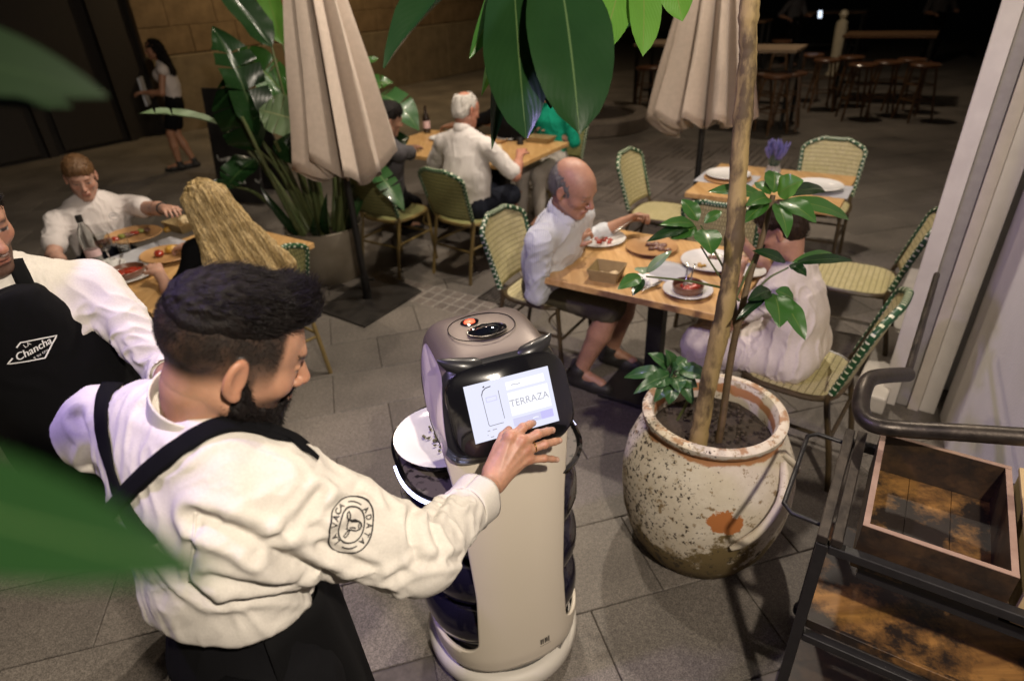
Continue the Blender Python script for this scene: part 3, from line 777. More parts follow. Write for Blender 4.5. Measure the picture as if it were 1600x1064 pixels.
blob('potato', m_yel, pix4(268, 394, .02), .028, .026, 61, 'yellow potatoes in the bowl of the blonde woman', n=3, spread=.02)
blob('cherry_tomato', m_red, pix4(247, 399, .02), .026, .022, 62, 'orange red tomato beside the yellow potatoes', n=3, spread=.014)
pp = pix4(200, 432); plate(pp, .15, 'white plate under the clay dish of dark stew, nearest the two waiters')
cazuela(pp+Z*.01, .095, .032, 'clay dish of glossy dark stew on a white plate near the waiters', m_red, seed=7, n=8)
pp = pix4(176, 418); plate(pp, .075, 'little white saucer with a jug beside the dark stew')
tag(MB().lathe([(0, .0), (.03, 0), (.036, .02), (.034, .035), (.031, .035), (.031, .01), (0, .008)], 24, pp+Z*.012).build('sauce_cup', m_china), 'small white sauce cup on the little saucer', 'cup')
tag(MB().grid([[pix4(235, 395, .001)+E1*a+E2*b for a in (-.15, .15)] for b in (-.22, .22)]).build('paper_mat', m_paper, None, smooth=False, solid=.001), 'grey paper mat in the middle of the table at the left', 'place mat')
tumbler(pix4(196, 393), .036, .07, 'clear tumbler between the two platters on the left table', m_glass)
bp_ = pix4(152, 412); tb = thing('water_bottle', 'clear water bottle with a black cap in front of the man in the polo shirt', 'bottle', bp_)
MB().lathe([(0, 0), (.036, 0), (.04, .01), (.04, .17), (.03, .21), (.015, .235), (.015, .262), (.013, .262), (.012, .235), (.027, .205), (.0365, .168), (.0365, .012), (0, .006)], 24, bp_).build('body', m_glass, tb, angle=50)
MB().lathe([(0, .25), (.0175, .25), (.0175, .285), (0, .286)], 20, bp_).build('cap', m_black, tb); MB().lathe([(.0405, .05), (.0405, .09)], 24, bp_).build('label', m_label, tb)
wp_ = pix4(176, 416); wg = thing('wine_glass', 'wine glass of red wine beside the water bottle', 'glass', wp_)
MB().lathe([(0, .002), (.034, .002), (.034, .004), (.006, .008), (.004, .02), (.004, .085), (.02, .1), (.042, .135), (.038, .19), (.0365, .19), (.0405, .136), (.018, .103), (0, .097)], 28, wp_).build('bowl', m_glass, wg, angle=60)
MB().lathe([(0, .099), (.018, .104), (.0395, .135), (.0395, .15), (0, .15)], 28, wp_).build('wine', m_wine, wg, angle=60)
card_box(pix4(288, 358), .16, .13, .06, E1, 'kraft card box of bread by the hand of the man in the polo shirt')
blob('bread_roll', m_bread, pix4(290, 354, .006), .05, .05, 66, 'pale bread roll in the kraft box on the left table', n=3, spread=.025)
blob('lemon', m_yel, pix4(262, 362), .028, .026, 67, 'orange yellow fruit beside the kraft box on the left table', n=1)
tool('fork', pix4(186, 418, .01), pix4(190, 398, .02), 'fork leaning on the little saucer')
place_chair('green', at(405, 480, .46)[:2], -E1+E2*.15, 'green edged cane chair under the blonde woman', 'chairs at the left table')
# ================================================================== PARASOLS, POTS, PLANTS
m_canvas = M('canvas', (.52, .43, .36), .9, (.46, .38, .315), 30, bump=.25, bscale=300, sheen=.1)
def parasol(xy, zb, ztop, r0, seed, label, plate=None, turn=0.):
    t = thing('closed_parasol', label, 'parasol', A3(*xy, 0), group='closed canvas parasols'); rr = np.random.default_rng(seed); c = A3(*xy, 0)
    MB().tube([c+Z*.012, c+Z*(ztop+.08)], .024, 14).build('pole', m_black, t)
    n = 10; amp = rr.uniform(.7, 1.35, n); ph = rr.uniform(-.4, .4, n); drop = rr.uniform(-.08, .08, n)
    NA, NZ = 162, 26; P = []
    for i in range(NZ):
        v = i/(NZ-1); row = []
        for j in range(NA):
            a = 2*pi*j/NA; q = ((a+.22*sin(2*a+seed)+.16*sin(3*a+seed*2.))/(2*pi)*n) % n; k = int(q) % n; f = q-int(q); k2 = (k+1) % n
            tri = abs(2*f-1)                                # 1 at the rib, 0 in the pocket
            rib = tri**.6
            A_ = amp[k]*(1-f)+amp[k2]*f
            R = r0*((1-v)**.75*.74+.18*(1-v)**.3)+.012
            pl = .85*(1-v)**.6+.2+.06*sin(v*9+k*2.)
            rad = R*(1+pl*(A_*(rib-.45)))
            a2 = a+.95*(1-v)**.7*sin(pi*f)*(.7+ph[k])*.4
            z = zb+(ztop-zb)*v+(1-v)**3*(drop[k]*(1-f)+drop[k2]*f+(-.12*sin(pi*f)**1.3 if True else 0))
            row.append(c+A3(rad*cos(a2+turn), rad*sin(a2+turn), z))
        P.append(row)
    MB().grid(P, wrap=True).build('canopy', m_canvas, t, angle=70, solid=.004)
    MB().tube([c+Z*(ztop-.02), c+Z*(ztop+.05)], [.05, .02], 12).build('finial', m_black, t)
    MB().tube([c+Z*(zb-.0), c+Z*(zb+.07)], .04, 12).build('runner', m_black, t)
    if plate is not None:
        m = MB(); m.add([p+Z*.003 for p in plate]+[p+Z*.016 for p in plate], [(3, 2, 1, 0), (4, 5, 6, 7), (0, 1, 5, 4), (1, 2, 6, 5), (2, 3, 7, 6), (3, 0, 4, 7)]); m.build('base_plate', m_plate, t, smooth=False, bevel=.003)
        MB().tube([c+Z*.014, c+Z*.20], .032, 14).build('sleeve', m_black, t)
        MB().tube([c+Z*.17+A3(.03, -.01, 0), c+Z*.17+A3(.075, -.02, .0)], [.005, .012], 8).build('clamp_knob', m_black, t)
m_plate = M('steel_plate', (.018, .016, .015), .4, (.045, .04, .036), 7, metal=.3, bump=.15, rvar=.12)
pc = [at(497, 487, 0), at(570, 513, 0), at(660, 457, 0), at(590, 425, 0)]
parasol(at(575, 468, 0)[:2], 1.06, 2.75, .222, 4, 'closed cream parasol in front of the big leafed plant, on a black steel plate', pc)
pr = A3(1.62, 5.15, 0); parasol(pr[:2], 1.04, 2.75, .285, 9, 'closed cream parasol behind the empty laid table', [pr+E1*a*.28+E2*b*.28 for a, b in ((-1, -1), (1, -1), (1, 1), (-1, 1))], 2.6)

# ---- leaves
def leaf_mat(name, c1, c2, rough=.35, trans=.25, vein=(.16, .22, .05), bmp=.10):
    m = M(name, c1, rough, coat=.25 if rough > .3 else .0, spec=.5 if rough > .3 else .38); N, L, b = nodes(m)
    uv = N.new('ShaderNodeTexCoord'); sx = N.new('ShaderNodeSeparateXYZ'); L.new(uv.outputs['UV'], sx.inputs[0])
    # midrib near v=.5, slanted side veins
    a = N.new('ShaderNodeMath'); a.operation = 'SUBTRACT'; L.new(sx.outputs[1], a.inputs[0]); a.inputs[1].default_value = .5
    ab = N.new('ShaderNodeMath'); ab.operation = 'ABSOLUTE'; L.new(a.outputs[0], ab.inputs[0])
    mr = N.new('ShaderNodeMapRange'); mr.inputs['From Min'].default_value = .006; mr.inputs['From Max'].default_value = .018; mr.inputs['To Min'].default_value = 1; mr.inputs['To Max'].default_value = 0; L.new(ab.outputs[0], mr.inputs[0])
    k = N.new('ShaderNodeMath'); k.operation = 'MULTIPLY_ADD'; L.new(ab.outputs[0], k.inputs[0]); k.inputs[1].default_value = -.7; L.new(sx.outputs[0], k.inputs[2])
    s = N.new('ShaderNodeMath'); s.operation = 'MULTIPLY'; L.new(k.outputs[0], s.inputs[0]); s.inputs[1].default_value = 95
    sn = N.new('ShaderNodeMath'); sn.operation = 'SINE'; L.new(s.outputs[0], sn.inputs[0])
    n = N.new('ShaderNodeTexNoise'); n.inputs['Scale'].default_value = 9; n.inputs['Detail'].default_value = 4; L.new(uv.outputs['Object'], n.inputs['Vector'])
    cr = N.new('ShaderNodeMix'); cr.data_type = 'RGBA'; cr.inputs[6].default_value = (*c1, 1); cr.inputs[7].default_value = (*c2, 1); L.new(n.outputs[0], cr.inputs[0])
    mv = N.new('ShaderNodeMix'); mv.data_type = 'RGBA'; L.new(mr.outputs[0], mv.inputs[0]); L.new(cr.outputs[2], mv.inputs[6]); mv.inputs[7].default_value = (*vein, 1)
    L.new(mv.outputs[2], b.inputs['Base Color'])
    bp = N.new('ShaderNodeBump'); bp.inputs['Strength'].default_value = bmp; bp.inputs['Distance'].default_value = .003; L.new(sn.outputs[0], bp.inputs['Height']); L.new(bp.outputs[0], b.inputs['Normal'])
    # light through the blade
    tr = N.new('ShaderNodeBsdfTranslucent'); L.new(mv.outputs[2], tr.inputs[0]); ms = N.new('ShaderNodeMixShader'); ms.inputs[0].default_value = trans
    out = N['Material Output']; L.new(b.outputs[0], ms.inputs[1]); L.new(tr.outputs[0], ms.inputs[2]); L.new(ms.outputs[0], out.inputs[0])
    return m
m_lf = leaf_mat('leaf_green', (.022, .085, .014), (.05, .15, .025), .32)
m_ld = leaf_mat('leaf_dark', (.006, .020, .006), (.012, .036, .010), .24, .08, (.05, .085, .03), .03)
m_lshade = leaf_mat('leaf_shaded', (.004, .011, .003), (.007, .018, .005), .5, .05, (.012, .025, .008), .02)  # darker copy of the leaf colour, shade painted in for the upper left blades
m_ll = leaf_mat('leaf_light', (.07, .20, .025), (.12, .28, .04), .4, .4)
m_lp = leaf_mat('leaf_pale', (.12, .19, .09), (.18, .26, .13), .45, .2, (.34, .36, .18))
m_lb = leaf_mat('leaf_shrub', (.02, .075, .02), (.05, .13, .04), .35, .15, (.2, .28, .12))
m_stem = M('green_stem', (.05, .075, .022), .5, (.09, .10, .035), 12); m_soil = M('soil', (.018, .012, .008), .95, (.045, .03, .02), 60, bump=1.)
def leaf(parent, base, tip, width, mat, up=Z, arch=.12, fold=.25, shape='oval', name='leaf', nx=14, ny=9, wave=.0, slits=0, seed=0, twist=0.):
    base = np.asarray(base, float); tip = np.asarray(tip, float); d = tip-base; L = np.linalg.norm(d); d = d/L
    s = nrm(np.cross(d, nrm(up))); u = np.cross(s, d); rr = np.random.default_rng(seed+int(abs(base[0])*997) % 1000)
    P = []; uvs = []
    for i in range(nx):
        t = i/(nx-1)
        if shape == 'oval': w = sin(pi*min(1, t*1.0+.0)**.85)**.8 if 0 < t < 1 else .03
        elif shape == 'obov': w = (sin(pi*t**1.45)**.75) if 0 < t < 1 else .03
        elif shape == 'full': w = (sin(pi*t**1.3)**.62) if 0 < t < 1 else .03
        elif shape == 'paddle': w = min(1, (t*5)**.6)*(1-max(0, (t-.55)/.45)**2.2) if 0 < t < 1 else .02
        else: w = sin(pi*t**.6)**.9 if 0 < t < 1 else .02
        a = twist*t; s2 = s*cos(a)+u*sin(a); u2 = u*cos(a)-s*sin(a)
        c = base+d*L*t+u*(arch*L*4*t*(1-t)-.0)
        for j in range(ny):
            q = -1+2*j/(ny-1); off = w*width/2*q
            wv = wave*width*sin(t*17+q*2+seed)*abs(q)
            p = c+s2*off+u2*(fold*abs(off)+wv)
            P.append(p); uvs.append((t, .5+q/2))
    Fs = []
    slit = set(rr.integers(2, nx-2, slits)) if slits else set()
    m = MB()
    for i in range(nx-1):
        for j in range(ny-1):
            Fs.append((i*ny+j, (i+1)*ny+j, (i+1)*ny+j+1, i*ny+j+1))
    if slits:      # torn blade: split the mesh at some ribs, letting the lobes part
        V2 = list(P); F2 = []; UV2 = list(uvs)
        rows = {i: i*ny for i in range(nx)}
        for i in range(nx-1):
            lo = rows[i]; hi = rows[i+1]
            if i in slit:
                lo = len(V2)
                for j in range(ny):
                    q = -1+2*j/(ny-1); V2.append(P[i*ny+j]+d*L*.035*abs(q)**.7-u*width*.06*abs(q)); UV2.append(uvs[i*ny+j])
            for j in range(ny-1): F2.append((lo+j, hi+j, hi+j+1, lo+j+1))
        P, Fs, uvs = V2, F2, UV2
    me = raw_mesh(name, P, Fs, mat); uv = me.uv_layers.new(name='UVMap')
    for lp in me.loops: uv.data[lp.index].uv = uvs[lp.vertex_index]
    o = link(name, me, parent); return o

# ---- planter with the tall bird of paradise plant
m_conc = M('planter_concrete', (.27, .235, .185), .7, (.20, .165, .115), 4.5, bump=.25, bscale=60, rvar=.15)
pc_ = A3(-1.46, 4.80, 0); pl_ = thing('planter', 'tapered beige round planter holding the big leafed plant', 'planter', pc_)
MB().lathe([(0, .0), (.225, 0), (.235, .012), (.305, .42), (.31, .44), (.295, .445), (.285, .43), (.275, .36), (0, .36)], 48, pc_).build('pot', m_conc, pl_, angle=35)
MB().lathe([(.277, .372), (0, .385)], 24, pc_).build('soil', m_soil, pl_)
bp_t = thing('bird_of_paradise', 'tall bird of paradise plant with torn paddle leaves behind the left parasol', 'plant', pc_+Z*.38)
def stalk(pts, r0, r1, mat=m_stem, parent=None, name='stalk', n=14): return MB().tube(spline(pts, n), list(np.linspace(r0, r1, n)), 8).build(name, mat, parent)
def bop(basepx, tippx, db, dt, w, mat, up, arch=.1, fold=.3, slits=4, seed=0, root=(0, 0), shape='paddle'):
    b = dp(*basepx, db); t_ = dp(*tippx, dt); rt = pc_+A3(root[0], root[1], .38)
    mid = rt*.45+b*.55+Z*.1; stalk([rt, mid, b], .02, .008, parent=bp_t)
    leaf(bp_t, b, t_, w, mat, up, arch, fold, shape, slits=slits, seed=seed, nx=16, wave=.03)
V_ = -_fw      # towards the camera
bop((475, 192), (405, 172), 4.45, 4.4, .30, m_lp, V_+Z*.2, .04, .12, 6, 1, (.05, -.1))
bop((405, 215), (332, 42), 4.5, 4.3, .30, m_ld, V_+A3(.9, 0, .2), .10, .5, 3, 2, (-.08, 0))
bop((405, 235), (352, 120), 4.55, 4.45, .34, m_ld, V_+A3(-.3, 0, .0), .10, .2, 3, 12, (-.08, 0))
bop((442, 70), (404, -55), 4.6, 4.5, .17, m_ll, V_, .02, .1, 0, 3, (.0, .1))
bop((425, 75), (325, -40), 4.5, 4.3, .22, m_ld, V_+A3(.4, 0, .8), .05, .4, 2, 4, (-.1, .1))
bop((345, 196), (216, 178), 4.5, 4.25, .10, m_lp, A3(0, -.3, 1), .05, .6, 2, 5, (-.14, 0))
bop((448, 150), (372, 75), 4.7, 4.6, .26, m_lf, V_+Z*.4, .08, .3, 3, 6, (.02, .12))
bop((590, 150), (655, 205), 4.9, 4.8, .22, m_lb, V_+Z*.9, .22, .2, 2, 7, (.12, .1))
bop((560, 108), (592, 92), 5.0, 5.0, .08, m_lf, V_+Z*.6, .1, .3, 0, 8, (.1, .12))
bop((555, 150), (615, 130), 5.0, 4.95, .16, m_lf, V_+Z*.6, .15, .3, 1, 9, (.1, .12))
bop((575, 262), (632, 330), 4.75, 4.55, .16, m_lb, V_+Z*.9, .2, .25, 2, 10, (.15, .0))
bop((440, 215), (470, 260), 4.4, 4.3, .17, m_ld, V_, .1, .3, 0, 11, (.02, -.12))
bop((360, 290), (330, 285), 4.5, 4.4, .06, m_ld, V_, .1, .3, 0, 13, (-.2, -.05))
bop((400, 250), (350, 300), 4.6, 4.5, .22, m_ld, V_+Z*.5, .1, .3, 2, 14, (-.15, -.05))
bop((600, 240), (640, 215), 4.9, 4.9, .18, m_ld, V_+Z*.5, .15, .3, 1, 15, (.15, .05))
rr = np.random.default_rng(21)
for q in range(16):
    a = rr.uniform(0, 2*pi); r = rr.uniform(.05, .2); rt = pc_+A3(cos(a)*r, sin(a)*r, .37)
    stalk([rt, rt+A3(cos(a)*.1, sin(a)*.1, .3), rt+A3(cos(a)*rr.uniform(.15, .4), sin(a)*rr.uniform(.15, .35), rr.uniform(.6, 1.2))], .024, .012, parent=bp_t)
for q in range(8):
    a = rr.uniform(0, 2*pi); r = rr.uniform(.05, .2); rt = pc_+A3(cos(a)*r, sin(a)*r, .37)
    leaf(bp_t, rt, rt+A3(cos(a)*.22, sin(a)*.22, rr.uniform(.25, .5)), .07, m_ld if q % 3 else m_lb, V_, .15, .3, 'oval', seed=q)

# ---- the weathered jar and its tree
def jar_mat():
    m = M('limed_terracotta', (.60, .54, .44), .8); N, L, b = nodes(m)
    tc = N.new('ShaderNodeTexCoord'); sx = N.new('ShaderNodeSeparateXYZ'); L.new(tc.outputs['Object'], sx.inputs[0])
    def noise(s, d=8, r=.65, off=0.):
        mp = N.new('ShaderNodeMapping'); mp.inputs['Location'].default_value = (off, off*.7, off*.3); L.new(tc.outputs['Object'], mp.inputs[0])
        n = N.new('ShaderNodeTexNoise'); n.inputs['Scale'].default_value = s; n.inputs['Detail'].default_value = d; n.inputs['Roughness'].default_value = r; L.new(mp.outputs[0], n.inputs['Vector']); return n.outputs[0]
    def rng_(src, a, c, lo=0., hi=1.):
        r = N.new('ShaderNodeMapRange'); r.inputs['From Min'].default_value = a; r.inputs['From Max'].default_value = c; r.inputs['To Min'].default_value = lo; r.inputs['To Max'].default_value = hi; L.new(src, r.inputs[0]); return r.outputs[0]
    def mix(f, A_, B_):
        x = N.new('ShaderNodeMix'); x.data_type = 'RGBA'; L.new(f, x.inputs[0])
        for s_, q in ((6, A_), (7, B_)):
            if isinstance(q, tuple): x.inputs[s_].default_value = (*q, 1)
            else: L.new(q, x.inputs[s_])
        return x.outputs[2]
    def math_(op, a, c):
        x = N.new('ShaderNodeMath'); x.operation = op
        for i, q in enumerate((a, c)):
            if isinstance(q, (int, float)): x.inputs[i].default_value = q
            else: L.new(q, x.inputs[i])
        return x.outputs[0]
    base = mix(rng_(noise(6), .35, .7), (.66, .60, .50), (.50, .43, .32))
    base = mix(rng_(noise(9, 9, .75, 2.), .575, .61), base, (.33, .26, .16)); base = mix(rng_(noise(24, 6, .7, 12.), .60, .64), base, (.24, .17, .09))                     # worn lime
    low = rng_(sx.outputs[2], .46, .08)                                                      # mossy dirt climbs from the foot
    f = math_('ADD', noise(6.5, 10, .74, 5.), math_('MULTIPLY', low, .27))
    base = mix(rng_(f, .64, .69), base, (.16, .115, .045))
    f2 = math_('ADD', noise(17, 9, .7, 9.), math_('MULTIPLY', low, .16)); base = mix(rng_(f2, .68, .72), base, (.055, .04, .02))
    f3 = math_('ADD', noise(70, 3, .6, 1.), math_('MULTIPLY', rng_(sx.outputs[0], .05, -.3), .13)); base = mix(rng_(f3, .68, .71), base, (.04, .028, .02))   # black specks on the left flank
    mp = N.new('ShaderNodeVectorMath'); mp.operation = 'DISTANCE'; L.new(tc.outputs['Object'], mp.inputs[0]); mp.inputs[1].default_value = JCH
    ch = math_('ADD', mp.outputs['Value'], math_('MULTIPLY', noise(13, 5, .65, 3.), .16)); chip = rng_(ch, .128, .124)
    base = mix(chip, base, (.42, .15, .04))
    rim = math_('ADD', sx.outputs[2], math_('MULTIPLY', noise(12, 5, .6, 4.), .05)); rimf = math_('MULTIPLY', rng_(rim, .612, .618), rng_(rim, .656, .650))
    base = mix(rimf, base, (.36, .17, .07))
    topw = math_('MULTIPLY', rng_(sx.outputs[2], .644, .650), rng_(noise(13, 6, .7, 6.), .50, .58)); base = mix(topw, base, (.34, .20, .11))
    L.new(base, b.inputs['Base Color'])
    bp = N.new('ShaderNodeBump'); bp.inputs['Strength'].default_value = .5; bp.inputs['Distance'].default_value = .004; L.new(noise(38, 8, .7), bp.inputs['Height']); L.new(bp.outputs[0], b.inputs['Normal'])
    return m
jc = A3(.735, 1.84, 0); JCH = (-.025, -.30, .40)
jar = thing('weathered_jar', 'big round lime washed terracotta jar holding the slim tree', 'pot', jc, world=False)
m_jar = jar_mat()
prof = [(0, 0), (.222, 0), (.238, .014), (.286, .1), (.312, .2), (.321, .3), (.320, .38), (.305, .47), (.275, .545), (.250, .585), (.240, .60), (.242, .612), (.256, .622), (.258, .645), (.246, .655), (.225, .652), (.214, .63), (.210, .58), (.22, .5)]
P = []
for (r, z) in prof[1:]:
    row = []
    for j in range(72):
        a = 2*pi*j/72; k = 1+.012*sin(a*2+1)+.008*sin(a*3+z*9); row.append((r*cos(a)*k, r*sin(a)*k, z))
    P.append(row)
MB().grid(P, wrap=True).build('body', m_jar, jar, angle=50)
MB().lathe([(0, .001), (.223, .001)], 40).build('foot', m_jar, jar)
def jsurf(a, z, off=0.):
    r = np.interp(z, [p[1] for p in prof[1:13]], [p[0] for p in prof[1:13]])+off; return A3(r*cos(a), r*sin(a), z)
hs = [jsurf(radians(-47)+radians(-43)*t, .56-.27*t, .010+.022*sin(pi*t)) for t in np.linspace(0, 1, 12)]
MB().tube(hs, [.012]+[.0155]*10+[.010], 10).build('handle', m_jar, jar)
hs = [jsurf(radians(-42)+radians(20)*t, .575-.14*t, .006+.008*sin(pi*t)) for t in np.linspace(0, 1, 8)]
MB().tube(hs, .010, 8).build('handle', m_jar, jar)
P = [[(r*cos(2*pi*j/48), r*sin(2*pi*j/48), .555+.018*float(fbm(A3(r*cos(2*pi*j/48)*9, r*sin(2*pi*j/48)*9, 0)))) for j in range(48)] for r in (.214, .16, .1, .05, .001)]
MB().grid(P, wrap=True).build('soil', m_soil, jar)
rr = np.random.default_rng(77); q = MB()
for k_ in range(150):
    a_ = rr.uniform(0, 2*pi); r_ = .2*math.sqrt(rr.random()); z_ = rr.uniform(.004, .011); q.box((r_*cos(a_), r_*sin(a_), .560+z_*.5), (z_*2, z_*1.5, z_), rotz(rr.uniform(0, 3)), taper=.6)
o = q.build('soil_clods', m_soil, jar, smooth=False); o['kind'] = 'stuff'
m_bark = M('bark', (.29, .21, .085), .75, (.075, .05, .022), 16, stretch=(1, 1, .4), bump=1., bscale=38, thr=(.47, .60), detail=9.)
m_twig = M('twig_bark', (.13, .085, .045), .7, (.075, .05, .025), 20, bump=.4)
tr_ = thing('potted_tree', 'slim tree with a mottled trunk and long leaves growing from the weathered jar', 'tree', jc+Z*.55)
tb0 = jc+A3(-.085, -.10, .55); tp = dp(1172, 0, 1.66)
rr = np.random.default_rng(5)
trk = spline([tb0, dp(1107, 600, 2.14), dp(1133, 480, 2.0), dp(1147, 380, 1.92), dp(1155, 250, 1.84), dp(1168, 100, 1.73), tp, tp+A3(.0, .02, .5), tp+A3(-.1, -.05, 1.3)], 150)
trr = [.031-.009*i/149+.0013*sin(i*.7)+.0011*sin(i*.23+1)+(.0022 if i % 13 == 5 else 0)+rr.normal(0, .0005) for i in range(150)]; trr[0] = .040; trr[1] = .035
MB().tube(trk, trr, 18).build('trunk', m_bark, tr_)
stem2 = [jc+A3(.0, -.075, .55), dp(1128, 660, 2.22), dp(1142, 560, 2.12), dp(1155, 500, 2.05), dp(1172, 430, 2.02), dp(1192, 370, 1.98), dp(1208, 305, 1.94)]
MB().tube(spline(stem2, 30), list(np.linspace(.014, .008, 30)), 10).build('stem', m_twig, tr_)
MB().tube(spline([dp(1152, 520, 2.07), dp(1146, 470, 2.03), dp(1150, 448, 2.02)], 8), .011, 8).build('stem', m_twig, tr_)
def twig(*pts, r=.0035): MB().tube(spline([dp(*p) for p in pts], 14), list(np.linspace(r*1.25, r*.8, 14)), 6).build('twig', m_stem, tr_)
def lf(b, t_, w, mat=m_lf, up=V_+Z*.6, arch=.1, fold=.2, shape='oval', par=None, seed=0, wave=.03): leaf(par or tr_, dp(*b), dp(*t_), w, mat, up, arch, fold, shape, seed=seed, wave=wave)
# top rosette by the woman's head
c = (1208, 308, 1.94)
for (x, y, d, w, mt) in ((1105, 300, 1.90, .05, m_lf), (1165, 322, 1.85, .055, m_lf), (1255, 282, 1.88, .085, m_ll), (1208, 268, 2.02, .07, m_lf), (1328, 345, 1.98, .055, m_lf), (1275, 348, 1.86, .07, m_lf), (1230, 372, 1.84, .055, m_lf), (1180, 285, 2.0, .05, m_lf), (1290, 300, 2.06, .05, m_ld), (1160, 350, 1.9, .045, m_lf)):
    lf((c[0]+(x-c[0])*.16, c[1]+(y-c[1])*.16, c[2]), (x, y, d), w, mt, seed=x)
# branch reaching left over the table
twig((1155, 470, 2.03), (1120, 425, 1.98), (1095, 385, 1.95))
c = (1095, 352, 1.93)
twig((1150, 455, 2.02), (1118, 395, 1.97), c)
for (x, y, d, w, mt) in ((1065, 312, 1.95, .055, m_lf), (1128, 330, 1.94, .035, m_lf), (1030, 352, 1.86, .04, m_lf), (1048, 374, 1.9, .055, m_lf), (1112, 398, 1.86, .085, m_lf), (1010, 378, 1.88, .04, m_ld)):
    lf((c[0]+(x-c[0])*.15, c[1]+(y-c[1])*.15, c[2]), (x, y, d), w, mt, seed=x)
twig((1140, 452, 2.0), (1080, 440, 1.93), (1010, 432, 1.86))
for (x, y, d, w, mt) in ((965, 452, 1.82, .045, m_lf), (988, 462, 1.84, .035, m_ld), (1050, 392, 1.83, .03, m_lp), (1000, 418, 1.9, .045, m_lp)):
    lf((1006+(x-1006)*.1, 430+(y-430)*.1, 1.86), (x, y, d), w, mt, seed=x)
twig((1148, 470, 2.03), (1170, 420, 2.0), (1182, 400, 1.98)); twig((1158, 490, 2.04), (1195, 440, 1.98), (1232, 418, 1.95))
for (x, y, d, w, mt) in ((1332, 408, 1.98, .036, m_ld), (1300, 396, 2.02, .03, m_lf), (1175, 392, 1.93, .04, m_ld), (1260, 432, 1.9, .04, m_ld)):
    lf((1232+(x-1232)*.08, 412+(y-412)*.08, 1.95), (x, y, d), w, mt, seed=x)
twig((1160, 500, 2.05), (1190, 470, 1.95), (1205, 455, 1.92))
for (x, y, d, w, mt) in ((1218, 512, 1.84, .085, m_lf), (1258, 532, 1.84, .065, m_lf), (1168, 470, 1.86, .05, m_ld), (1240, 470, 1.95, .05, m_lf), (1150, 500, 1.9, .03, m_ld)):
    lf((1208+(x-1208)*.12, 452+(y-452)*.12, 1.92), (x, y, d), w, mt, seed=x)
# low shoot at the back of the jar
rr = np.random.default_rng(8)
MB().tube(spline([jc+A3(-.12, .06, .55), dp(1075, 620, 2.32), dp(1050, 585, 2.28)], 8), .005, 6).build('twig', m_stem, tr_)
for (bx_, by_, x, y, w) in ((1045, 575, 1012, 552, .05), (1045, 580, 975, 590, .05), (1048, 585, 1012, 605, .07), (1050, 578, 1072, 560, .05), (1055, 585, 1100, 578, .06), (1055, 590, 1090, 605, .06), (1050, 592, 1045, 632, .06), (1058, 592, 1082, 632, .05), (1046, 572, 1040, 546, .05), (1050, 590, 1022, 628, .05), (1060, 580, 1108, 592, .05), (1042, 585, 990, 615, .045), (1050, 580, 1060, 572, .07), (1052, 590, 1062, 612, .07)):
    lf((bx_, by_, 2.28), (x, y, 2.28+rr.uniform(-.08, .06)), w, m_lb, arch=.15, fold=.3, seed=x, wave=.05)

# ---- big leaves hanging from the tree above, near the camera
ov = thing('overhanging_tree', 'dark glossy broad leaves hanging in from above in the middle', 'tree', dp(860, -160, 1.15))
MB().tube(spline([dp(760, -220, 1.1), dp(860, -150, 1.1), dp(960, -170, 1.15), dp(1100, -260, 1.3)], 20), .012, 8).build('branch', m_twig, ov)
def ol(b, t_, w, mat, up, arch=.06, fold=.25, shape='oval', seed=1, wave=.02): lf(b, t_, w, mat, up, arch, fold, shape, ov, seed, wave)
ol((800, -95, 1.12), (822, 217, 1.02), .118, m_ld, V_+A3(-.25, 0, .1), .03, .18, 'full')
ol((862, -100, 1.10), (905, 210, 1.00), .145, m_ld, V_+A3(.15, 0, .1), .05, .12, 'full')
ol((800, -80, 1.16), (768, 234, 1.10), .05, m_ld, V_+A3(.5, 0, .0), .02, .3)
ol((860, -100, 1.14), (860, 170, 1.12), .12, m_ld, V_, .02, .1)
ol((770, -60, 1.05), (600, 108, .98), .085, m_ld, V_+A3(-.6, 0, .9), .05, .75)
ol((800, -60, 1.16), (733, 92, 1.12), .05, m_lf, V_+A3(.7, 0, 0), .05, .4)
ol((795, -50, 1.2), (752, 150, 1.15), .04, m_ll, V_+A3(.7, 0, 0), .05, .4)
ol((985, -80, 1.25), (938, 88, 1.2), .075, m_ll, V_, .04, .15, 'obov')
ol((1000, -90, 1.25), (1004, 88, 1.2), .072, m_ll, V_+A3(.3, 0, 0), .04, .15, 'obov')
ol((1040, -90, 1.25), (1066, 34, 1.22), .07, m_ll, V_+A3(-.3, 0, 0), .04, .15, 'obov')
ol((970, -70, 1.22), (905, 25, 1.15), .06, m_ld, V_+A3(-.3, 0, .4), .25, .6, 'obov', wave=.12)
ol((1000, -60, 1.3), (960, 60, 1.28), .06, m_lf, V_, .04, .2, 'obov')
for (x, y, d, bx_, by_) in ((985, -80, 1.25, 960, -170), (800, -95, 1.12, 830, -170), (850, -100, 1.1, 862, -150), (770, -60, 1.05, 790, -200), (1040, -90, 1.25, 1010, -190)):
    MB().tube([dp(bx_, by_, d+.02), dp(x, y, d)], .004, 6).build('leaf_stalk', m_stem, ov)
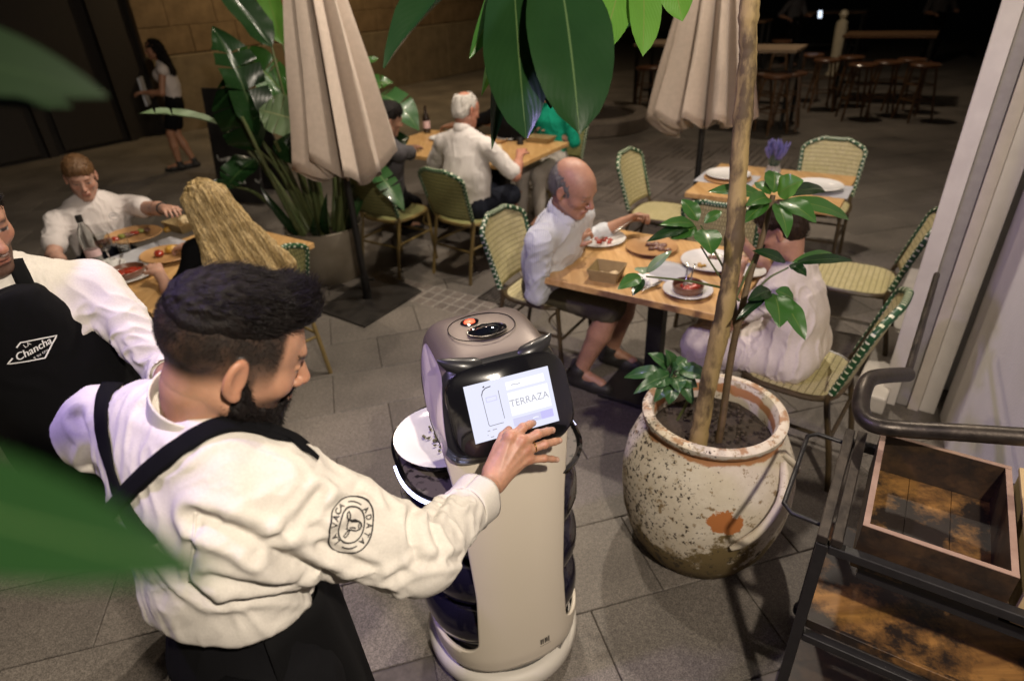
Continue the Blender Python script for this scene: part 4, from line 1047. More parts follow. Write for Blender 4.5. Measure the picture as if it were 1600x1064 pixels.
# blurred leaves right by the lens
fg = thing('near_leaf_plant', 'out of focus green blades reaching in at the lower left corner', 'plant', dp(-250, 800, .5))
leaf(fg, dp(-480, 690, .165), dp(345, 900, .125), .027, m_ld, V_+Z*.8+A3(.2, 0, 0), .05, .1, 'paddle')
MB().tube([dp(-700, 900, .30), dp(-480, 690, .165)], .004, 8).build('leaf_stalk', m_stem, fg)
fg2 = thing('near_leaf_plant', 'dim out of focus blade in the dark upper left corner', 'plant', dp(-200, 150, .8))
leaf(fg2, dp(-260, 80, .36), dp(168, 152, .33), .052, m_lshade, V_+Z*.6, .06, .1, 'oval')
leaf(fg2, dp(-200, 110, .42), (dp(112, 168, .38)), .045, m_lshade, V_+Z*.6, .05, .1, 'oval')
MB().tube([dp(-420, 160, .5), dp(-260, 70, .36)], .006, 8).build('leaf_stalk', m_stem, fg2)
# ================================================================== CART, RAIL, BAR FURNITURE
m_rust = wood_mat('rustic_board', (.12, .056, .014), (.29, .145, .036), .5, (2, 12, 12), pi/2-math.atan2(E2[1], E2[0]), coat=.1, dark=(5.5, .46, .60, (.012, .007, .004)))
m_rust2 = wood_mat('rustic_frame', (.030, .016, .008), (.055, .03, .013), .5, (3, 16, 16), 0, dark=(12, .38, .6, (.012, .008, .005)))
m_edge = M('sawn_edge', (.30, .20, .15), .7, (.22, .14, .10), 20)
m_ply = M('plywood', (.46, .34, .17), .6, (.40, .29, .14), 6, bump=.1)
m_tubem = M('worn_steel_tube', (.035, .03, .026), .42, (.075, .062, .05), 18, metal=.75, bump=.2, rvar=.15)
Re = np.stack([E1, E2, Z], 1)
cartA = at(1322, 690, .80); cartB = at(1290, 852, .80); ca = A3((cartA[0]+cartB[0])/2, (cartA[1]+cartB[1])/2, 0); CLn = np.linalg.norm((cartA-cartB)[:2]); CLn = max(CLn, .40)
cart = thing('service_cart', 'black steel cart with rustic wooden shelves at the lower right corner', 'cart', ca)
CX = 1.0
for e, nm in ((-1, 'near'), (1, 'far')):
    for x in (0, CX):
        MB().box(ca+E2*e*CLn/2+E1*x+Z*.405, (.028, .028, .81), Re).build('post', m_black, cart, smooth=False, bevel=.003)
    MB().box(ca+E2*e*CLn/2+E1*CX/2+Z*.80, (CX-.029, .026, .026), Re).build('rail', m_black, cart, smooth=False, bevel=.003)
    for z in (.10, .47): MB().box(ca+E2*e*CLn/2+E1*CX/2+Z*(z-.013), (CX-.029, .026, .026), Re).build('rail', m_black, cart, smooth=False, bevel=.003)
for dx in (-.004, .028): MB().box(ca+E1*dx+Z*(.828+.003*(dx > 0)), (.026, CLn+.03, .024), Re).build('end_bar', m_tubem, cart, smooth=False, bevel=.003)
hp = [ca+E2*(CLn/2-.03)+Z*.815, ca+E2*(CLn/2-.03)-E1*.085+Z*.82, ca+E2*(CLn/2-.055)-E1*.11+Z*.82, ca+E2*(-CLn/2+.075)-E1*.11+Z*.82, ca+E2*(-CLn/2+.05)-E1*.085+Z*.82, ca+E2*(-CLn/2+.05)+Z*.815]
MB().tube(hp, .0065, 10).build('handle', m_black, cart)
MB().box(ca+E1*(CX/2)+Z*.48, (CX-.03, CLn-.03, .02), Re).build('shelf', m_rust, cart, smooth=False, bevel=.002)
MB().box(ca+E1*(CX/2)-E2*(CLn/2-.012)+Z*.497, (CX-.03, .012, .03), Re).build('shelf_lip', m_rust, cart, smooth=False, bevel=.002)
MB().box(ca+E1*(CX/2)+Z*.11, (CX-.03, CLn-.03, .02), Re).build('shelf', m_rust2, cart, smooth=False, bevel=.002)
for x in (.02, CX-.02):
    for e in (-1, 1):
        w = MB().lathe([(0, -.014), (.038, -.014), (.044, -.008), (.044, .008), (.038, .014), (0, .014)], 20, ca+E1*x+E2*e*(CLn/2-.02)+Z*.044-Z*.0, R=np.stack([E1, Z, E2], 1)).build('wheel', m_black, cart, angle=40)
cb = ca+E1*.07+Z*.742
for e_ in (-1, 1): MB().box(ca+E1*(.07+.45)+E2*e_*(CLn/2-.05)+Z*.725, (.86, .05, .034), Re).build('support', m_black, cart, smooth=False)
crate = thing('wooden_crate', 'open rustic wooden crate with burnt patches on top of the cart', 'crate', cb)
cw, cd, chh = .305, CLn-.045, .125
MB().box(cb+E1*cw/2+Z*.008, (cw, cd, .014), Re).build('bottom', m_rust, crate, smooth=False)
for q in range(3): MB().box(cb+E1*(cw*(q+.5)/3)+Z*.0165, (cw/3-.002, cd-.026, .004), Re).build('board', m_rust, crate, smooth=False)
for e in (-1, 1):
    MB().box(cb+E1*cw/2+E2*e*(cd/2-.006)+Z*(chh/2+.016), (cw, .012, chh), Re).build('side', m_rust2, crate, smooth=False)
    MB().box(cb+E1*cw/2+E2*e*(cd/2-.006)+Z*(chh+.0175), (cw, .0125, .002), Re).build('top_edge', m_edge, crate, smooth=False)
    MB().box(cb+E1*(cw/2+e*(cw/2-.007))+Z*(chh/2+.015), (.014, cd-.026, chh), Re).build('end_panel', m_rust2, crate, smooth=False)
    MB().box(cb+E1*(cw/2+e*(cw/2-.007))+Z*(chh+.0162), (.0138, cd-.026, .002), Re).build('top_edge', m_edge, crate, smooth=False)
ply = thing('plywood_box', 'closed pale plywood box beside the open crate on the cart', 'box', cb+E1*.33)
MB().box(cb+E1*.585+Z*.07, (.52, cd, .125), Re).build('body', m_ply, ply, smooth=False, bevel=.002)
MB().box(cb+E1*.585+Z*.141, (.53, cd+.006, .012), Re).build('lid', m_ply, ply, smooth=False, bevel=.002)
# wall rail
rl = thing('handrail', 'thick worn steel handrail bent back to the white wall', 'handrail', dp(1345, 640, 1.75))
rp = [dp(1418, 585, 2.0), dp(1385, 587, 1.90), dp(1360, 592, 1.84), dp(1349, 610, 1.80), dp(1345, 635, 1.77), dp(1352, 655, 1.74), dp(1375, 666, 1.71), dp(1420, 671, 1.68), dp(1520, 677, 1.60), dp(1700, 690, 1.47), dp(1800, 700, 1.4)]
MB().tube(spline(rp, 48), .0235, 16).build('tube', m_tubem, rl)
MB().tube([rp[0], rp[0]+s_*.9], .012, 10).build('bracket', m_tubem, rl)
MB().tube([dp(1780, 698, 1.42), dp(1780, 698, 1.42)-Z*1.0], .018, 10).build('upright', m_tubem, rl)
sc_k = at(1395, 433, 0.0); tag(MB().lathe([(0, 0), (.025, .0), (.022, .012), (0, .016)], 10, at(1380, 448, 0)).build('bread_crumb', m_bread), 'small yellow crumb lying alone on the paving near the white building', 'crumb')

# menu board behind the plant
mbp = at(372, 352, 0)+A3(-.22, .80, 0)*.9
m_chalk = M('chalkboard', (.010, .009, .009), .5, (.018, .016, .016), 6); m_chalkw = M('chalk', (.36, .36, .34), .9)
brd = thing('menu_board', 'black menu board with chalk scribbles beside the big leafed plant', 'board', mbp)
bd = nrm(A3(.93, -.36, 0)); bn = A3(bd[1], -bd[0], 0); Rb_ = np.stack([bd, nrm(-bn+Z*-.0), Z], 1)
lean = radians(8); up_b = nrm(Z*cos(lean)-bn*sin(lean)); Rb2 = np.stack([bd, np.cross(up_b, bd), up_b], 1)
MB().box(mbp+up_b*.62, (.62, .025, 1.2), Rb2).build('panel', m_chalk, brd, smooth=False, bevel=.004)
MB().box(mbp+bn*-.42+Z*.55, (.62, .025, 1.15), np.stack([bd, np.cross(nrm(Z+bn*.3), bd), nrm(Z+bn*.3)], 1)).build('back_panel', m_chalk, brd, smooth=False)
nb_ = np.cross(bd, up_b); rr = np.random.default_rng(2); ms = MB()
for q in range(17):      # illegible chalk strokes and small drawings, as in the photograph
    u0 = rr.uniform(-.24, .24); v0 = rr.uniform(.25, 1.1); pts = []
    for k in range(5): pts.append(mbp+bd*(u0+k*.02+rr.uniform(-.01, .01))+up_b*(v0+rr.uniform(-.035, .035))+nb_*.0145)
    ms.tube(spline(pts, 12), .004 if q % 4 else .008, 4)
ms.build('chalk_writing', m_chalkw, brd)

# round stone planter with a dark trunk, beyond
rp_ = at(925, 214, 0)+A3(.1, .75, 0)
m_kerb = M('stone_ring', (.22, .18, .145), .8, (.15, .125, .10), 8, bump=.4)
rg = thing('stone_ring_planter', 'low round stone planter with a dark tree trunk beyond the tables', 'planter', rp_)
MB().lathe([(.88, .0), (.90, .02), (.90, .20), (.87, .23), (.68, .23), (.65, .2), (.65, .1)], 48, rp_).build('ring', m_kerb, rg, angle=40)
MB().lathe([(.66, .16), (.4, .21), (0, .24)], 32, rp_).build('soil', m_soil, rg)
dt = thing('dark_tree', 'dark tree trunk rising from the round stone planter', 'tree', rp_+Z*.2)
MB().tube(spline([rp_+Z*.15, rp_+Z*1.2+A3(.03, 0, 0), rp_+Z*2.6+A3(.1, .05, 0), rp_+Z*4.2], 14), list(np.linspace(.17, .1, 14)), 12).build('trunk', m_twig, dt)
rr = np.random.default_rng(12)
for q in range(46):
    a = rr.uniform(0, 2*pi); b0 = rp_+A3(cos(a)*rr.uniform(.05, .9), sin(a)*rr.uniform(.05, .9), rr.uniform(1.9, 3.3))
    leaf(dt, b0, b0+A3(cos(a)*.2, sin(a)*.2, rr.uniform(-.3, .1)), rr.uniform(.08, .14), m_ld if q % 3 else m_lf, Z, .1, .2, 'oval', nx=6, ny=3, seed=q)

# tall tables and bar stools in the dark
m_bar = wood_mat('bar_wood', (.10, .05, .022), (.15, .08, .035), .4, (2, 12, 12)); m_barp = wood_mat('bar_wood_pale', (.36, .25, .16), (.45, .33, .22), .4, (2, 12, 12)); m_seatw = M('stool_seat', (.11, .045, .02), .35, (.16, .07, .03), 9, coat=.3)
def high_table(c, lx, ly, label, mt, h=1.06, rot=0.):
    c = A3(c[0], c[1], 0); t = thing('bar_table', label, 'table', c, group='tall bar tables'); Rr = np.stack([E1*cos(rot)+E2*sin(rot), E2*cos(rot)-E1*sin(rot), Z], 1); x, y = Rr[:, 0], Rr[:, 1]
    for q in range(4): MB().box(c+y*(ly*(q+.5)/4-ly/2)+Z*(h-.02), (lx, ly/4-.002, .04), Rr).build('plank', mt, t, smooth=False)
    for a in (-1, 1):
        for b in (-1, 1): MB().box(c+x*a*(lx/2-.05)+y*b*(ly/2-.05)+Z*(h/2-.02), (.05, .05, h-.04), Rr).build('leg', m_black, t, smooth=False)
    MB().box(c+Z*.3, (lx-.1, .035, .035), Rr).build('footrest', m_black, t, smooth=False)
    return t
high_table(at(1040, 66, 1.06), .8, .8, 'pale topped tall bar table left of the right parasol', m_barp)
high_table(at(1205, 74, 1.06), .85, .8, 'tall bar table just right of the tree trunk', m_barp)
high_table(at(1392, 52, 1.06), 1.3, .8, 'long brown tall bar table at the upper right', m_bar)
high_table(at(1170, 32, 1.06), .9, .7, 'small dark bar table with pale plates at the top, behind the tree trunk', m_bar)
def make_stool():
    t = thing('bar_stool', 'x', 'stool', world=False, group='bar stools at the tall tables')
    MB().lathe([(0, .70), (.15, .70), (.165, .715), (.165, .735), (.155, .745), (.1, .742), (0, .738)], 24).build('seat', m_seatw, t, angle=40)
    for a in range(4):
        q = pi/4+a*pi/2; MB().tube([A3(cos(q)*.12, sin(q)*.12, .70), A3(cos(q)*.215, sin(q)*.215, 0)], .014, 7).build('leg', m_bar, t)
    for z, r in ((.28, .18), (.48, .153)):
        for a in range(4):
            q = pi/4+a*pi/2; q2 = q+pi/2; MB().tube([A3(cos(q)*r, sin(q)*r, z), A3(cos(q2)*r, sin(q2)*r, z)], .009, 6).build('rung', m_bar, t)
    return t
spots = [(1013, 108, 'at the pale bar table left of the right parasol'), (1213, 121, 'nearest the tree trunk, under the tall table'), (1188, 116, 'half hidden behind the tree trunk'), (1292, 96, 'left of the long brown bar table'), (1348, 104, 'in front of the long brown bar table, at its left'), (1388, 100, 'in front of the long brown bar table, in the middle'), (1425, 96, 'in front of the long brown bar table, at its right'), (1045, 96, 'behind the right parasol'), (1238, 117, 'under the right end of the table by the trunk'), (1268, 88, 'standing behind the stool left of the long brown table'), (1330, 92, 'behind the long brown bar table, at its left end'), (1446, 104, 'at the right end of the long brown bar table'), (1150, 62, 'by the small dark bar table behind the trunk'), (1222, 66, 'between the two tables right of the trunk')]
st0 = None
for x, y, lab in spots:
    p = at(x, y, .74); s = make_stool() if st0 is None else copy_tree(st0); st0 = st0 or s
    s.location = (p[0], p[1], 0); s.rotation_euler = (0, 0, random.uniform(0, 1.5)); s.scale = (1.2, 1.2, 1.04); s['label'] = 'dark wooden bar stool '+lab
# pale post catching the light, far back
pp = at(1300, 118, 0); bl = thing('pale_post', 'pale glossy post with a rounded top catching the light among the bar tables', 'post', pp)
m_post = M('pale_gloss', (.75, .68, .52), .25, (.62, .55, .4), 8, coat=.5)
MB().lathe([(.0, 0), (.14, 0), (.14, .05), (.10, .07), (.105, .5), (.12, .9), (.11, 1.02), (.04, 1.08), (0, 1.09)], 20, pp).build('shaft', m_post, bl)
MB().lathe([(0, 1.08), (.06, 1.1), (.09, 1.16), (.06, 1.23), (0, 1.25)], 16, pp).build('knob', m_post, bl)
high_table(at(1300, 18, 1.06), 1.6, .8, 'far bar table behind the pale post', m_bar)
tag(MB().lathe([(0, 0), (.11, 0), (.12, .015), (0, .016)], 20, at(1165, 34, 1.062)).build('plate', m_china), 'pale plate on the small dark bar table behind the trunk', 'plate')
phn = thing('phone', 'lit phone screen held up by the dim figure behind the bar tables', 'phone', dp(1281, 23, 13.2)); MB().box(dp(1281, 23, 13.2), (.09, .012, .16), frame(A3(.1, 1, -.4))).build('case', m_black, phn, smooth=False); MB().box(dp(1281, 23, 13.19)-A3(0, .012, 0), (.08, .004, .145), frame(A3(.1, 1, -.4))).build('lit_screen', M('phone_glow', (.02, .02, .02), .3, emit=(.75, .85, 1.), estr=1.6), phn, smooth=False)
# ================================================================== THE SERVING ROBOT
m_cream = M('cream_shell', (.72, .645, .53), .36, coat=.25, bump=.04, scale=30); m_gloss = M('gloss_black', (.006, .006, .007), .10, coat=.6)
m_satin = M('satin_black', (.014, .014, .014), .34, coat=.15); m_bronze = M('bronze_top', (.13, .105, .088), .42, (.16, .13, .11), 4, metal=.35)
m_bump = M('bumper_white', (.66, .62, .55), .5); m_led = M('led_strip', (.5, .5, 1.), .4, emit=(.62, .66, 1.), estr=9.)
m_redled = M('red_button', (.6, .03, .02), .3, emit=(1., .10, .04), estr=2.5)
m_lens = M('camera_lens', (.004, .005, .008), .04, coat=1.); m_chrome = M('chrome_ring', (.25, .24, .23), .2, metal=1.)
m_navy = M('navy_bin', (.008, .007, .018), .14, coat=.5)
def tray_mat():
    m = M('tray_wood', (.06, .05, .045), .4); N, L, b = nodes(m); tc = N.new('ShaderNodeTexCoord')
    w = N.new('ShaderNodeTexWave'); w.wave_type = 'RINGS'; w.inputs['Scale'].default_value = 26; w.inputs['Distortion'].default_value = 7; w.inputs['Detail'].default_value = 3; w.inputs['Detail Scale'].default_value = 1.2
    mp = N.new('ShaderNodeMapping'); mp.inputs['Location'].default_value = (.5, .1, 0); L.new(tc.outputs['Object'], mp.inputs[0]); L.new(mp.outputs[0], w.inputs['Vector'])
    r = N.new('ShaderNodeValToRGB'); r.color_ramp.elements[0].color = (.012, .010, .010, 1); r.color_ramp.elements[1].color = (.10, .085, .08, 1); r.color_ramp.elements[1].position = .35
    L.new(w.outputs[0], r.inputs[0]); L.new(r.outputs[0], b.inputs['Base Color']); return m
m_tray = tray_mat()
RYAW = radians(20); RC = A3(-.085, 1.445, 0)
rob = thing('serving_robot', 'cat eared serving robot with a lit touch screen, cream front and black trays', 'robot', RC, RYAW, world=False)
RM = rotz(RYAW)
def rw(p): return RC+RM@np.asarray(p, float)
N_ = 64
# wheels, bumper and skirt
MB().lathe([(.0, .012), (.20, .012), (.22, .03), (.22, .06), (0, .06)], N_).build('chassis', m_satin, rob, angle=40)
MB().lathe([(.23, .030), (.252, .034), (.264, .052), (.264, .085), (.255, .104), (.235, .108)], N_, sy=1.02).build('bumper', m_bump, rob, angle=60)
MB().lathe([(.225, .104), (.232, .108), (.236, .15), (.225, .16)], N_).build('skirt', m_satin, rob, angle=60)
for k in range(6):
    a = radians(-58+k*5.2); MB().box((.238*cos(a), .238*sin(a), .131), (.006, .010, .006), rotz(a)).build('vent', m_gloss, rob, smooth=False)
MB().box((.245*cos(radians(-52)), .245*sin(radians(-52)), .118), (.012, .07, .022), rotz(radians(-52))).build('sensor_plate', m_chrome, rob, smooth=False, bevel=.003)
# shell: a band round the foot that runs up into the narrow front panel
def shellR(z): return np.interp(z, [.14, .2, .35, .7, 1.05], [.240, .246, .243, .236, .228])
def lim(z):
    lo = radians(180)
    hi = np.interp(z, [.2, .3, .5, .8, .95, 1.05], [36, 34.5, 33, 37, 42, 46])
    if z <= .2351: return lo
    t = np.clip((z-.235)/.055, 0, 1); return radians(hi)+radians(14)*(1-math.sqrt(max(0, 1-(1-t)**2)))
def shell_pt(th, z):
    R = shellR(z); c_, s__ = cos(th), sin(th); k = (abs(c_)**2.5+abs(s__)**2.5)**(-1/2.5); return (R*k*c_*.985, R*k*s__, z)
l0 = lim(.23511); front_a = [-pi/2+(-1+2*j/64)*l0 for j in range(65)]; back_a = list(np.linspace(front_a[-1], front_a[0]+2*pi, 52)[1:-1]); nf = len(front_a)+len(back_a)
q = MB(); foot_z = list(np.linspace(.148, .235, 7)); q.grid([[shell_pt(a, z) for a in front_a+back_a] for z in foot_z], wrap=True)
prev = [6*nf+j for j in range(65)]
for z in list(.2351+.055*np.array([.02, .05, .10, .18, .28, .42, .6, .8, 1.]))+list(np.linspace(.31, 1.06, 22)):
    l = lim(z); o0 = len(q.v); q.v += [shell_pt(-pi/2+(-1+2*j/64)*l, z) for j in range(65)]
    for j in range(64): q.f.append((prev[j], prev[j+1], o0+j+1, o0+j)); q.m.append(0)
    prev = [o0+j for j in range(65)]
q.build('front_shell', m_cream, rob, angle=60, solid=.012)
MB().lathe([(0, .16), (.215, .165), (.21, .3), (.19, .8), (0, .82)], 40).build('core', m_gloss, rob, angle=40)
# bins between the shell and the top tray
for k, z in enumerate((.20, .40, .60)):
    prof = [(.19, z+.0), (.222, z+.012), (.246, z+.05), (.258, z+.10), (.256, z+.14), (.240, z+.18), (.205, z+.196), (.0, z+.196)]
    q = MB(); n = 56; P = []
    for (r, zz) in prof:
        P.append([(r*x*1.02, r*y*1.0+.018, zz) for x, y in supell(1, 1, n, 2.3)])
    q.grid(P, wrap=True); q.build('bin', m_navy, rob, angle=50)
# top tray
TZ = .862
def touter(r, z, dy=.025): return [(x*1.0, y*.90+dy, z) for x, y in supell(r, r, 72, 2.7)]
P = [touter(.20, TZ-.06), touter(.255, TZ-.035), touter(.272, TZ-.012), touter(.276, TZ+.006), touter(.268, TZ+.012), touter(.260, TZ+.004)]
MB().grid(P, wrap=True).build('tray_rim', m_gloss, rob, angle=60)
P = [touter(.262, TZ+.001), touter(.2, TZ+.0), touter(.1, TZ), touter(.002, TZ)]
MB().grid(P, wrap=True).build('tray_top', m_tray, rob, angle=30)
o_ = touter(.2775, TZ-.004)
def led(i0, i1):
    pts = [o_[i % 72] for i in range(i0, i1)]; MB().tube([A3(*p) for p in pts], .0042, 8, flat=1.).build('led', m_led, rob)
led(36, 46); led(47, 52); led(71, 74)
P2 = [touter(.262, TZ-.20, .045), touter(.270, TZ-.185, .045), touter(.268, TZ-.175, .045), touter(.25, TZ-.178, .045), touter(.002, TZ-.178, .045)]
MB().grid(P2, wrap=True).build('lower_tray', m_tray, rob, angle=50)
# head
prof = [(-.242, 1.035), (-.258, 1.06), (-.252, 1.085), (-.178, 1.222), (-.165, 1.243), (-.135, 1.262), (-.06, 1.276), (.03, 1.278), (.075, 1.262), (.088, 1.22), (.06, 1.12), (.0, 1.03), (-.05, .99), (-.15, .985), (-.215, 1.0)]
PC = A3(0, -.105, 1.135)
def closed_spline(pts, n):
    m = len(pts); out = []
    for i in range(n):
        t = i/n*m; k = int(t); f = t-k; a, b, c, d = [A3(*pts[(k+o) % m], 0) for o in (-1, 0, 1, 2)]
        out.append(.5*((2*b)+(c-a)*f+(2*a-5*b+4*c-d)*f*f+(3*b-a-3*c+d)*f**3))
    return out
pf = closed_spline([(y, z) for y, z in prof], 90)
def headgrid(w, grow, x0, x1, nx, e=4.0):
    rows = []
    for i in range(nx):
        x = x0+(x1-x0)*i/(nx-1); s = (max(0, 1-abs(x/w)**e))**(1/e)
        row = []
        for p in pf:
            d = A3(0, p[0], p[1])-PC; d = d*(s*.90+.10*(s > 0) if s > .02 else .1); L = np.linalg.norm(d)
            zt = np.clip((p[1]-1.05)/.22, 0, 1); xx = x*(1-.16*zt**2)
            row.append(PC+d*(1+grow/max(L, .01))+A3(xx, 0, 0))
        rows.append(row)
    return rows
xs = np.linspace(-1, 1, 35); w = .178
rows = headgrid(w, 0, -w*.999, w*.999, 41, 5.)
q = MB().grid(rows, wrap=True, flip=False); n = 90
q.f.append(tuple(range(n))); q.m.append(0); q.f.append(tuple(40*n+j for j in reversed(range(n)))); q.m.append(0)
q.build('head_shell', m_cream, rob, angle=50)
w2 = .171; rows = headgrid(w, .0035, -w2, w2, 31, 5.)
q = MB(); Pn = np.asarray(rows); o0 = len(q.v); q.v += [tuple(p) for r in Pn for p in r]
def fm(y, z): return 1 if (z > 1.255 or (y > -.10 and z > 1.15)) else 0
for i in range(30):
    for j in range(n):
        j2 = (j+1) % n; c = (Pn[i][j]+Pn[i+1][j2])/2
        q.f.append((i*n+j, i*n+j2, (i+1)*n+j2, (i+1)*n+j)); q.m.append(fm(pf[j][0], pf[j][1]))
q.build('face', [m_satin, m_bronze], rob, angle=60)
# screen plane, laid on the face
fa = A3(0, -.252, 1.085); fb = A3(0, -.178, 1.222); fu = nrm(fb-fa); fn = A3(0, -fu[2], fu[1]); Fc = (fa+fb)/2+fn*.008
def sp(a, b, off=0.): return Fc+A3(a, 0, 0)+fu*b+fn*off
def rrect(w, h, r, n=10, off=0., sq=3.6): return [sp(x, y, off) for x, y in supell(w, h, 4*n, sq)]
q = MB(); q.loft([rrect(.157, .112, 0, 16, -.012, 4.2), rrect(.157, .112, 0, 16, .002, 4.2), rrect(.152, .107, 0, 16, .006, 4.2)], caps=True); q.build('bezel', m_gloss, rob, angle=40)
def glow(name, col, s): return M(name, (.02, .02, .02), .3, emit=col, estr=s)
g_bg = glow('screen_light', (.80, .82, 1.), 1.0); g_card = glow('screen_card', (.93, .94, 1.), 1.12); g_line = glow('screen_dark', (.03, .03, .05), .6); g_txt = glow('screen_text', (.42, .42, .50), 1.); g_btn = glow('screen_button', (.58, .55, .95), 1.); g_pale = glow('screen_pale', (.66, .66, .90), 1.)
SW_, SH_ = .110, .070
scr = MB().add([sp(-SW_, -SH_, .0065), sp(SW_, -SH_, .0065), sp(SW_, SH_, .0065), sp(-SW_, SH_, .0065)], [(0, 1, 2, 3)]).build('screen', g_bg, rob, smooth=False)
def uv(u, v, off): return sp(-SW_+2*SW_*u, SH_-2*SH_*v, off)
def rect(name, u0, v0, u1, v1, mt, off=.0069):
    MB().add([uv(u0, v1, off), uv(u1, v1, off), uv(u1, v0, off), uv(u0, v0, off)], [(0, 1, 2, 3)]).build(name, mt, scr, smooth=False)
rect('search_bar', .47, .10, .93, .24, g_card); rect('card', .47, .29, .95, .70, g_card); rect('button', .47, .75, .95, .89, g_pale); rect('button_end', .80, .75, .95, .89, g_btn, .0071)
rect('map_label', .215, .27, .345, .36, g_pale, .0071); rect('map_label', .225, .285, .335, .345, g_bg, .0073)
def stroke(pts, r, mt, name='outline'):
    P = [uv(u, v, .0072) for u, v in pts]; q = MB()
    for a, b in zip(P[:-1], P[1:]):
        d = nrm(b-a); s = np.cross(fn, d)*r; q.add([a-s, b-s, b+s, a+s], [(0, 1, 2, 3)])
    q.build(name, mt, scr, smooth=False)
stroke([(.30, .10), (.24, .11), (.20, .15), (.18, .22)], .0011, g_line); stroke([(.18, .22), (.185, .5), (.19, .74), (.20, .765), (.36, .765)], .0006, g_line); stroke([(.375, .2), (.375, .45), (.38, .70)], .0006, g_line); stroke([(.21, .09), (.23, .075)], .0016, g_line)
for (u, v, l) in ((.16, .84, .03), (.22, .84, .05), (.15, .91, .012), (.18, .955, .04)): stroke([(u, v), (u+l, v)], .0012, g_txt, 'small_text')
stroke([(.53, .175), (.56, .16), (.59, .18), (.64, .17)], .0009, g_txt, 'small_text'); stroke([(.70, .83), (.74, .82), (.77, .83)], .0009, g_card, 'small_text')
V, Fs = text_mesh('TERRAZA', .0245); q = MB(); q.add([uv(.705, .49, .0074)+A3(v[0]*.98, 0, 0)+fu*v[1] for v in V], Fs); q.build('lettering', g_txt, scr, smooth=False)
# ears, camera and stop button on the top
for e in (-1, 1):
    MB().tube(spline([A3(e*.030, -.142, 1.236), A3(e*.080, -.149, 1.243), A3(e*.122, -.140, 1.256), A3(e*.150, -.128, 1.270)], 12), [.010, .018, .023, .025, .025, .024, .022, .019, .016, .012, .008, .003], 14, flat=1.).build('ear', m_satin, rob)
tz = 1.2815
def ring(cx, cy, a, b, r, mt, nm, z=tz, ee=2.2): MB().tube([A3(cx+x, cy+y, z) for x, y in supell(a, b, 40, ee)], r, 6, closed=True).build(nm, mt, rob)
ring(-.004, -.035, .088, .070, .0012, m_gloss, 'seam', tz+.0005)
MB().lathe([(.050, -.003), (.052, .003), (.044, .006), (.038, .003), (0, .002)], 40, (.002, -.062, tz), sy=.62).build('lens_ring', m_gloss, rob, angle=40)
MB().lathe([(.034, .0035), (.028, .008), (.0, .012)], 30, (.002, -.062, tz), sy=.62).build('lens', m_lens, rob)
ring(.002, -.062, .052, .032, .0016, m_chrome, 'lens_trim', tz+.003, 2.)
MB().lathe([(.024, -.003), (.025, .003), (.019, .004), (.017, .001), (0, .001)], 30, (-.026, -.002, tz), sy=.7).build('button_well', m_gloss, rob, angle=40)
MB().lathe([(.015, .001), (.014, .006), (.0, .008)], 24, (-.026, -.002, tz), sy=.7).build('button', m_redled, rob)
# mark low on the front panel
def front(x, z, off=.0075):
    R = shellR(z); a = R*.985; y = -R*(1-abs(x/a)**2.5)**(1/2.5); return A3(x, y-off, z)
q = MB(); zc = .236
for k, (x, h) in enumerate(((.046, .024), (.053, .024), (.061, .024), (.067, .022), (.074, .026))):
    q.add([front(x-.0023, zc-h/2), front(x+.0023, zc-h/2), front(x+.0023, zc+h/2), front(x-.0023, zc+h/2)], [(0, 1, 2, 3)])
for k in range(4): q.add([front(.048+k*.007-.002, zc+.003), front(.048+k*.007+.004, zc+.003), front(.048+k*.007+.004, zc+.007), front(.048+k*.007-.002, zc+.007)], [(0, 1, 2, 3)]) if k in (0, 2) else None
for k in range(8): q.add([front(.042+k*.005, zc-.022), front(.045+k*.005, zc-.022), front(.045+k*.005, zc-.019), front(.042+k*.005, zc-.019)], [(0, 1, 2, 3)])
q.build('maker_mark', M('mark_ink', (.05, .045, .04), .5), rob, smooth=False)
# plate left on the top tray
ppos = rw((-.120, .04, TZ+.003)); pl = tag(MB().lathe([(0, .004), (.07, .004), (.098, .024), (.146, .031), (.148, .034), (.098, .029), (.068, .009), (0, .0085)], 44, ppos+Z*.018).build('plate', m_china, None, angle=60), 'white plate with green crumbs on the top tray of the robot', 'plate')
tag(MB().lathe([(0, 0), (.105, 0), (.115, .006), (.115, .016), (.10, .018), (0, .018)], 36, ppos).build('stand', m_gloss), 'round black stand under the plate on the robot tray', 'stand')
fr = rw((-.045, .03, TZ+.046))
rr = np.random.default_rng(4); S = Sdf()
for k in range(34):
    p = at(686+rr.normal(0, 9), 684+rr.normal(0, 9), TZ+.036); S.ell(p, (rr.uniform(.003, .009), rr.uniform(.002, .005), .003), rotz(rr.uniform(0, 3)), k=.001)
V, Q, _ = S.mesh(.0016); o = link('salad_scraps', raw_mesh('salad_scraps', V, Q, M('salad', (.14, .15, .03), .5, (.06, .035, .015), 60))); tag(o, 'green and brown salad scraps on the plate the robot carries', 'food')
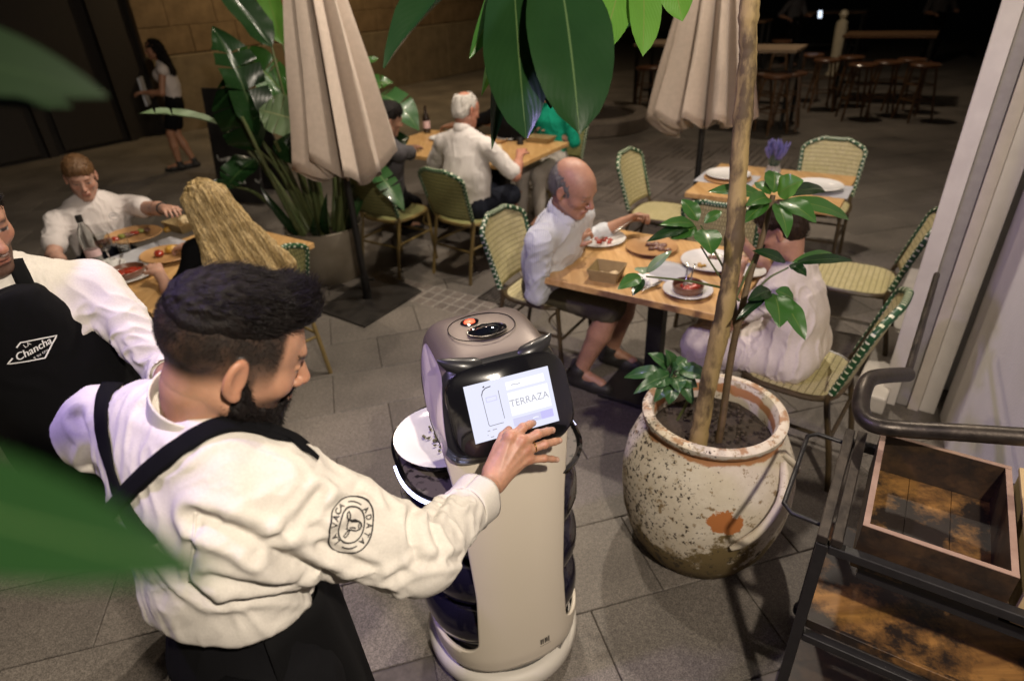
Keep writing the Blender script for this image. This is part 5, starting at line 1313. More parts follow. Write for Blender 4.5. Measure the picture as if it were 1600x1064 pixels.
# ================================================================== PEOPLE
def attr_mat(name, rough=.5, sub=.12, bump=.12, bscale=220, coat=0.):
    m = M(name, (.5, .3, .2), rough, bump=bump, bscale=bscale, sub=sub, coat=coat); N, L, b = nodes(m)
    a = N.new('ShaderNodeAttribute'); a.attribute_name = 'Col'
    n = N.new('ShaderNodeTexNoise'); n.inputs['Scale'].default_value = 55; n.inputs['Detail'].default_value = 5
    tc = N.new('ShaderNodeTexCoord'); L.new(tc.outputs['Object'], n.inputs['Vector'])
    r = N.new('ShaderNodeMapRange'); r.inputs['To Min'].default_value = .78; r.inputs['To Max'].default_value = 1.18; L.new(n.outputs[0], r.inputs[0])
    mx = N.new('ShaderNodeMix'); mx.data_type = 'RGBA'; mx.blend_type = 'MULTIPLY'; mx.inputs[0].default_value = 1
    L.new(a.outputs[0], mx.inputs[6]); L.new(r.outputs[0], mx.inputs[7]); L.new(mx.outputs[2], b.inputs['Base Color']); return m
m_skin = attr_mat('skin')
def cloth(name, col, col2=None, rough=.9, scale=240, sheen=0., bump=.25): return M(name, col, rough, col2 or tuple(c*.9 for c in col), scale, bump=bump, bscale=scale*2.2, sheen=sheen, spec=.12)
m_shirtw = cloth('white_shirt', (.62, .585, .53)); m_shirtw2 = cloth('white_cotton', (.66, .62, .60)); m_polo = cloth('white_polo', (.64, .59, .57))
m_blackc = cloth('black_cloth', (.005, .005, .006)); m_apron = cloth('black_apron', (.0045, .0045, .005))
m_greyc = cloth('grey_shirt', (.085, .08, .085)); m_greenc = cloth('green_shirt', (.01, .30, .19)); m_khaki = cloth('khaki_shorts', (.10, .088, .06)); m_navyc = cloth('navy_shorts', (.012, .014, .022))
m_gauze = cloth('white_gauze', (.62, .555, .52), scale=120); m_shoe = M('dark_shoe', (.018, .016, .015), .6, bump=.2); m_sole = M('white_sole', (.5, .48, .45), .6); m_trouse = cloth('pale_trousers', (.42, .38, .34))
m_strap = M('black_webbing', (.004, .004, .005), .95, spec=.1, bump=.3, bscale=500); m_ink = M('black_ink', (.015, .013, .013), .8); m_white_ink = M('white_ink', (.72, .72, .70), .8)
def stripe_shirt():
    m = cloth('striped_shirt', (.56, .58, .62)); N, L, b = nodes(m); tc = N.new('ShaderNodeTexCoord')
    w = N.new('ShaderNodeTexWave'); w.inputs['Scale'].default_value = 34; w.bands_direction = 'X'; w.inputs['Distortion'].default_value = 1.5; L.new(tc.outputs['Object'], w.inputs['Vector'])
    r = N.new('ShaderNodeValToRGB'); r.color_ramp.elements[0].position = .0; r.color_ramp.elements[1].position = .45; r.color_ramp.elements[0].color = (.33, .36, .44, 1); r.color_ramp.elements[1].color = (.60, .61, .63, 1)
    L.new(w.outputs[0], r.inputs[0]); L.new(r.outputs[0], b.inputs['Base Color']); return m
m_stripe = stripe_shirt()
def hair_mat(name, c1, c2, rough=.45):
    m = M(name, c1, rough, c2, 30, stretch=(6, 6, 1), bump=.6, bscale=90, spec=.18 if c1[0] < .02 else .4); return m
m_hblack = hair_mat('black_hair', (.004, .003, .003), (.010, .007, .006), .5); m_hbrown = hair_mat('brown_hair', (.014, .008, .005), (.032, .018, .010)); m_hred = hair_mat('ginger_hair', (.085, .042, .018), (.16, .085, .035))
m_hgrey = hair_mat('grey_hair', (.20, .185, .17), (.34, .32, .30)); m_hgreyd = hair_mat('dark_grey_hair', (.085, .08, .075), (.16, .15, .14)); m_hwhite = hair_mat('white_hair', (.46, .43, .40), (.60, .57, .53)); m_hblond = hair_mat('blond_hair', (.13, .078, .024), (.58, .42, .19), .36)

m_hblond2 = hair_mat('blond_highlight', (.62, .48, .25), (.74, .60, .36), .34)
class Head:
    def __init__(s, c, fwd, up, k=1.):
        s.c = np.asarray(c, float); s.R = frame(fwd, up); s.k = k
        # re-orthogonalise with the wanted up
    def __call__(s, x, y, z): return s.c+s.R@(np.array([x, y, z], float)*s.k)
    def loc(s, P): return ((np.asarray(P)-s.c)@s.R)/s.k
def add_head(S, h, female=False):
    k = h.k; E = lambda c, r, kk=.02, sub=False, R=None: S.ell(h(*c), np.array(r)*k, R=h.R if R is None else R, k=kk*k, sub=sub)
    Cn = lambda a, b, ra, rb, kk=.015, sub=False: S.cone(h(*a), h(*b), ra*k, rb*k, kk*k, sub=sub)
    E((0, -.020, .036), (.074, .094, .084)); E((0, .030, .026), (.064, .060, .062), .03); E((0, .036, -.040), (.056, .052, .074), .03)
    for e in (-1, 1):
        Cn((e*.052, .0, -.058), (e*.016, .070, -.100), .020, .017, .03); E((e*.040, .055, -.022), (.024, .026, .022), .02)
    E((0, .074, -.100), (.022, .018, .016), .02)
    Cn((-.030, .080, .026), (.030, .080, .026), .011, .011, .016)
    for e in (-1, 1): E((e*.031, .103, .004), (.020, .017, .0125), .014, True)
    for e in (-1, 1):
        E((e*.031, .0755, .003), (.0135, .0125, .0125), .002)
        Cn((e*.019, .0875, .009), (e*.042, .0815, .008), .0045, .004, .004); Cn((e*.021, .0865, -.006), (e*.041, .081, -.006), .0035, .003, .004)
    Cn((0, .088, .014), (0, .112, -.026), .0075, .0115, .012); E((0, .112, -.030), (.0125, .011, .010), .006)
    for e in (-1, 1): E((e*.0115, .100, -.034), (.0085, .010, .0075), .006); 
    Cn((-.019, .092, -.060), (.019, .092, -.060), .0065, .0065, .008); E((0, .098, -.060), (.014, .007, .006), .008); Cn((-.015, .091, -.073), (.015, .091, -.073), .008, .008, .008)
    Cn((-.024, .097, -.0665), (.024, .097, -.0665), .0022, .0022, .004, True)
    for e in (-1, 1):
        a = .35*e; R2 = h.R@np.array([[cos(a), -sin(a), 0], [sin(a), cos(a), 0], [0, 0, 1.]])
        S.ell(h(e*.080, -.014, -.004), np.array((.008, .018, .031))*k, R=R2, k=.008*k); S.ell(h(e*.0865, -.009, .000), np.array((.006, .011, .020))*k, R=R2, k=.005*k, sub=True)
        E((e*.079, -.008, -.032), (.007, .009, .009), .006)
def head_color(h, P, skin, opt):
    L = h.loc(P); n = len(P); skin = np.array(skin); c = np.tile(skin, (n, 1)); x, y, z = L.T; ax = np.abs(x)
    nz = fbm(P*60, 2)*.5
    def mixin(m, col): 
        nonlocal c
        m = np.clip(m, 0, 1)[:, None]; c = c*(1-m)+np.array(col)*m
    near = (np.abs(z) < .16) & (np.abs(y) < .16) & (ax < .12)
    # cheeks, nose and ears a little redder
    g = np.exp(-((ax-.04)/.02)**2-((z+.025)/.02)**2)*(y > .03)+np.exp(-(ax/.013)**2-((z+.028)/.016)**2)*(y > .09)+(ax > .074)*(np.abs(z) < .05)*.6
    mixin(near*g*.35, skin*np.array((1.15, .72, .62)))
    lips = np.exp(-((z+.0665)/.011)**2)*(ax < .023)*(y > .085); mixin(lips*.75*near, skin*np.array((.72, .38, .36)))
    brow = np.exp(-((z-.026+.12*(ax-.03)**2*20)/.0045)**2)*(ax > .012)*(ax < .048)*(y > .06); mixin(brow*near*opt.get('brow', .8), opt.get('browcol', (.02, .014, .01)))
    d = np.sqrt((ax-.031)**2+(z-.003)**2)
    eye = (d < .0125)*(np.abs(z-.002) < opt.get('lid', .0042))*(y > .078); mixin(near*eye*.9, (.45, .42, .38)); mixin(near*eye*(d < .0062), (.02, .012, .008))
    lash = np.exp(-((z-.002-opt.get('lid', .0042))/.0022)**2)*(ax > .018)*(ax < .045)*(y > .074); mixin(near*lash*.8, (.02, .014, .012))
    st = opt.get('stubble', 0)
    if st:
        m = np.clip((-.035-z+.22*(.05-y).clip(0)*0)/.015, 0, 1)*np.clip((y-.0)/.02, 0, 1)*(z > -.16)
        m = m*(1-np.exp(-((z+.0665)/.010)**2)*(ax < .022)); m = np.maximum(m, np.exp(-((z+.045)/.008)**2)*(ax < .03)*(y > .085))
        mixin(near*m*st*(.92+nz*.15), opt.get('browcol', (.02, .014, .01)))
    fd = opt.get('fade', 0)
    if fd:     # clipped sides, denser towards the top
        m = np.clip((z+.038)/.062, 0, 1)*np.clip((.050-y)/.012, 0, 1)+np.clip((z+.06)/.05, 0, 1)*np.clip((-.03-y)/.03, 0, 1)*.7; m = np.maximum(m, np.clip((.014-np.abs(y-.012))/.01, 0, 1)*(ax > .055)*(z > -.06)*(z < .03)*.8); m = m*(1-np.clip((ax-.0765)/.002, 0, 1)*(np.abs(z) < .045))
        mixin(near*np.clip(m, 0, .97)*fd*(1.0+nz*.16), (.02, .014, .011))
    return c
def ik(S, Wt, l1, l2, hint):
    S = np.asarray(S, float); Wt = np.asarray(Wt, float); d = Wt-S; D = np.linalg.norm(d)
    if D > (l1+l2)*.995: Wt = S+d/D*(l1+l2)*.995; d = Wt-S; D = np.linalg.norm(d)
    a = (l1*l1-l2*l2+D*D)/(2*D); h = math.sqrt(max(l1*l1-a*a, 0)); u = d/D; hv = np.asarray(hint, float); hv = nrm(hv-u*(hv@u))
    return S+u*a+hv*h, Wt
def add_hand(S, w, d, n, k=1., curl=.5, side=1, spread=.12):
    """hand at wrist w pointing d, back of the hand along n; side +1 right hand"""
    d = nrm(d); n = nrm(np.asarray(n)-d*(np.asarray(n)@d)); t = np.cross(n, d)*side      # t: towards the thumb (for a right hand seen from the back: left)
    t = -t
    S.cone(w-d*.02, w+d*.03, .024*k, .026*k, .02, flat=(n, .72)); 
    S.cone(w+d*.028+t*.012*k, w+d*.075*k+t*.020*k, .021*k, .017*k, .02, flat=(n, .62)); S.cone(w+d*.028-t*.010*k, w+d*.070*k-t*.020*k, .021*k, .016*k, .02, flat=(n, .62))
    for i, (o, L) in enumerate(((.030, .074), (.010, .082), (-.010, .076), (-.029, .060))):
        b = w+d*(.083-.006*abs(i-1))*k+t*o*k; L *= k; fd = nrm(d+t*spread*(1.5-i)*.6)
        c1 = curl*.8; v1 = fd*cos(c1)-n*sin(c1); m = b+v1*L*.48; c2 = curl*1.9; v2 = fd*cos(c2)-n*sin(c2); e = m+v2*L*.30; c3 = curl*2.6; v3 = fd*cos(c3)-n*sin(c3); g = e+v3*L*.2
        S.cone(b-d*.012, m, .0095*k, .0088*k, .006); S.cone(m, e, .0088*k, .0078*k, .003); S.cone(e, g, .0078*k, .0066*k, .003)
    b = w+d*.022*k+t*.022*k; m = b+nrm(d*.62+t*.75-n*.25)*.042*k; e = m+nrm(d*.9+t*.25-n*.35*(1+curl))*.030*k
    S.cone(b, m, .0145*k, .0105*k, .012); S.cone(m, e, .0102*k, .0082*k, .004)
def wrinkle(V, N, segs, amp, seed=0., fr=1.):
    """cloth creases: rings bunching along the limbs, long soft folds elsewhere"""
    D = ridge = None
    q = V*np.array([7, 7, 4.5])*fr+seed; w = np.stack([fbm(q, 2), fbm(q+11, 2), fbm(q+23, 2)], 1)*.8
    n1 = fbm(V*np.array([11, 11, 5.])*fr+w+seed, 3); out = (1-np.abs(n1))**3*.9-.45+fbm(V*4*fr+seed, 2)*.7
    for a, b, am, f in segs:
        ab = b-a; L = np.linalg.norm(ab); u = ab/L; x = V-a; t = x@u; rad = np.linalg.norm(x-np.outer(t, u), axis=1)
        wgt = np.clip(1-np.abs(t/L-.5)*1.5, 0, 1)*np.clip((.13-rad)/.05, 0, 1)
        y = np.cross(u, Z); y = nrm(y); z = np.cross(u, y); ang = np.arctan2(x@y, x@z)
        cc = np.stack([t*f+np.sin(ang+seed)*1.2, np.cos(ang)*.9+seed, np.sin(ang)*.9], 1)
        n2 = fbm(cc+w*.6, 2); out = out*(1-wgt*.6)+wgt*am*((1-np.abs(n2))**3*1.5-.7)
    return V+N*(out*amp)[:, None]

def person(label, Pv, yaw, head, face, s=1., k=1., skin=(.38, .2, .13), top=None, sleeve=1., bottom=None, leglen=1., arms=None, legs=None, hair=None, hairm=None, opt=None, h=.006, shoes=m_shoe, collar=True, up=None, build=1., female=False, belly=0., wr=1., skirt=False, handk=1., seed=0, elbow=None, handn=None, curl=.7, lowneck=0.):
    opt = opt or {}; f = nrm(A3(yaw[0], yaw[1], 0)); r = np.cross(f, Z); Pv = np.asarray(Pv, float); Hc = np.asarray(head, float)
    hu = nrm(up if up is not None else nrm(Hc-Pv)*.5+Z*.8); H = Head(Hc, face, hu, s*.985*(.95 if female else 1.))
    base = thing('person', label, 'person', A3(Pv[0], Pv[1], 0))
    Nk = Hc-hu*.152*s-nrm(A3(H.R[0, 1], H.R[1, 1], 0))*.042*s                     # root of the neck
    sp = nrm(Nk-Pv); mid = Pv+(Nk-Pv)*.42-f*.02+f*belly*.3; ch = Pv+(Nk-Pv)*.72
    fw = nrm(f-sp*(f@sp)); sw = (.165 if female else .190)*s*build
    Sh = {e: Nk-sp*.082*s+r*e*sw*.97 for e in (-1, 1)}; sk = A3(0, 0, 0)
    El, Wr = {}, {}
    for e in (-1, 1):
        tgt = (arms or {}).get(e, Sh[e]-Z*.45+f*.15); hint = (elbow or {}).get(e, -Z*1.+r*e*.6-f*.3)
        El[e], Wr[e] = ik(Sh[e]-Z*.01, tgt, .285*s, .255*s, hint)
    Kn, An = {}, {}
    for e in (-1, 1):
        hp = Pv+r*e*.085*s-Z*.02; tgt = (legs or {}).get(e, Pv*A3(1, 1, 0)+f*.42+r*e*.1+Z*.08); Kn[e], An[e] = ik(hp, tgt, .42*s, .41*s, f+Z*.3)
    # ---- skin, one continuous body
    B = Sdf(); b_ = s*build*.9
    B.cone(Pv, mid, .115*b_, .105*b_, .05, flat=(fw, .7)); B.cone(mid, ch, .105*b_, .125*b_, .05, flat=(fw, .68)); B.cone(ch, Nk-sp*.05, .125*b_, .075*b_, .05, flat=(fw, .7))
    B.cone(Nk-sp*.02, H(0, -.028, -.06), .058*s, .052*s, .02)
    for e in (-1, 1):
        B.cone(Nk-sp*.055, Sh[e], .05*s, .05*s, .03); B.cone(Sh[e], El[e], .046*s*build, .037*s*build, .02); B.cone(El[e], El[e]*.45+Wr[e]*.55, .038*s*build, .037*s*build, .02); B.cone(El[e]*.45+Wr[e]*.55, Wr[e], .036*s*build, .0255*s, .02)
        hd = nrm(Wr[e]-El[e]); hd = nrm(hd+A3(*opt.get('handdir', {}).get(e, (0, 0, 0)))); nn = (handn or {}).get(e, Z+.0*f); add_hand(B, Wr[e]+hd*.012, hd, nn, s*handk, curl, e)
        hp = Pv+r*e*.085*s-Z*.02
        B.cone(hp, Kn[e], .075*s*build, .054*s*build, .03); B.cone(Kn[e], Kn[e]*.6+An[e]*.4, .052*s, .055*s*build, .02); B.cone(Kn[e]*.6+An[e]*.4, An[e], .053*s*build, .034*s, .02); B.cone(An[e], An[e]+f*.14-Z*.035, .034*s, .028*s, .02)
    add_head(B, H, female)
    V, Q, _ = B.mesh(h); V = relax(V, Q, 1, .35); col = head_color(H, V, skin, opt); link('body', raw_mesh('body', V, Q, m_skin, col=col), base)
    segs = []
    # ---- top
    if top is not None:
        T = Sdf(); bb = s*build
        T.cone(Pv+sp*.02+fw*.0, mid, .150*bb+belly*.4, .150*bb+belly, .06, flat=(fw, .74)); T.cone(mid+fw*.0, ch, .150*bb+belly, .158*bb, .06, flat=(fw, .70)); T.cone(ch, Nk-sp*.055, .150*bb, .085*bb, .06, flat=(fw, .72))
        if female: T.ell(ch-sp*.02+fw*.085, (.10*s, .07*s, .07*s), R=frame(fw, sp), k=.05)
        for e in (-1, 1):
            T.cone(Nk-sp*.035, Sh[e], .060*bb, .060*bb, .05)
            arm = [(Sh[e], El[e], .0595*bb, .052*bb, .285), (El[e], Wr[e], .050*bb, .040*bb, .255)]; left = sleeve*.54*s
            for a, b, ra, rb, L in arm:
                if left <= .01: break
                q = min(1, left/(L*s)); e2 = a+(b-a)*q; T.cone(a, e2, ra, ra+(rb-ra)*q+(.006 if q < 1 and sleeve < .6 else 0), .025); segs.append((a, e2, 1.1, 17)); left -= L*s
        nd = nrm(H(0, -.028, -.06)-Nk)
        if collar:
            K = Sdf(); K.cone(Nk+nd*.004-fw*.004, Nk+nd*.034*s-fw*.012, .080*s, .066*s, .004); K.cone(Nk-nd*.05, Nk+nd*.12, .0605*s, .0575*s, .003, sub=True); K.ell(Nk+fw*.085+nd*.01, (.030*s, .05*s, .06*s), R=frame(fw, sp), k=.006, sub=True); K.box(Nk-nd*.055, (.2, .2, .028), frame(fw, nd), 0., .004, sub=True)
            V, Q, _ = K.mesh(.004); link('collar', raw_mesh('collar', V, Q, top), base)
        if lowneck: T.ell(Nk+fw*.09-sp*.02, (.075, .07, lowneck), R=frame(fw, sp), k=.015, sub=True)
        T.cone(Nk, Nk+nrm(H(0, -.028, -.06)-Nk)*.14, .054*s, .052*s, .006, sub=True)
        if skirt:
            for e in (-1, 1): T.cone(Pv+r*e*.08, Kn[e]+Z*.01, .125*s, .10*s, .06); T.cone(Kn[e], Kn[e]*.55+An[e]*.45, .095*s, .10*s, .05)
        V, Q, _ = T.mesh(h*1.05); V = relax(V, Q, 1, .4); N = vnormals(V, Q); V = wrinkle(V, N, segs, .0075*wr, seed+.3); link({True: 'dress', False: 'shirt'}[skirt], raw_mesh('shirt', V, Q, top), base)
    if bottom is not None:
        T = Sdf(); T.cone(Pv-Z*.02, Pv+sp*.09, .155*s*build, .148*s*build, .05, flat=(fw, .74)); sg = []
        for e in (-1, 1):
            hp = Pv+r*e*.085*s-Z*.02; left = leglen*.83
            for a, b, ra, rb, L in ((hp, Kn[e], .094, .074, .42), (Kn[e], An[e], .070, .052, .41)):
                if left <= .01: break
                q = min(1, left/L); e2 = a+(b-a)*q; T.cone(a, e2, ra*s*build, (ra+(rb-ra)*q+(.010 if leglen < .6 else .0))*s*build, .04); sg.append((a, e2, .9, 12)); left -= L
        V, Q, _ = T.mesh(h*1.3); N = vnormals(V, Q); V = wrinkle(V, N, sg, .007, seed+4.); link({True: 'trousers', False: 'shorts'}[leglen > .6], raw_mesh('trousers', V, Q, bottom), base)
    if shoes is not None:
        for e in (-1, 1):
            T = Sdf(); a = An[e]; g = a*A3(1, 1, 0)
            T.cone(g-f*.035+Z*max(.0, a[2]-.045), g+f*.10+Z*max(.0, a[2]-.055), .042*s, .042*s, .02); T.cone(g+f*.10+Z*max(.0, a[2]-.055), g+f*.17+Z*max(0, a[2]-.06), .042*s, .034*s, .02); T.cone(a-Z*.03, a+Z*.015, .045*s, .046*s, .02)
            V, Q, _ = T.mesh(h*1.2); V[:, 2] = np.maximum(V[:, 2], max(.004, a[2]-.085)); link('shoe', raw_mesh('shoe', V, Q, shoes), base)
    if hair: make_hair(base, H, hair, hairm, s, seed, opt.get('hairdir'))
    return base, dict(H=H, Nk=Nk, sp=sp, fw=fw, r=r, f=f, Sh=Sh, El=El, Wr=Wr, Pv=Pv, ch=ch, mid=mid)

def ribbons(name, mt, strands, r, parent, n=3, kind='stuff'):
    m = MB()
    for P in strands:
        k = len(P); m.tube(P, [r*(1-.75*(i/(k-1))**2) for i in range(k)], n, caps=False)
    o = m.build(name, mt, parent, angle=None)
    if kind: o['kind'] = kind
    return o
def make_hair(base, H, kind, mt, s, seed, hdir=None):
    S = Sdf(); k = H.k; E = lambda c, r, kk=.015, sub=False: S.ell(H(*c), np.array(r)*k, R=H.R, k=kk*k, sub=sub)
    rr = np.random.default_rng(seed+3); st = []
    if kind in ('short', 'side', 'bun', 'wave'):
        E((0, -.024, .040), (.082, .100, .088) if kind != 'wave' else (.088, .108, .094)); E((0, -.055, -.015), (.072, .062, .065), .02); E((0, .016, .066), (.072, .076, .066), .02)
        if kind == 'wave': E((0, .03, .09), (.06, .06, .04), .03)
        E((0, .105, -.045), (.085, .085, .098), .012, True); E((0, -.03, -.16), (.12, .16, .085), .02, True)
        for e in (-1, 1): E((e*.085, .0, -.02), (.026, .034, .042), .01, True)
    elif kind == 'fringe':     # bald crown, hair round the back and sides
        E((0, -.026, .020), (.081, .099, .080)); E((0, -.055, -.015), (.073, .062, .060), .02)
        E((0, .118, .0), (.10, .085, .16), .015, True); E((0, .055, .122), (.056, .080, .040), .02, True); E((0, -.03, -.16), (.12, .16, .085), .02, True)
        for e in (-1, 1): E((e*.088, .004, -.018), (.022, .030, .040), .008, True)
    elif kind == 'crownbald':
        E((0, -.024, .040), (.080, .100, .086)); E((0, -.055, -.015), (.072, .062, .065), .02); E((0, .105, -.045), (.085, .085, .098), .012, True); E((0, -.03, -.16), (.12, .16, .085), .02, True); E((0, -.062, .118), (.052, .056, .045), .012, True)
        for e in (-1, 1): E((e*.085, .0, -.02), (.026, .034, .042), .01, True)
    elif kind in ('long', 'curly'):
        if kind == 'long': E((0, -.028, .036), (.094, .112, .096)); E((0, -.055, -.03), (.094, .075, .10), .03)
        else: E((0, -.026, .040), (.086, .104, .092)); E((0, -.06, -.03), (.078, .06, .09), .03)
        E((0, .108, -.045), (.080, .085, .100), .012, True)
        dn = -Z; bk = -nrm(A3(H.R[0, 1], H.R[1, 1], 0)); rt = H.R[:, 0]; p = H(0, -.075, -.03); dn = nrm(-Z+(hdir if hdir is not None else 0*Z))
        L = .40 if kind == 'long' else .26
        if kind == 'long':
            for e in (-1.6, -.8, 0, .8, 1.6): S.cone(H(e*.045, -.05, .02), p+rt*e*.055+dn*.10, .05*s, .045*s, .03); S.cone(p+rt*e*.055+dn*.10, p+rt*e*.115+dn*(L-.02*abs(e))+bk*.05, .042*s, .040*s, .02)
        else:
          for e in (-1, 0, 1): S.cone(p+rt*e*.045, p+rt*e*(.11 if kind == 'long' else .075)+dn*L+bk*(.05), .05*s, (.05 if kind == 'long' else .06)*s, .05)
    V, Q, _ = S.mesh(.0045); N = vnormals(V, Q); L = H.loc(V)
    amp = {'curly': .014, 'long': .008}.get(kind, .004); fr = np.array([90, 90, 22.]) if kind != 'curly' else 55
    nz_ = fbm(L*fr+seed, 3)
    if kind == 'long': nz_ = fbm((V-np.outer(V@dn, dn)*.93)*np.array(75.)+seed, 3)
    V = V+N*(nz_*amp)[:, None]; o = link('hair', raw_mesh('hair', V, Q, mt), base)
    # loose strands over the mass
    hb = bvh_of(V, Q) if kind in ('long', 'curly') else None
    for i in rr.choice(len(V), {'long': 5200, 'curly': 900}.get(kind, 900), True):
        p = V[i]+N[i]*.0005; l = H.loc(p); nn = N[i]
        if kind in ('long', 'curly'):      # combed along the mass, lying on it
            Ls = rr.uniform(.05, .16); ns = 6; P = [p-nn*.002]; lift = rr.uniform(0, .003) if kind == 'long' else rr.uniform(.002, .02)
            for q in range(ns):
                ll = H.loc(P[-1]); tg = dn if ll[2] < .05 else -nrm(H.R[:, 1])*.9-Z*.25+H.R[:, 0]*ll[0]*6
                x = P[-1]+nrm(nrm(tg-nn*(tg@nn))+rr.normal(0, .05 if kind == 'long' else .5, 3))*Ls/ns
                a_, n_, _, _ = hb.find_nearest(Vector(x)); nn = np.array(n_); P.append(np.array(a_)+nn*lift*(q/ns))
            P[-1] = P[-1]-nn*.002
        else:
            fl = H.R@np.array([l[0]*4, -1.2 if l[2] < .08 else (.8 if kind != 'side' else .2), -.9 if l[2] < .06 else .1]); d = nrm(fl-nn*(fl@nn)+nn*.15+rr.normal(0, .12, 3)); Ls = rr.uniform(.012, .026); P = [p-nn*.001, p+d*Ls*.5, p+d*Ls-nn*.002]
        st.append(P)
    if kind == 'long': ribbons('hair_strands', m_hblond2, st[::4], .0010, o); st = [q for i_, q in enumerate(st) if i_ % 4]
    ribbons('hair_strands', mt, st, .0010 if kind not in ('long', 'curly') else .0011, o)
    return o
SK1 = (.40, .22, .15); SK2 = (.37, .195, .13); SK3 = (.43, .245, .18); SK4 = (.29, .155, .1)
def seat(o, back=0.): return np.asarray(o, float)
# balding man in the striped shirt
ph = at(897, 293, 1.19); mp_ = T1o+E1*-.22+E2*.44+Z*.545; hx = at(992, 352, .84); hy = at(908, 392, .84)
man, mi = person('balding man in a pale striped shirt and shorts eating at the front table', mp_, E1, ph, nrm(E1*.93+E2*-.10-Z*.48), s=1.12, skin=SK2, top=m_stripe, sleeve=.80, bottom=m_khaki, leglen=.47, arms={1: hy-E1*.07-Z*.0, -1: hx-E1*.08+E2*.02}, elbow={1: -Z-E2*.9-E1*.5, -1: -Z+E2*.9-E1*.3}, legs={1: at(905, 582, .09), -1: at(955, 548, .09)}, hair='fringe', hairm=m_hgreyd, opt=dict(brow=.5, browcol=(.12, .1, .09), lid=.003), belly=.025, build=1.06, seed=1, wr=1.1, curl=.9, handn={1: Z-E2*.5, -1: Z+E2*.4})
tool('knife', mi['Wr'][-1]+E1*.06+Z*.02, PL1+E1*.05+E2*.05+Z*.04, 'knife in the raised hand of the balding man'); tool('fork', mi['Wr'][1]+E1*.06+Z*.03, PL1+E1*.03+Z*.03, 'fork in the near hand of the balding man')
MB().tube([PL1+E1*-.10+E2*.02+Z*.0, PL1+E1*-.105+E2*.02+Z*.11], .003, 6).build('x', m_greenc).name = 'green_straw'; tag(bpy.data.objects['green_straw'], 'green straw standing in front of the balding man', 'straw')
# woman in white
wh = at(1220, 358, 1.10); wp2 = CW*A3(1, 1, 0)+E1*-.02+Z*.545
wom, wi = person('woman with short dark hair in a loose white gauze dress at the front table', wp2, nrm(-E1+E2*.15), wh, nrm(-E1*.9+E2*.05-Z*.55), s=.96, skin=SK2, top=m_gauze, sleeve=.27, arms={1: at(1168, 388, .84), -1: at(1150, 432, .83)}, elbow={1: -Z+E2*.6, -1: -Z-E2*.9-E1*.1}, legs={1: T1o+E1*.84+E2*.34+Z*.085, -1: T1o+E1*.84+E2*.14+Z*.085}, hair='short', hairm=m_hbrown, female=True, skirt=True, belly=.015, build=1.0, collar=False, seed=2, wr=1.5, lowneck=.05, opt=dict(lid=.003))
# white-haired man and his neighbours at the table of four
op = A3(*at(735, 335, .46)[:2], 0)+E2*.02+Z*.55; oh = at(729, 172, 1.235)
person('white-haired man in a white short-sleeved shirt seen from behind', op, E2, oh, nrm(E2*.9+E1*.25-Z*.3), s=1.03, skin=(.42, .19, .13), top=m_shirtw2, sleeve=.46, bottom=m_navyc, leglen=.5, arms={1: at(812, 244, .86), -1: pix3(700, 232, .1)}, elbow={1: -Z+E1*.9, -1: -Z-E1*.8}, hair='crownbald', hairm=m_hwhite, build=1.08, belly=.02, seed=3, h=.0075, wr=.9)
gp_ = A3(*at(612, 322, .46)[:2], 0)+E2*.02+Z*.55; gh = at(607, 186, 1.215)
person('dark-haired man in a grey shirt behind the parasol, seen from behind', gp_, nrm(E2+E1*.35), gh, nrm(E2*.8+E1*.4-Z*.3), s=1.0, skin=SK4, top=m_greyc, sleeve=.6, bottom=m_blackc, arms={1: pix3(668, 224, .06), -1: pix3(650, 205, .06)}, elbow={1: -Z+E1*.9, -1: -Z-E1*.6}, legs={1: at(632, 352, .085), -1: at(600, 330, .085)}, hair='short', hairm=m_hblack, shoes=m_shoe, seed=4, h=.0075)
bh = at(735, 152, 1.22)+E2*.55-Z*.02; bp2 = bh*A3(1, 1, 0)+E2*.06+Z*.55
person('person in black with black hair across the table from the white-haired man', bp2, -E2, bh, nrm(-E2-Z*.25-E1*.3), s=1.0, skin=SK4, top=m_blackc, sleeve=.45, bottom=m_blackc, arms={1: pix3(690, 200, .05), -1: pix3(745, 195, .08)}, hair='short', hairm=m_hblack, seed=5, h=.008)
gc = T3b+E1*.52+E2*1.16; gh2 = gc+Z*1.20-E2*.08
person('guest in a green shirt half hidden by the hanging leaves', gc+Z*.55, -E2, gh2, nrm(-E2-Z*.2), s=.98, skin=SK2, top=m_greenc, sleeve=.5, bottom=m_trouse, arms={1: pix3(805, 205, .05), -1: pix3(862, 205, .05)}, hair='short', hairm=m_hbrown, seed=6, h=.008)
# man in the polo shirt and the blonde woman at the left
pph = at(126, 277, 1.12); ppv = pph*A3(1, 1, 0)-E1*.06+Z*.55
pol, pi_ = person('short-haired man in a white polo shirt reaching across the left table', ppv, nrm(E1+E2*-.25), pph, nrm(E1*.85-E2*.40-Z*.30), s=1.04, skin=SK3, top=m_polo, sleeve=.33, bottom=m_navyc, arms={-1: at(283, 328, .98)-E1*.02, 1: at(95, 410, .78)}, elbow={-1: -Z*.5+E2, 1: -Z-E2*.6-E1*.3}, legs={1: ppv*A3(1, 1, 0)+E1*.42-E2*.1+Z*.085, -1: ppv*A3(1, 1, 0)+E1*.42+E2*.1+Z*.085}, hair='short', hairm=m_hred, opt=dict(browcol=(.16, .08, .04), lid=.0035), build=1.08, seed=7, h=.0055, curl=.5)
w_ = pi_['Wr'][-1]; d_ = nrm(w_-pi_['El'][-1]); MB().tube(arc(w_-d_*.03, .031, 0, 2*pi, 25, *[nrm(np.cross(d_, Z)), np.cross(d_, nrm(np.cross(d_, Z)))])[:-1], .007, 8, closed=True, flat=1.).build('watch_strap', m_black, pol)
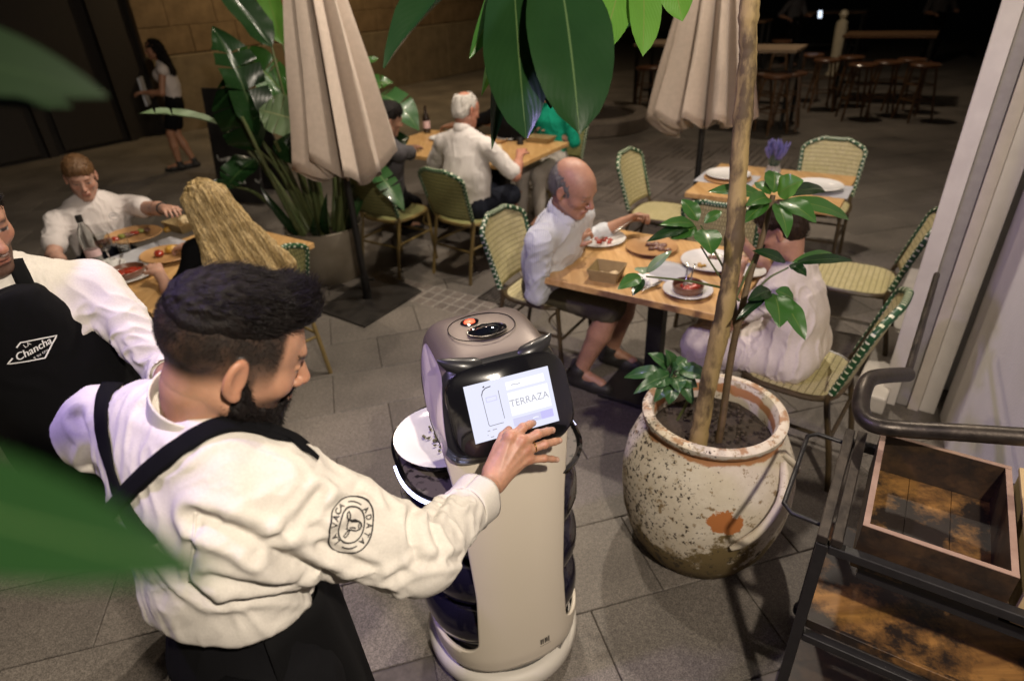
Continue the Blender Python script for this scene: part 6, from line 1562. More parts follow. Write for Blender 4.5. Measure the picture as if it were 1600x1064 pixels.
# badge on the chest of the polo shirt
blh = at(322, 318, 1.17); blv = at(405, 480, .46)*A3(1, 1, 0)-E1*.03+Z*.55
bln, bi = person('woman with long blonde hair seen from behind at the left table', blv, nrm(-E1), blh, nrm(-E1*.9+E2*.3-Z*.25), s=.96, skin=SK3, top=m_blackc, sleeve=.40, bottom=m_blackc, arms={1: pix4(290, 385, .06), -1: pix4(250, 430, .06)}, elbow={1: -Z+E2*.9+E1*.4, -1: -Z-E2*.7}, opt=dict(hairdir=A3(.32, -.05, 0)), hair='long', hairm=m_hblond, female=True, seed=8, h=.0065, collar=False)
MB().tube(spline([bi['H'](-.075, .02, .06), bi['H'](-.03, -.108, .055), bi['H'](.03, -.112, .05), bi['H'](.075, .02, .055)], 16), .006, 7).build('hair_twist', m_hblond, bln)
# standing woman by the wall
sf = at(303, 262, 0); shp = sf+Z*1.50
sw_, si = person('woman with long dark curls in a white top walking by the ochre wall', sf+Z*.88, nrm(A3(-.9, -.35, 0)), shp+A3(-.06, -.02, 0), nrm(A3(-.85, -.3, -.12)), s=.97, skin=(.34, .17, .10), top=m_gauze, sleeve=.02, bottom=m_blackc, leglen=.35, arms={1: sf+A3(-.2, .1, 1.0), -1: sf+A3(-.25, -.2, 1.02)}, legs={1: sf+A3(.02, .02, .085), -1: sf+A3(-.12, -.12, .085)}, hair='curly', hairm=m_hblack, female=True, seed=9, h=.008, collar=False, lowneck=.06, shoes=m_shoe)
fl_ = thing('held_folder', 'pale folder held by the woman walking by the ochre wall', 'folder', sf+A3(-.3, 0, .95)); MB().box(sf+A3(-.32, -.06, 1.02), (.03, .24, .34), frame(A3(-.3, 1, 0))).build('cover', m_paper, fl_, smooth=False, bevel=.003)
# dim figures among the bar tables
for q, (x, y, lab, mt, zz) in enumerate(((1245, 58, 'dim standing figure in a grey top behind the bar tables, left of the pale post', m_greyc, 0), (1150, 36, 'dim figure in black by the small bar table behind the tree trunk', m_blackc, 0), (1470, 55, 'dim standing figure at the far end of the long bar table', m_greyc, 0))):
    b0 = at(x, y+52, 0)+A3(0, .6, 0)
    person(lab, b0+Z*.92, A3(-.3 if q else .4, -1, 0), b0+Z*1.58+A3(0, -.03, 0), A3(.3-.3*q, -1, -.2), s=1.02, skin=SK4, top=mt, sleeve=.5, bottom=m_blackc, legs={1: b0+A3(-.1, 0, .085), -1: b0+A3(.1, 0, .085)}, arms={1: b0+A3(-.25, -.25, 1.05), -1: b0+A3(.2, -.28, 1.1)}, hair='short', hairm=m_hblack, seed=20+q, h=.012)
# ================================================================== THE TWO WAITERS
fn_w = RM@fn; Fc_w = rw(Fc)
def scr_hit(x, y, off):
    d = ray(x, y); t = ((Fc_w+fn_w*off-CAM)@fn_w)/(d@fn_w); return CAM+d*t
def decal(name, V2, Fs, c, u, v, n, bvh, mt, parent, off=.0016, lift=.05):
    """print flat artwork (x along u, y along v) onto a surface by dropping it along -n"""
    P = []
    for x, y in V2:
        o = c+u*x+v*y+n*lift; h_ = bvh.ray_cast(Vector(o), Vector(-n), lift*2.5)
        P.append(np.array(h_[0])+np.array(h_[1])*off*np.sign(np.array(h_[1])@n) if h_[0] else c+u*x+v*y)
    o = link(name, raw_mesh(name, P, Fs, mt, smooth=False), parent); return o
class Art:
    def __init__(s): s.v = []; s.f = []
    def line(s, pts, w):
        pts = [np.asarray(p, float) for p in pts]; pts = [a+(b-a)*t for a, b in zip(pts[:-1], pts[1:]) for t in np.linspace(0, 1, max(1, int(np.linalg.norm(b-a)/2.2)), endpoint=False)]+[pts[-1]]; o = len(s.v)
        for i, p in enumerate(pts):
            a = pts[max(i-1, 0)]; b = pts[min(i+1, len(pts)-1)]; d = nrm(np.array([*(b-a), 0]))[:2]; q = np.array([-d[1], d[0]])*w/2
            s.v += [tuple(p-q), tuple(p+q)]
        for i in range(len(pts)-1): s.f.append((o+2*i, o+2*i+2, o+2*i+3, o+2*i+1))
        return s
    def poly(s, pts): o = len(s.v); s.v += [tuple(p) for p in pts]; s.f.append(tuple(range(o, o+len(pts)))); return s
    def text(s, t, size, c, ang=0., sx=1., shear=0.):
        V, Fs = text_mesh(t, size); o = len(s.v)
        for q in V:
            x, y = q[0]*sx+shear*q[1], q[1]; s.v.append((c[0]+x*cos(ang)-y*sin(ang), c[1]+x*sin(ang)+y*cos(ang)))
        s.f += [tuple(i+o for i in f) for f in Fs]; return s
def strap(name, px, bvh, w, mt, parent, off=.004, n=40, extra=None):
    pts, nr = [], []
    for x, y in [tuple(p[:2]) for p in spline([A3(a, b, 0) for a, b in px], n)]:
        p, q = pixhit(bvh, x, y)
        if p is None: continue
        pts.append(p); nr.append(q if q@(CAM-p) > 0 else -q)
    pts = np.array(pts); nr = np.array(nr)
    for _ in range(3): pts[1:-1] = pts[1:-1]*.5+(pts[:-2]+pts[2:])*.25; nr[1:-1] = nr[1:-1]*.5+(nr[:-2]+nr[2:])*.25
    rows = []
    for i in range(len(pts)):
        d = nrm(pts[min(i+1, len(pts)-1)]-pts[max(i-1, 0)]); sd = nrm(np.cross(d, nr[i])); nn = nrm(nr[i])
        rows.append([pts[i]+sd*w*e+nn*(off+.0008*(1-e*e*4)) for e in (-.5, -.25, 0, .25, .5)])
    return MB().grid(rows).build(name, mt, parent, angle=None, solid=.0022)

# ---- waiter tapping the screen
s = 1.0
wf = nrm(A3(cos(radians(32)), sin(radians(32)), -.56)); Hc = dp(367, 549, .955); hup = nrm(Z+A3(.30, .10, 0))
H1 = Head(Hc, wf, hup, 1.04)
P1 = at(392, 1010, .97); Nk = dp(318, 643, 1.0); spn = nrm(Nk-P1); f1 = nrm(A3(.62, .78, 0)); r1 = np.cross(f1, Z); fw = nrm(f1-spn*(f1@spn))
mid = P1+(Nk-P1)*.42-f1*.015; ch = P1+(Nk-P1)*.70-f1*.01
ShR = dp(432, 752, .985); ShL = dp(165, 668, 1.11); ElR = dp(655, 868, 1.09); WrR = scr_hit(768, 756, .052)
ElL = ShL+A3(.02, .14, -.24); WrL = ElL+A3(.20, .05, -.02)
w1 = thing('person', 'bearded waiter in a white shirt with crossed black straps tapping the robot screen', 'person', P1*A3(1, 1, 0))
B = Sdf()
B.cone(P1, mid, .11, .10, .05, flat=(fw, .7)); B.cone(mid, ch, .10, .12, .05, flat=(fw, .7)); B.cone(ch, Nk-spn*.06, .12, .07, .05, flat=(fw, .7)); B.cone(Nk-spn*.02, H1(0, -.030, -.06), .063, .058, .02)
for S_, E_, W_ in ((ShR, ElR, WrR), (ShL, ElL, WrL)):
    B.cone(Nk-spn*.05, S_, .045, .045, .03); B.cone(S_, E_, .045, .038, .02); B.cone(E_, W_, .040, .028, .02)
for e in (-1, 1):
    hp = P1+r1*e*.09-Z*.03; B.cone(hp, hp*A3(1, 1, 0)+Z*.50+f1*.02, .08, .055, .03); B.cone(hp*A3(1, 1, 0)+Z*.50+f1*.02, hp*A3(1, 1, 0)+Z*.09, .055, .036, .02)
V, Q, _ = B.mesh(.008); bodyV, bodyQ = [V], [Q]; cols = [np.tile(np.array((.40, .21, .135)), (len(V), 1))]
# finely modelled head
B = Sdf(); add_head(B, H1); B.cone(H1(0, -.030, -.05), Nk, .058, .063, .02); B.cone(H1(0, .0, -.10), Nk+fw*.02, .045, .055, .03)
V, Q, _ = B.mesh(.0026); V = relax(V, Q, 1, .3)
c = head_color(H1, V, (.40, .215, .135), dict(brow=1., browcol=(.016, .011, .009), lid=.0020, stubble=.9, fade=1.)); bodyV.append(V); bodyQ.append(Q); cols.append(c)
# right hand on the screen
B = Sdf(); hn = fn_w
kn = [scr_hit(797, 681, .050), scr_hit(815, 688, .054), scr_hit(823, 701, .050), scr_hit(826, 716, .044)]
pip = [scr_hit(817, 668, .046), scr_hit(840, 678, .050), scr_hit(851, 694, .047), scr_hit(850, 716, .040)]
dip = [scr_hit(828, 663, .026), scr_hit(855, 674, .032), scr_hit(866, 690, .030), scr_hit(862, 717, .028)]
tipf = [scr_hit(833, 661, .010), scr_hit(863, 672, .017), scr_hit(874, 688, .017), scr_hit(870, 718, .017)]
B.cone(WrR-nrm(WrR-ElR)*-.0-(WrR-ElR)*.25, WrR, .033, .0275, .02, flat=(hn, .85))
pc1 = WrR*.35+kn[1]*.65
for i, (a, rr_) in enumerate(zip(kn, (.0145, .0145, .0135, .012))): B.cone(WrR+(a-WrR)*.10, a-hn*.004, .021, rr_, .016)
for i in range(4):
    q = (.0108, .0110, .0103, .0092)[i]
    B.cone(kn[i]+(WrR-kn[i])*.08-hn*.002, pip[i], q*1.12, q, .007); B.ell(pip[i], q*1.05, k=.004); B.cone(pip[i], dip[i], q*.98, q*.90, .003); B.cone(dip[i], tipf[i], q*.90, q*.78, .003); B.ell(kn[i]+hn*.001, .0125, k=.010)
t0 = WrR+(kn[0]-WrR)*.22+nrm(np.cross(hn, kn[1]-WrR))*.012-hn*.008; t1 = scr_hit(779, 700, .032); t2 = scr_hit(786, 681, .022); t3 = scr_hit(795, 671, .014)
B.cone(t0, t1, .0185, .0145, .014); B.cone(t1, t2, .0135, .0115, .004); B.cone(t2, t3, .0112, .0092, .003)
for i in range(4): B.cone(WrR+(kn[i]-WrR)*.35+hn*.017, kn[i]+hn*.008, .0022, .0026, .006)     # tendons
V, Q, _ = B.mesh(.0021); V = relax(V, Q, 1, .3)
c = np.tile(np.array((.44, .235, .15)), (len(V), 1)); 
for i in range(4):
    d = np.linalg.norm(V-(kn[i]+hn*.010), axis=1); c = c*(1-np.exp(-(d/.010)**2)[:, None]*np.array([.05, .22, .28])); d = np.linalg.norm(V-(pip[i]+hn*.008), axis=1); c = c*(1-np.exp(-(d/.007)**2)[:, None]*np.array([.05, .2, .25]))
    dirf = nrm(tipf[i]-dip[i]); nl = tipf[i]+hn*.006-dirf*.002; d = np.linalg.norm((V-nl), axis=1); m = (d < .0062)[:, None]; c = np.where(m, np.array((.55, .34, .26)), c)
c *= (1+.10*fbm(V*120, 2))[:, None]
bodyV.append(V); bodyQ.append(Q); cols.append(c)
off = 0; Qs = []
for v, q in zip(bodyV, bodyQ): Qs.append(q+off); off += len(v)
link('body', raw_mesh('body', np.concatenate(bodyV), np.concatenate(Qs), m_skin, col=np.concatenate(cols)), w1)
rg_c = pip[2]*.42+kn[2]*.58; rd = nrm(pip[2]-kn[2]); ra = nrm(np.cross(rd, hn)); rb2 = np.cross(rd, ra)
MB().tube(arc(rg_c, .0118, 0, 2*pi, 29, ra, rb2)[:-1], .0017, 8, closed=True).build('ring', M('gold', (.75, .5, .2), .2, metal=1.), w1)
# short dark hairs on the forearm
rr = np.random.default_rng(31); st = []
fd = nrm(WrR-ElR)
for q in range(260):
    t = rr.uniform(-.02, .085); a = rr.uniform(-1.4, 1.4); sd = nrm(np.cross(fd, hn)); nn = nrm(hn*cos(a)+sd*sin(a)); p = WrR-fd*t+nn*(.0285+.006*max(t, 0)/.08); st.append([p, p+(fd*.6+nn*.35+rr.normal(0, .3, 3))*.006])
ribbons('arm_hair', m_hblack, st, .00032, w1)
# shirt
T = Sdf()
T.cone(P1+spn*.10, mid, .160, .160, .06, flat=(fw, .76)); T.cone(mid, ch, .160, .172, .06, flat=(fw, .72)); T.cone(ch, Nk-spn*.07, .165, .095, .06, flat=(fw, .74))
for S_ in (ShR, ShL): T.cone(Nk-spn*.045, S_, .066, .069, .05)
T.box(P1-spn*.03, (.5, .5, .20), frame(fw, spn), 0., .012, sub=True); T.ell(ch-fw*.03+r1*.09+spn*.05, (.10, .07, .13), R=frame(fw, spn), k=.05); T.ell(ch-fw*.03-r1*.09+spn*.05, (.10, .07, .13), R=frame(fw, spn), k=.05)
T.cone(ShR, ElR, .070, .064, .03); T.cone(ElR, ElR*.30+WrR*.70, .063, .047, .02); T.cone(ShL, ElL, .068, .058, .03); T.cone(ElL, WrL, .056, .045, .02)
T.cone(ShR-spn*.03, ElR-Z*.012, .064, .058, .03); T.cone(ch+r1*.14, ShR*.4+ElR*.6-Z*.03, .06, .035, .07)        # loose cloth under the arm
CE = ElR*.34+WrR*.66; cu = nrm(WrR-ElR)
T.cone(Nk, H1(0, -.03, -.06), .060, .056, .006, sub=True); T.ell(Nk+fw*.09+spn*.0, (.035, .06, .09), R=frame(fw, spn), k=.01, sub=True)
V, Q, _ = T.mesh(.0044); V = relax(V, Q, 1, .4); N = vnormals(V, Q)
V = wrinkle(V, N, [(ShR, ElR, 1.5, 15), (ElR, CE, 1.3, 24), (ShL, ElL, 1.2, 14)], .0058, 2.2, .85)
N = vnormals(V, Q)
# long drag folds across the back towards the reaching arm
tt = (V-P1)@spn; ss = (V-P1)@r1; bk = np.clip(-((V-mid)@fw)/.05, 0, 1)
ph = tt*34-ss*22+fbm(V*6, 2)*2.2; V = V+N*(np.clip(np.sin(ph), -.2, 1)*.0035*np.clip(1.2-np.abs(tt-.22)/.20, 0, 1)*bk)[:, None]
fb_ = bvh_of(V, Q)
def crease(px, A_, w):
    global V
    pts = [pixhit(fb_, *p[:2])[0] for p in spline([A3(a, b, 0) for a, b in px], 16)]; pts = [p for p in pts if p is not None]
    best = np.full(len(V), 9.)
    for a, b in zip(pts[:-1], pts[1:]):
        ab = b-a; t = np.clip(((V-a)@ab)/max(ab@ab, 1e-9), 0, 1); best = np.minimum(best, np.linalg.norm(V-(a+t[:, None]*ab), axis=1))
    V = V+N*(-A_*np.exp(-(best/w)**2)+.55*A_*np.exp(-((best-2.1*w)/w)**2))[:, None]
crease([(307, 808), (400, 846), (455, 880), (530, 905), (600, 918)], .016, .013); crease([(312, 802), (303, 845), (292, 895)], .006, .007)
crease([(436, 832), (470, 805), (500, 770)], .009, .009); crease([(395, 870), (440, 835), (500, 825)], .006, .008); crease([(660, 775), (640, 815), (650, 870)], .008, .009)
crease([(700, 770), (675, 810), (690, 860)], .007, .008); crease([(610, 905), (660, 880), (720, 872)], .007, .008); crease([(120, 650), (140, 700), (135, 770)], .009, .010); crease([(105, 720), (125, 780), (150, 820)], .007, .009)
crease([(330, 905), (400, 915), (470, 905)], .008, .010); crease([(350, 940), (420, 930), (500, 922)], .007, .009); crease([(240, 850), (270, 890), (330, 935)], .008, .012); crease([(220, 640), (260, 660), (300, 700)], .004, .010); crease([(560, 760), (530, 790), (480, 815)], .006, .010); crease([(585, 890), (540, 870), (500, 850)], .006, .008)
V = relax(V, Q, 1, .3); N = vnormals(V, Q)      # fine sharp creases of thin cotton
wv = np.stack([fbm(V*9+3, 2), fbm(V*9+17, 2), fbm(V*9+31, 2)], 1)
cr = np.clip(1-np.abs(fbm(V*np.array([20, 20, 13.])+wv*1.6, 2))*3.2, 0, 1)**1.5*np.clip(fbm(V*5+50, 2)*1.4+.35, 0, 1)
cr2 = np.clip(1-np.abs(fbm(V*np.array([30, 26, 34.])+wv*2.2+9, 2))*3.5, 0, 1)**1.5*np.clip(fbm(V*6+70, 2)*1.5+.15, 0, 1)
V = V+N*(cr*.0015+cr2*.0007)[:, None]
link('shirt', raw_mesh('shirt', V, Q, m_shirtw), w1)
rows = []      # open cuff, its unbuttoned corner hanging down
dnv = nrm(-Z-cu*(-Z@cu)); sdv = np.cross(cu, dnv)
for t in np.linspace(0, 1, 9):
    row = []
    for a in np.linspace(-pi, pi, 57):
        g = np.exp(-(a/.42)**2); rad = .0505+.006*t+.004*g*t+.0016*sin(a*5+1)*t; ln = -.045+.075*t+.040*g*t*t
        row.append(CE+cu*ln+(dnv*cos(a)+sdv*sin(a))*rad*(1+.22*g*t)+dnv*.012*g*t)
    rows.append(row)
MB().grid(rows).build('cuff', m_shirtw, w1, angle=60, solid=.0025)
shV, shQ = V, Q; sb = bvh_of(V, Q)
# band collar
K = Sdf(); nd = nrm(H1(0, -.03, -.06)-Nk); kc = Nk-fw*.004
K.cone(kc+nd*.005, kc+nd*.060, .077, .0705, .004); K.cone(kc-nd*.04, kc+nd*.14, .0695, .0640, .002, sub=True); K.ell(kc+fw*.085+nd*.03, (.020, .05, .06), R=frame(fw, spn), k=.004, sub=True); K.box(kc-nd*.045, (.2, .2, .03), frame(fw, nd), 0., .004, sub=True); K.box(kc+nd*.102, (.2, .2, .048), frame(fw, nd), 0., .002, sub=True)
V, Q, _ = K.mesh(.0023); V = relax(V, Q, 2, .5); link('collar', raw_mesh('collar', V, Q, m_shirtw), w1)
# seams: yoke and armhole
def seam(px): strap('seam', px, sb, .003, m_shirtw, w1, -.0002, 36)
seam([(305, 800), (302, 850), (296, 910)])
# trousers and apron wrapped round the waist
T = Sdf(); T.cone(P1-Z*.03, P1+spn*.22, .160, .140, .05, flat=(fw, .78))
for e in (-1, 1):
    hp = P1+r1*e*.09-Z*.03; kk = hp*A3(1, 1, 0)+Z*.50+f1*.03; T.cone(hp, kk, .105, .082, .05); T.cone(kk, hp*A3(1, 1, 0)+Z*.07, .08, .065, .03)
V, Q, _ = T.mesh(.010); N = vnormals(V, Q); V = wrinkle(V, N, [], .006, 5.); link('trousers', raw_mesh('trousers', V, Q, m_blackc), w1)
rows = []
for v in np.linspace(0, 1, 16):
    row = []
    for a in np.linspace(-1.9, 1.9, 40):
        rad = .150+.07*v+.008*sin(a*7+v*2); d = fw*cos(a)*.86+r1*sin(a); row.append(P1+spn*.16-(spn*.16)*v*1.-Z*.52*v+nrm(d*A3(1, 1, .2))*rad*(1.0 if True else 1))
    rows.append(row)
MB().grid(rows).build('apron', m_apron, w1, angle=None, solid=.003)
tie = [P1+spn*.09-fw*.11+r1*.10, P1+spn*.05+r1*.2-fw*.03, P1-Z*.15+r1*.235+fw*.02, P1-Z*.42+r1*.225+fw*.01]
for o_t in (0, .035):
    pts = spline([p+r1*o_t*-.3-fw*o_t for p in tie], 22); MB().grid([[p+fw*e*.017+r1*.003*sin(i*.7) for e in (-1, 0, 1)] for i, p in enumerate(pts)]).build('apron_tie', m_strap, w1, angle=None, solid=.002)
for e in (-1, 1):
    g = (P1+r1*e*.09)*A3(1, 1, 0)+f1*.03; T = Sdf(); T.cone(g-f1*.05+Z*.045, g+f1*.10+Z*.04, .043, .043, .02); T.cone(g+f1*.10+Z*.04, g+f1*.18+Z*.032, .042, .032, .02); V, Q, _ = T.mesh(.009); V[:, 2] = np.maximum(V[:, 2], .004); link('shoe', raw_mesh('shoe', V, Q, m_shoe), w1)
strap('strap', [(262, 572), (225, 572), (188, 588), (166, 622), (162, 665), (172, 715), (188, 770), (212, 815), (238, 850)], sb, .033, m_strap, w1, n=60)
strap('strap', [(470, 690), (430, 680), (390, 668), (345, 668), (300, 690), (255, 722), (215, 757), (185, 790), (165, 815)], sb, .033, m_strap, w1, .0062, n=60)
strap('strap', [(395, 668), (440, 682), (475, 705), (492, 720)], sb, .012, m_strap, w1, .0075, n=24)
# emblem printed on the sleeve: LA VACA ATADA round a cow's head
c_, n_e = pixhit(sb, 549, 820)
if c_ is not None:
    vd = nrm(CAM-c_); n_e = nrm((n_e if n_e@vd > 0 else -n_e)+vd*1.0)
    px_r = nrm(_R-n_e*(_R@n_e)); px_u = np.cross(n_e, px_r); k_ = np.linalg.norm(c_-CAM)/F_PX*1.04      # metres per photo pixel
    A = Art(); NN = 64
    def ringp(a, b, sq=2.6, rot=radians(-6)): return [(x*cos(rot)-y*sin(rot), x*sin(rot)+y*cos(rot)) for x, y in supell(a, b, NN, sq)]
    q = ringp(31, 38); A.line(q+q[:1], 2.25); q = ringp(18.5, 24.5, 2.2); A.line(q+q[:1], 2.10)
    def arc_text(t, a0, a1, rx, ry):
        for i, ch_ in enumerate(t):
            if ch_ == ' ': continue
            a = radians(a0+(a1-a0)*(i+.5)/len(t)); [A.text(ch_, 11.5, (rx*cos(a)+dx, ry*sin(a)+dy), a-pi/2, .95) for dx, dy in ((0, 0), (.5, 0), (0, .5), (.4, .4))]
    arc_text('LA VACA', 228, 118, 25, 31.5); arc_text('ATADA', -62, 48, 25, 31)
    # letters on the right run clockwise with their feet to the middle as on the shirt
    A.line([(25*cos(radians(a))*1.0, 31*sin(radians(a))) for a in np.linspace(100, 58, 10)], 1.95); A.line([(25*cos(radians(a)), 31.5*sin(radians(a))) for a in np.linspace(242, 290, 10)], 1.95)
    # the cow's head, muzzle to the right
    A.line([(-6, 8), (-7, 2), (-6.5, -4), (-5, -6)], 2.10); A.poly([(-4, 8), (2, 7.5), (8, 5.5), (11, 3), (5, 3.2), (-1, 4.6)]); A.line([(-4, 8), (4, 7.6), (10, 4.5), (14, 1), (14.6, -3), (12, -7), (7, -8.6), (2, -7.4), (-4, -5.4)], 2.25)
    A.line([(11, 2), (9.5, -2), (10.5, -6)], 1.50); A.line([(-3, -3), (3, -3.6), (6, -5.2)], 2.10); A.poly([(13, 1.5), (15, -1), (14.2, -3.4), (12.6, -1.4)])
    A.line([(-5, 8), (-8, 12), (-7.6, 17), (-4.8, 19), (-3.4, 15), (-4, 10), (-3, 8)], 2.10); A.line([(-4, -6), (-7, -9), (-11, -14), (-8.6, -16.5), (-4.4, -12), (-2.4, -7)], 2.10); A.poly([(-9, 8), (-6, 9.6), (-5.6, 7)]); A.poly([(-10, -3.6), (-6, -2.4), (-6.4, -5)])
    for dx, dy in ((11.6, -3), (12.2, -.6)): A.poly([(dx-.6, dy-.6), (dx+.6, dy-.6), (dx+.6, dy+.6), (dx-.6, dy+.6)])
    decal('emblem', [(x*k_, y*k_) for x, y in A.v], A.f, c_, px_r, px_u, n_e, sb, m_ink, w1)
# beard
S = Sdf(); E = lambda c, r, kk=.01, sub=False: S.ell(H1(*c), np.array(r)*1.04, R=H1.R, k=kk, sub=sub)
E((0, .072, -.108), (.037, .030, .026)); 
for e in (-1, 1):
    S.cone(H1(e*.056, .008, -.058), H1(e*.034, .060, -.096), .0215, .0225, .012); S.cone(H1(e*.063, .004, -.022), H1(e*.058, .012, -.056), .0095, .0185, .01); S.cone(H1(e*.046, .045, -.070), H1(e*.030, .070, -.080), .016, .016, .012)
    S.cone(H1(e*.004, .098, -.050), H1(e*.027, .083, -.066), .0062, .0072, .006); S.cone(H1(e*.028, .082, -.066), H1(e*.026, .076, -.092), .009, .013, .008)
S.cone(H1(0, .094, -.083), H1(0, .088, -.098), .008, .014, .008)
V, Q, _ = S.mesh(.0028); N = vnormals(V, Q); V = V+N*(fbm(V*150, 2)*.0022)[:, None]; bo = link('beard', raw_mesh('beard', V, Q, m_hblack), w1)
rr = np.random.default_rng(17); st = []
for i in rr.choice(len(V), 3600, True):
    p = V[i]; nn = N[i]; d = nrm(nn*.75+H1.R@np.array((0, .25, -.75))+rr.normal(0, .25, 3)); L_ = rr.uniform(.004, .010); st.append([p-nn*.001, p+d*L_*.6, p+d*L_-Z*.001])
ribbons('beard_hair', m_hblack, st, .00042, bo)
# thick swept-up hair over clipped sides
S = Sdf()
E((0, -.018, .058), (.0725, .0935, .064), .008); E((0, .040, .082), (.058, .056, .036), .018); E((0, -.060, .050), (.060, .044, .052), .012); E((0, .010, .090), (.058, .086, .032), .016)
E((0, .130, .012), (.09, .06, .046), .012, True); S.box(H1(0, -.02, -.052), np.array((.2, .25, .098))*1.0, H1.R@np.array([[1, 0, 0], [0, cos(.30), -sin(.30)], [0, sin(.30), cos(.30)]]), 0., .012, sub=True)
V, Q, _ = S.mesh(.0032); N = vnormals(V, Q); L_ = H1.loc(V); V = V+N*(fbm(L_*np.array([70, 38, 60.]), 3)*.0055*np.clip((L_[:, 2]-.05)/.03, .15, 1))[:, None]; ho = link('hair', raw_mesh('hair', V, Q, m_hblack), w1)
st = []; rr = np.random.default_rng(23)
for i in rr.choice(len(V), 7000, True):
    p = V[i]; nn = N[i]; l = H1.loc(p)
    comb = H1.R@np.array((l[0]*3.5, (.75 if l[1] < .02 else .75-(l[1]-.02)*14), (.1 if l[1] < .02 else .1+(l[1]-.02)*14))); lo_ = np.clip((l[2]-.045)/.04, .15, 1); d = nrm(comb*1.0+nn*.26*lo_+rr.normal(0, .13, 3)); Ls = rr.uniform(.014, .032)*(.35+.8*lo_)
    P_ = [p-nn*.003]
    for q in range(3): P_.append(P_[-1]+d*Ls/3); d = nrm(d+rr.normal(0, .07, 3)-nn*.16)
    st.append(P_)
ribbons('hair_strands', m_hblack, st, .00062, ho)
st = []       # clipped sides
hv = bodyV[1]; hN = vnormals(bodyV[1], bodyQ[1]); l = H1.loc(hv)
pick = np.nonzero((l[:, 2] > -.035) & (l[:, 2] < .075) & (l[:, 1] < .045) & (np.abs(l[:, 0]) < .078) & (np.linalg.norm(l[:, :2]-np.array([0, -.02]), axis=1) > .05))[0]
for i in rr.choice(pick, 9000, True):
    w_ = np.clip((l[i, 2]+.035)/.085, .10, 1)
    if rr.random() > w_: continue
    p = hv[i]; nn = hN[i]; d = nrm(nn*.5+H1.R@np.array((0, -.5, -.5))+rr.normal(0, .2, 3)); st.append([p-nn*.0005, p+d*.0045*w_])
ribbons('clipped_hair', m_hblack, st, .0004, ho)
for e in (-1, 1):      # brows
    st = []
    for q in range(90):
        t = rr.uniform(0, 1); x = .013+.037*t; p = H1(e*x, .0905-.020*t*t+.0, .0255+.006*sin(pi*t*.8)+rr.normal(0, .0022)); d = nrm(H1.R@np.array((e*.8, -.1, .25))+rr.normal(0, .25, 3)); st.append([p, p+d*.007])
    ribbons('eyebrow', m_hblack, st, .00045, w1)

# ---- second waiter at the left edge
Nk2 = dp(-12, 440, 1.52); h2 = dp(-58, 345, 1.46); P2_ = Nk2*A3(1, 1, 0)+A3(.01, .07, .96)
w2, i2 = person('waiter in a black apron and rolled white sleeves at the left edge', P2_, nrm(A3(.55, -.83, 0)), h2, nrm(A3(.86, -.38, -.30)), s=1.03, skin=(.36, .19, .125), top=m_shirtw, sleeve=.62, bottom=m_blackc, arms={-1: dp(275, 612, 1.50), 1: P2_+A3(-.3, -.2, .1)}, elbow={-1: A3(.1, .5, -1), 1: -Z-A3(1, 0, 0)}, legs={1: P2_*A3(1, 1, 0)+A3(.02, .12, .085), -1: P2_*A3(1, 1, 0)+A3(.16, .16, .085)}, hair='short', hairm=m_hblack, opt=dict(stubble=.8), h=.0045, seed=12, wr=1.25, build=1.05)
i = i2; T = Sdf(); fw2, sp2, r2 = i['fw'], i['sp'], i['r']
bt_ = i['ch']+sp2*.085
T.cone(P2_-Z*.02, i['mid'], .186, .184, .05, flat=(fw2, .82)); T.cone(i['mid'], bt_, .186, .184, .05, flat=(fw2, .84)); T.cone(P2_-Z*.34+A3(.05, .08, 0), P2_, .19, .186, .05, flat=(fw2, .8))
T.box(i['mid']-fw2*.21, (.5, .21, .9), frame(fw2, sp2), .0, .01, sub=True)
T.box(bt_+sp2*.235, (.5, .5, .19), frame(fw2, sp2), .0, .01, sub=True)
for e in (-1, 1): T.box(bt_+r2*e*.205+sp2*.06, (.09, .5, .16), frame(fw2, nrm(sp2+r2*e*-.45)), .0, .05, sub=True)
V, Q, _ = T.mesh(.007); N = vnormals(V, Q); V = wrinkle(V, N, [], .004, 8.); link('apron', raw_mesh('apron', V, Q, m_apron), w2); ab2 = bvh_of(V, Q)
shirt2 = [o for o in w2.children if o.name.startswith('shirt')][0].data; sv = np.array([v.co for v in shirt2.vertices]); sq = [tuple(p.vertices) for p in shirt2.polygons]; sb2 = bvh_of(sv, sq)
strap('strap', [(22, 408), (34, 432), (50, 462), (66, 488), (84, 512)], sb2, .036, m_apron, w2, .006, 26)
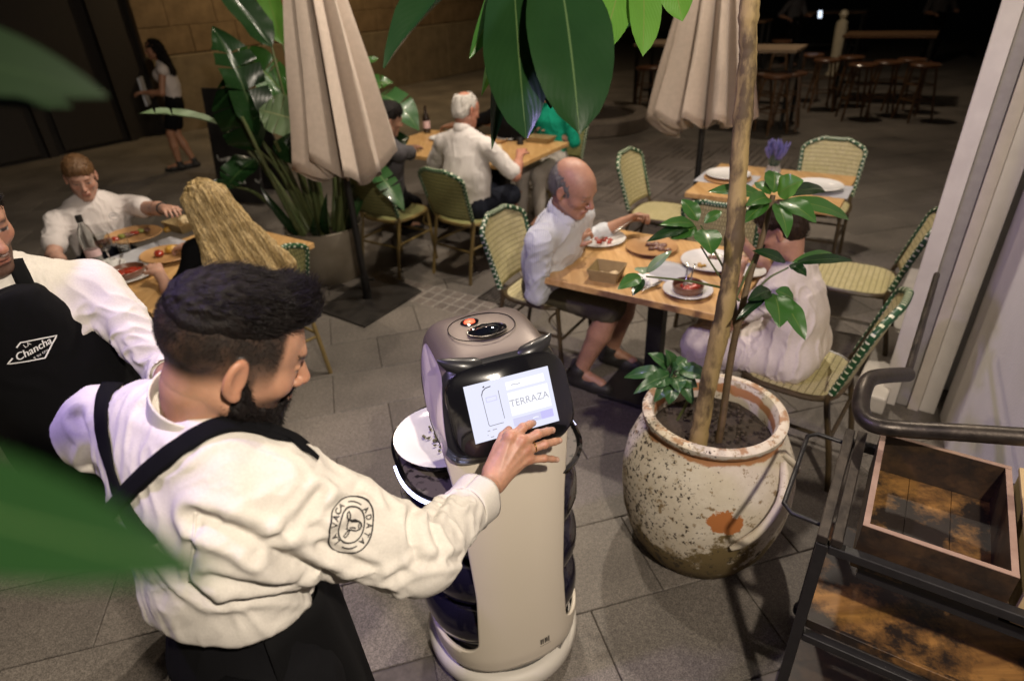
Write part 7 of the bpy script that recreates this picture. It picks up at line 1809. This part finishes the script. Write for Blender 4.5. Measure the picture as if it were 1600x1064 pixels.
# rolled cuff
e2 = i['El'][-1]; wr2 = i['Wr'][-1]; cd = nrm(wr2-e2); K = Sdf(); q0 = e2+cd*.045; K.cone(q0-cd*.022, q0+cd*.022, .060, .058, .004); K.cone(q0-cd*.1, q0+cd*.1, .050, .047, .003, sub=True); V, Q, _ = K.mesh(.0045); N = vnormals(V, Q); V = wrinkle(V, N, [(q0-cd*.05, q0+cd*.05, 1., 30)], .004, 3.); link('rolled_cuff', raw_mesh('rolled_cuff', V, Q, m_shirtw), w2)
c_, n_e = pixhit(ab2, 51, 547)
if c_ is not None:
    vd = nrm(CAM-c_); n_e = nrm((n_e if n_e@vd > 0 else -n_e)+vd*.6); px_r = nrm(_R-n_e*(_R@n_e)); px_u = np.cross(n_e, px_r); k_ = np.linalg.norm(c_-CAM)/F_PX
    A = Art(); A.line([(-14.5, 7), (-9.5, 13), (27, 13), (10, -13), (-26.5, -13), (-20.5, -6)], 1.7)
    A.text('LA', 6.4, (-4, 8.4), radians(24)); [A.text('Chancha', 13.4, (1.5+dx, 1.2), radians(22), .88, .32) for dx in (0, .5)]; A.text('y su cru', 5.6, (7, -6.6), radians(24), 1.)
    decal('apron_logo', [(x*k_, y*k_) for x, y in A.v], A.f, c_, px_r, px_u, n_e, ab2, m_white_ink, w2)
# small badge on the guest's polo shirt
psh = [o for o in pol.children if o.name.startswith('shirt')][0].data; pb = bvh_of(np.array([v.co for v in psh.vertices]), [tuple(p.vertices) for p in psh.polygons])
c_, n_e = pixhit(pb, 178, 338)
if c_ is not None:
    vd = nrm(CAM-c_); n_e = vd; px_r = _R; px_u = np.cross(n_e, px_r); k_ = np.linalg.norm(c_-CAM)/F_PX; A = Art(); q = supell(6.5, 5, 24, 2); A.line(q+q[:1], .7); A.line([(-5, 0), (5, 0)], .8); A.line([(-4, 1.8), (4, 1.8)], .5)
    decal('badge', [(x*k_, y*k_) for x, y in A.v], A.f, c_, px_r, px_u, n_e, pb, M('badge_ink', (.25, .25, .27), .8), pol)
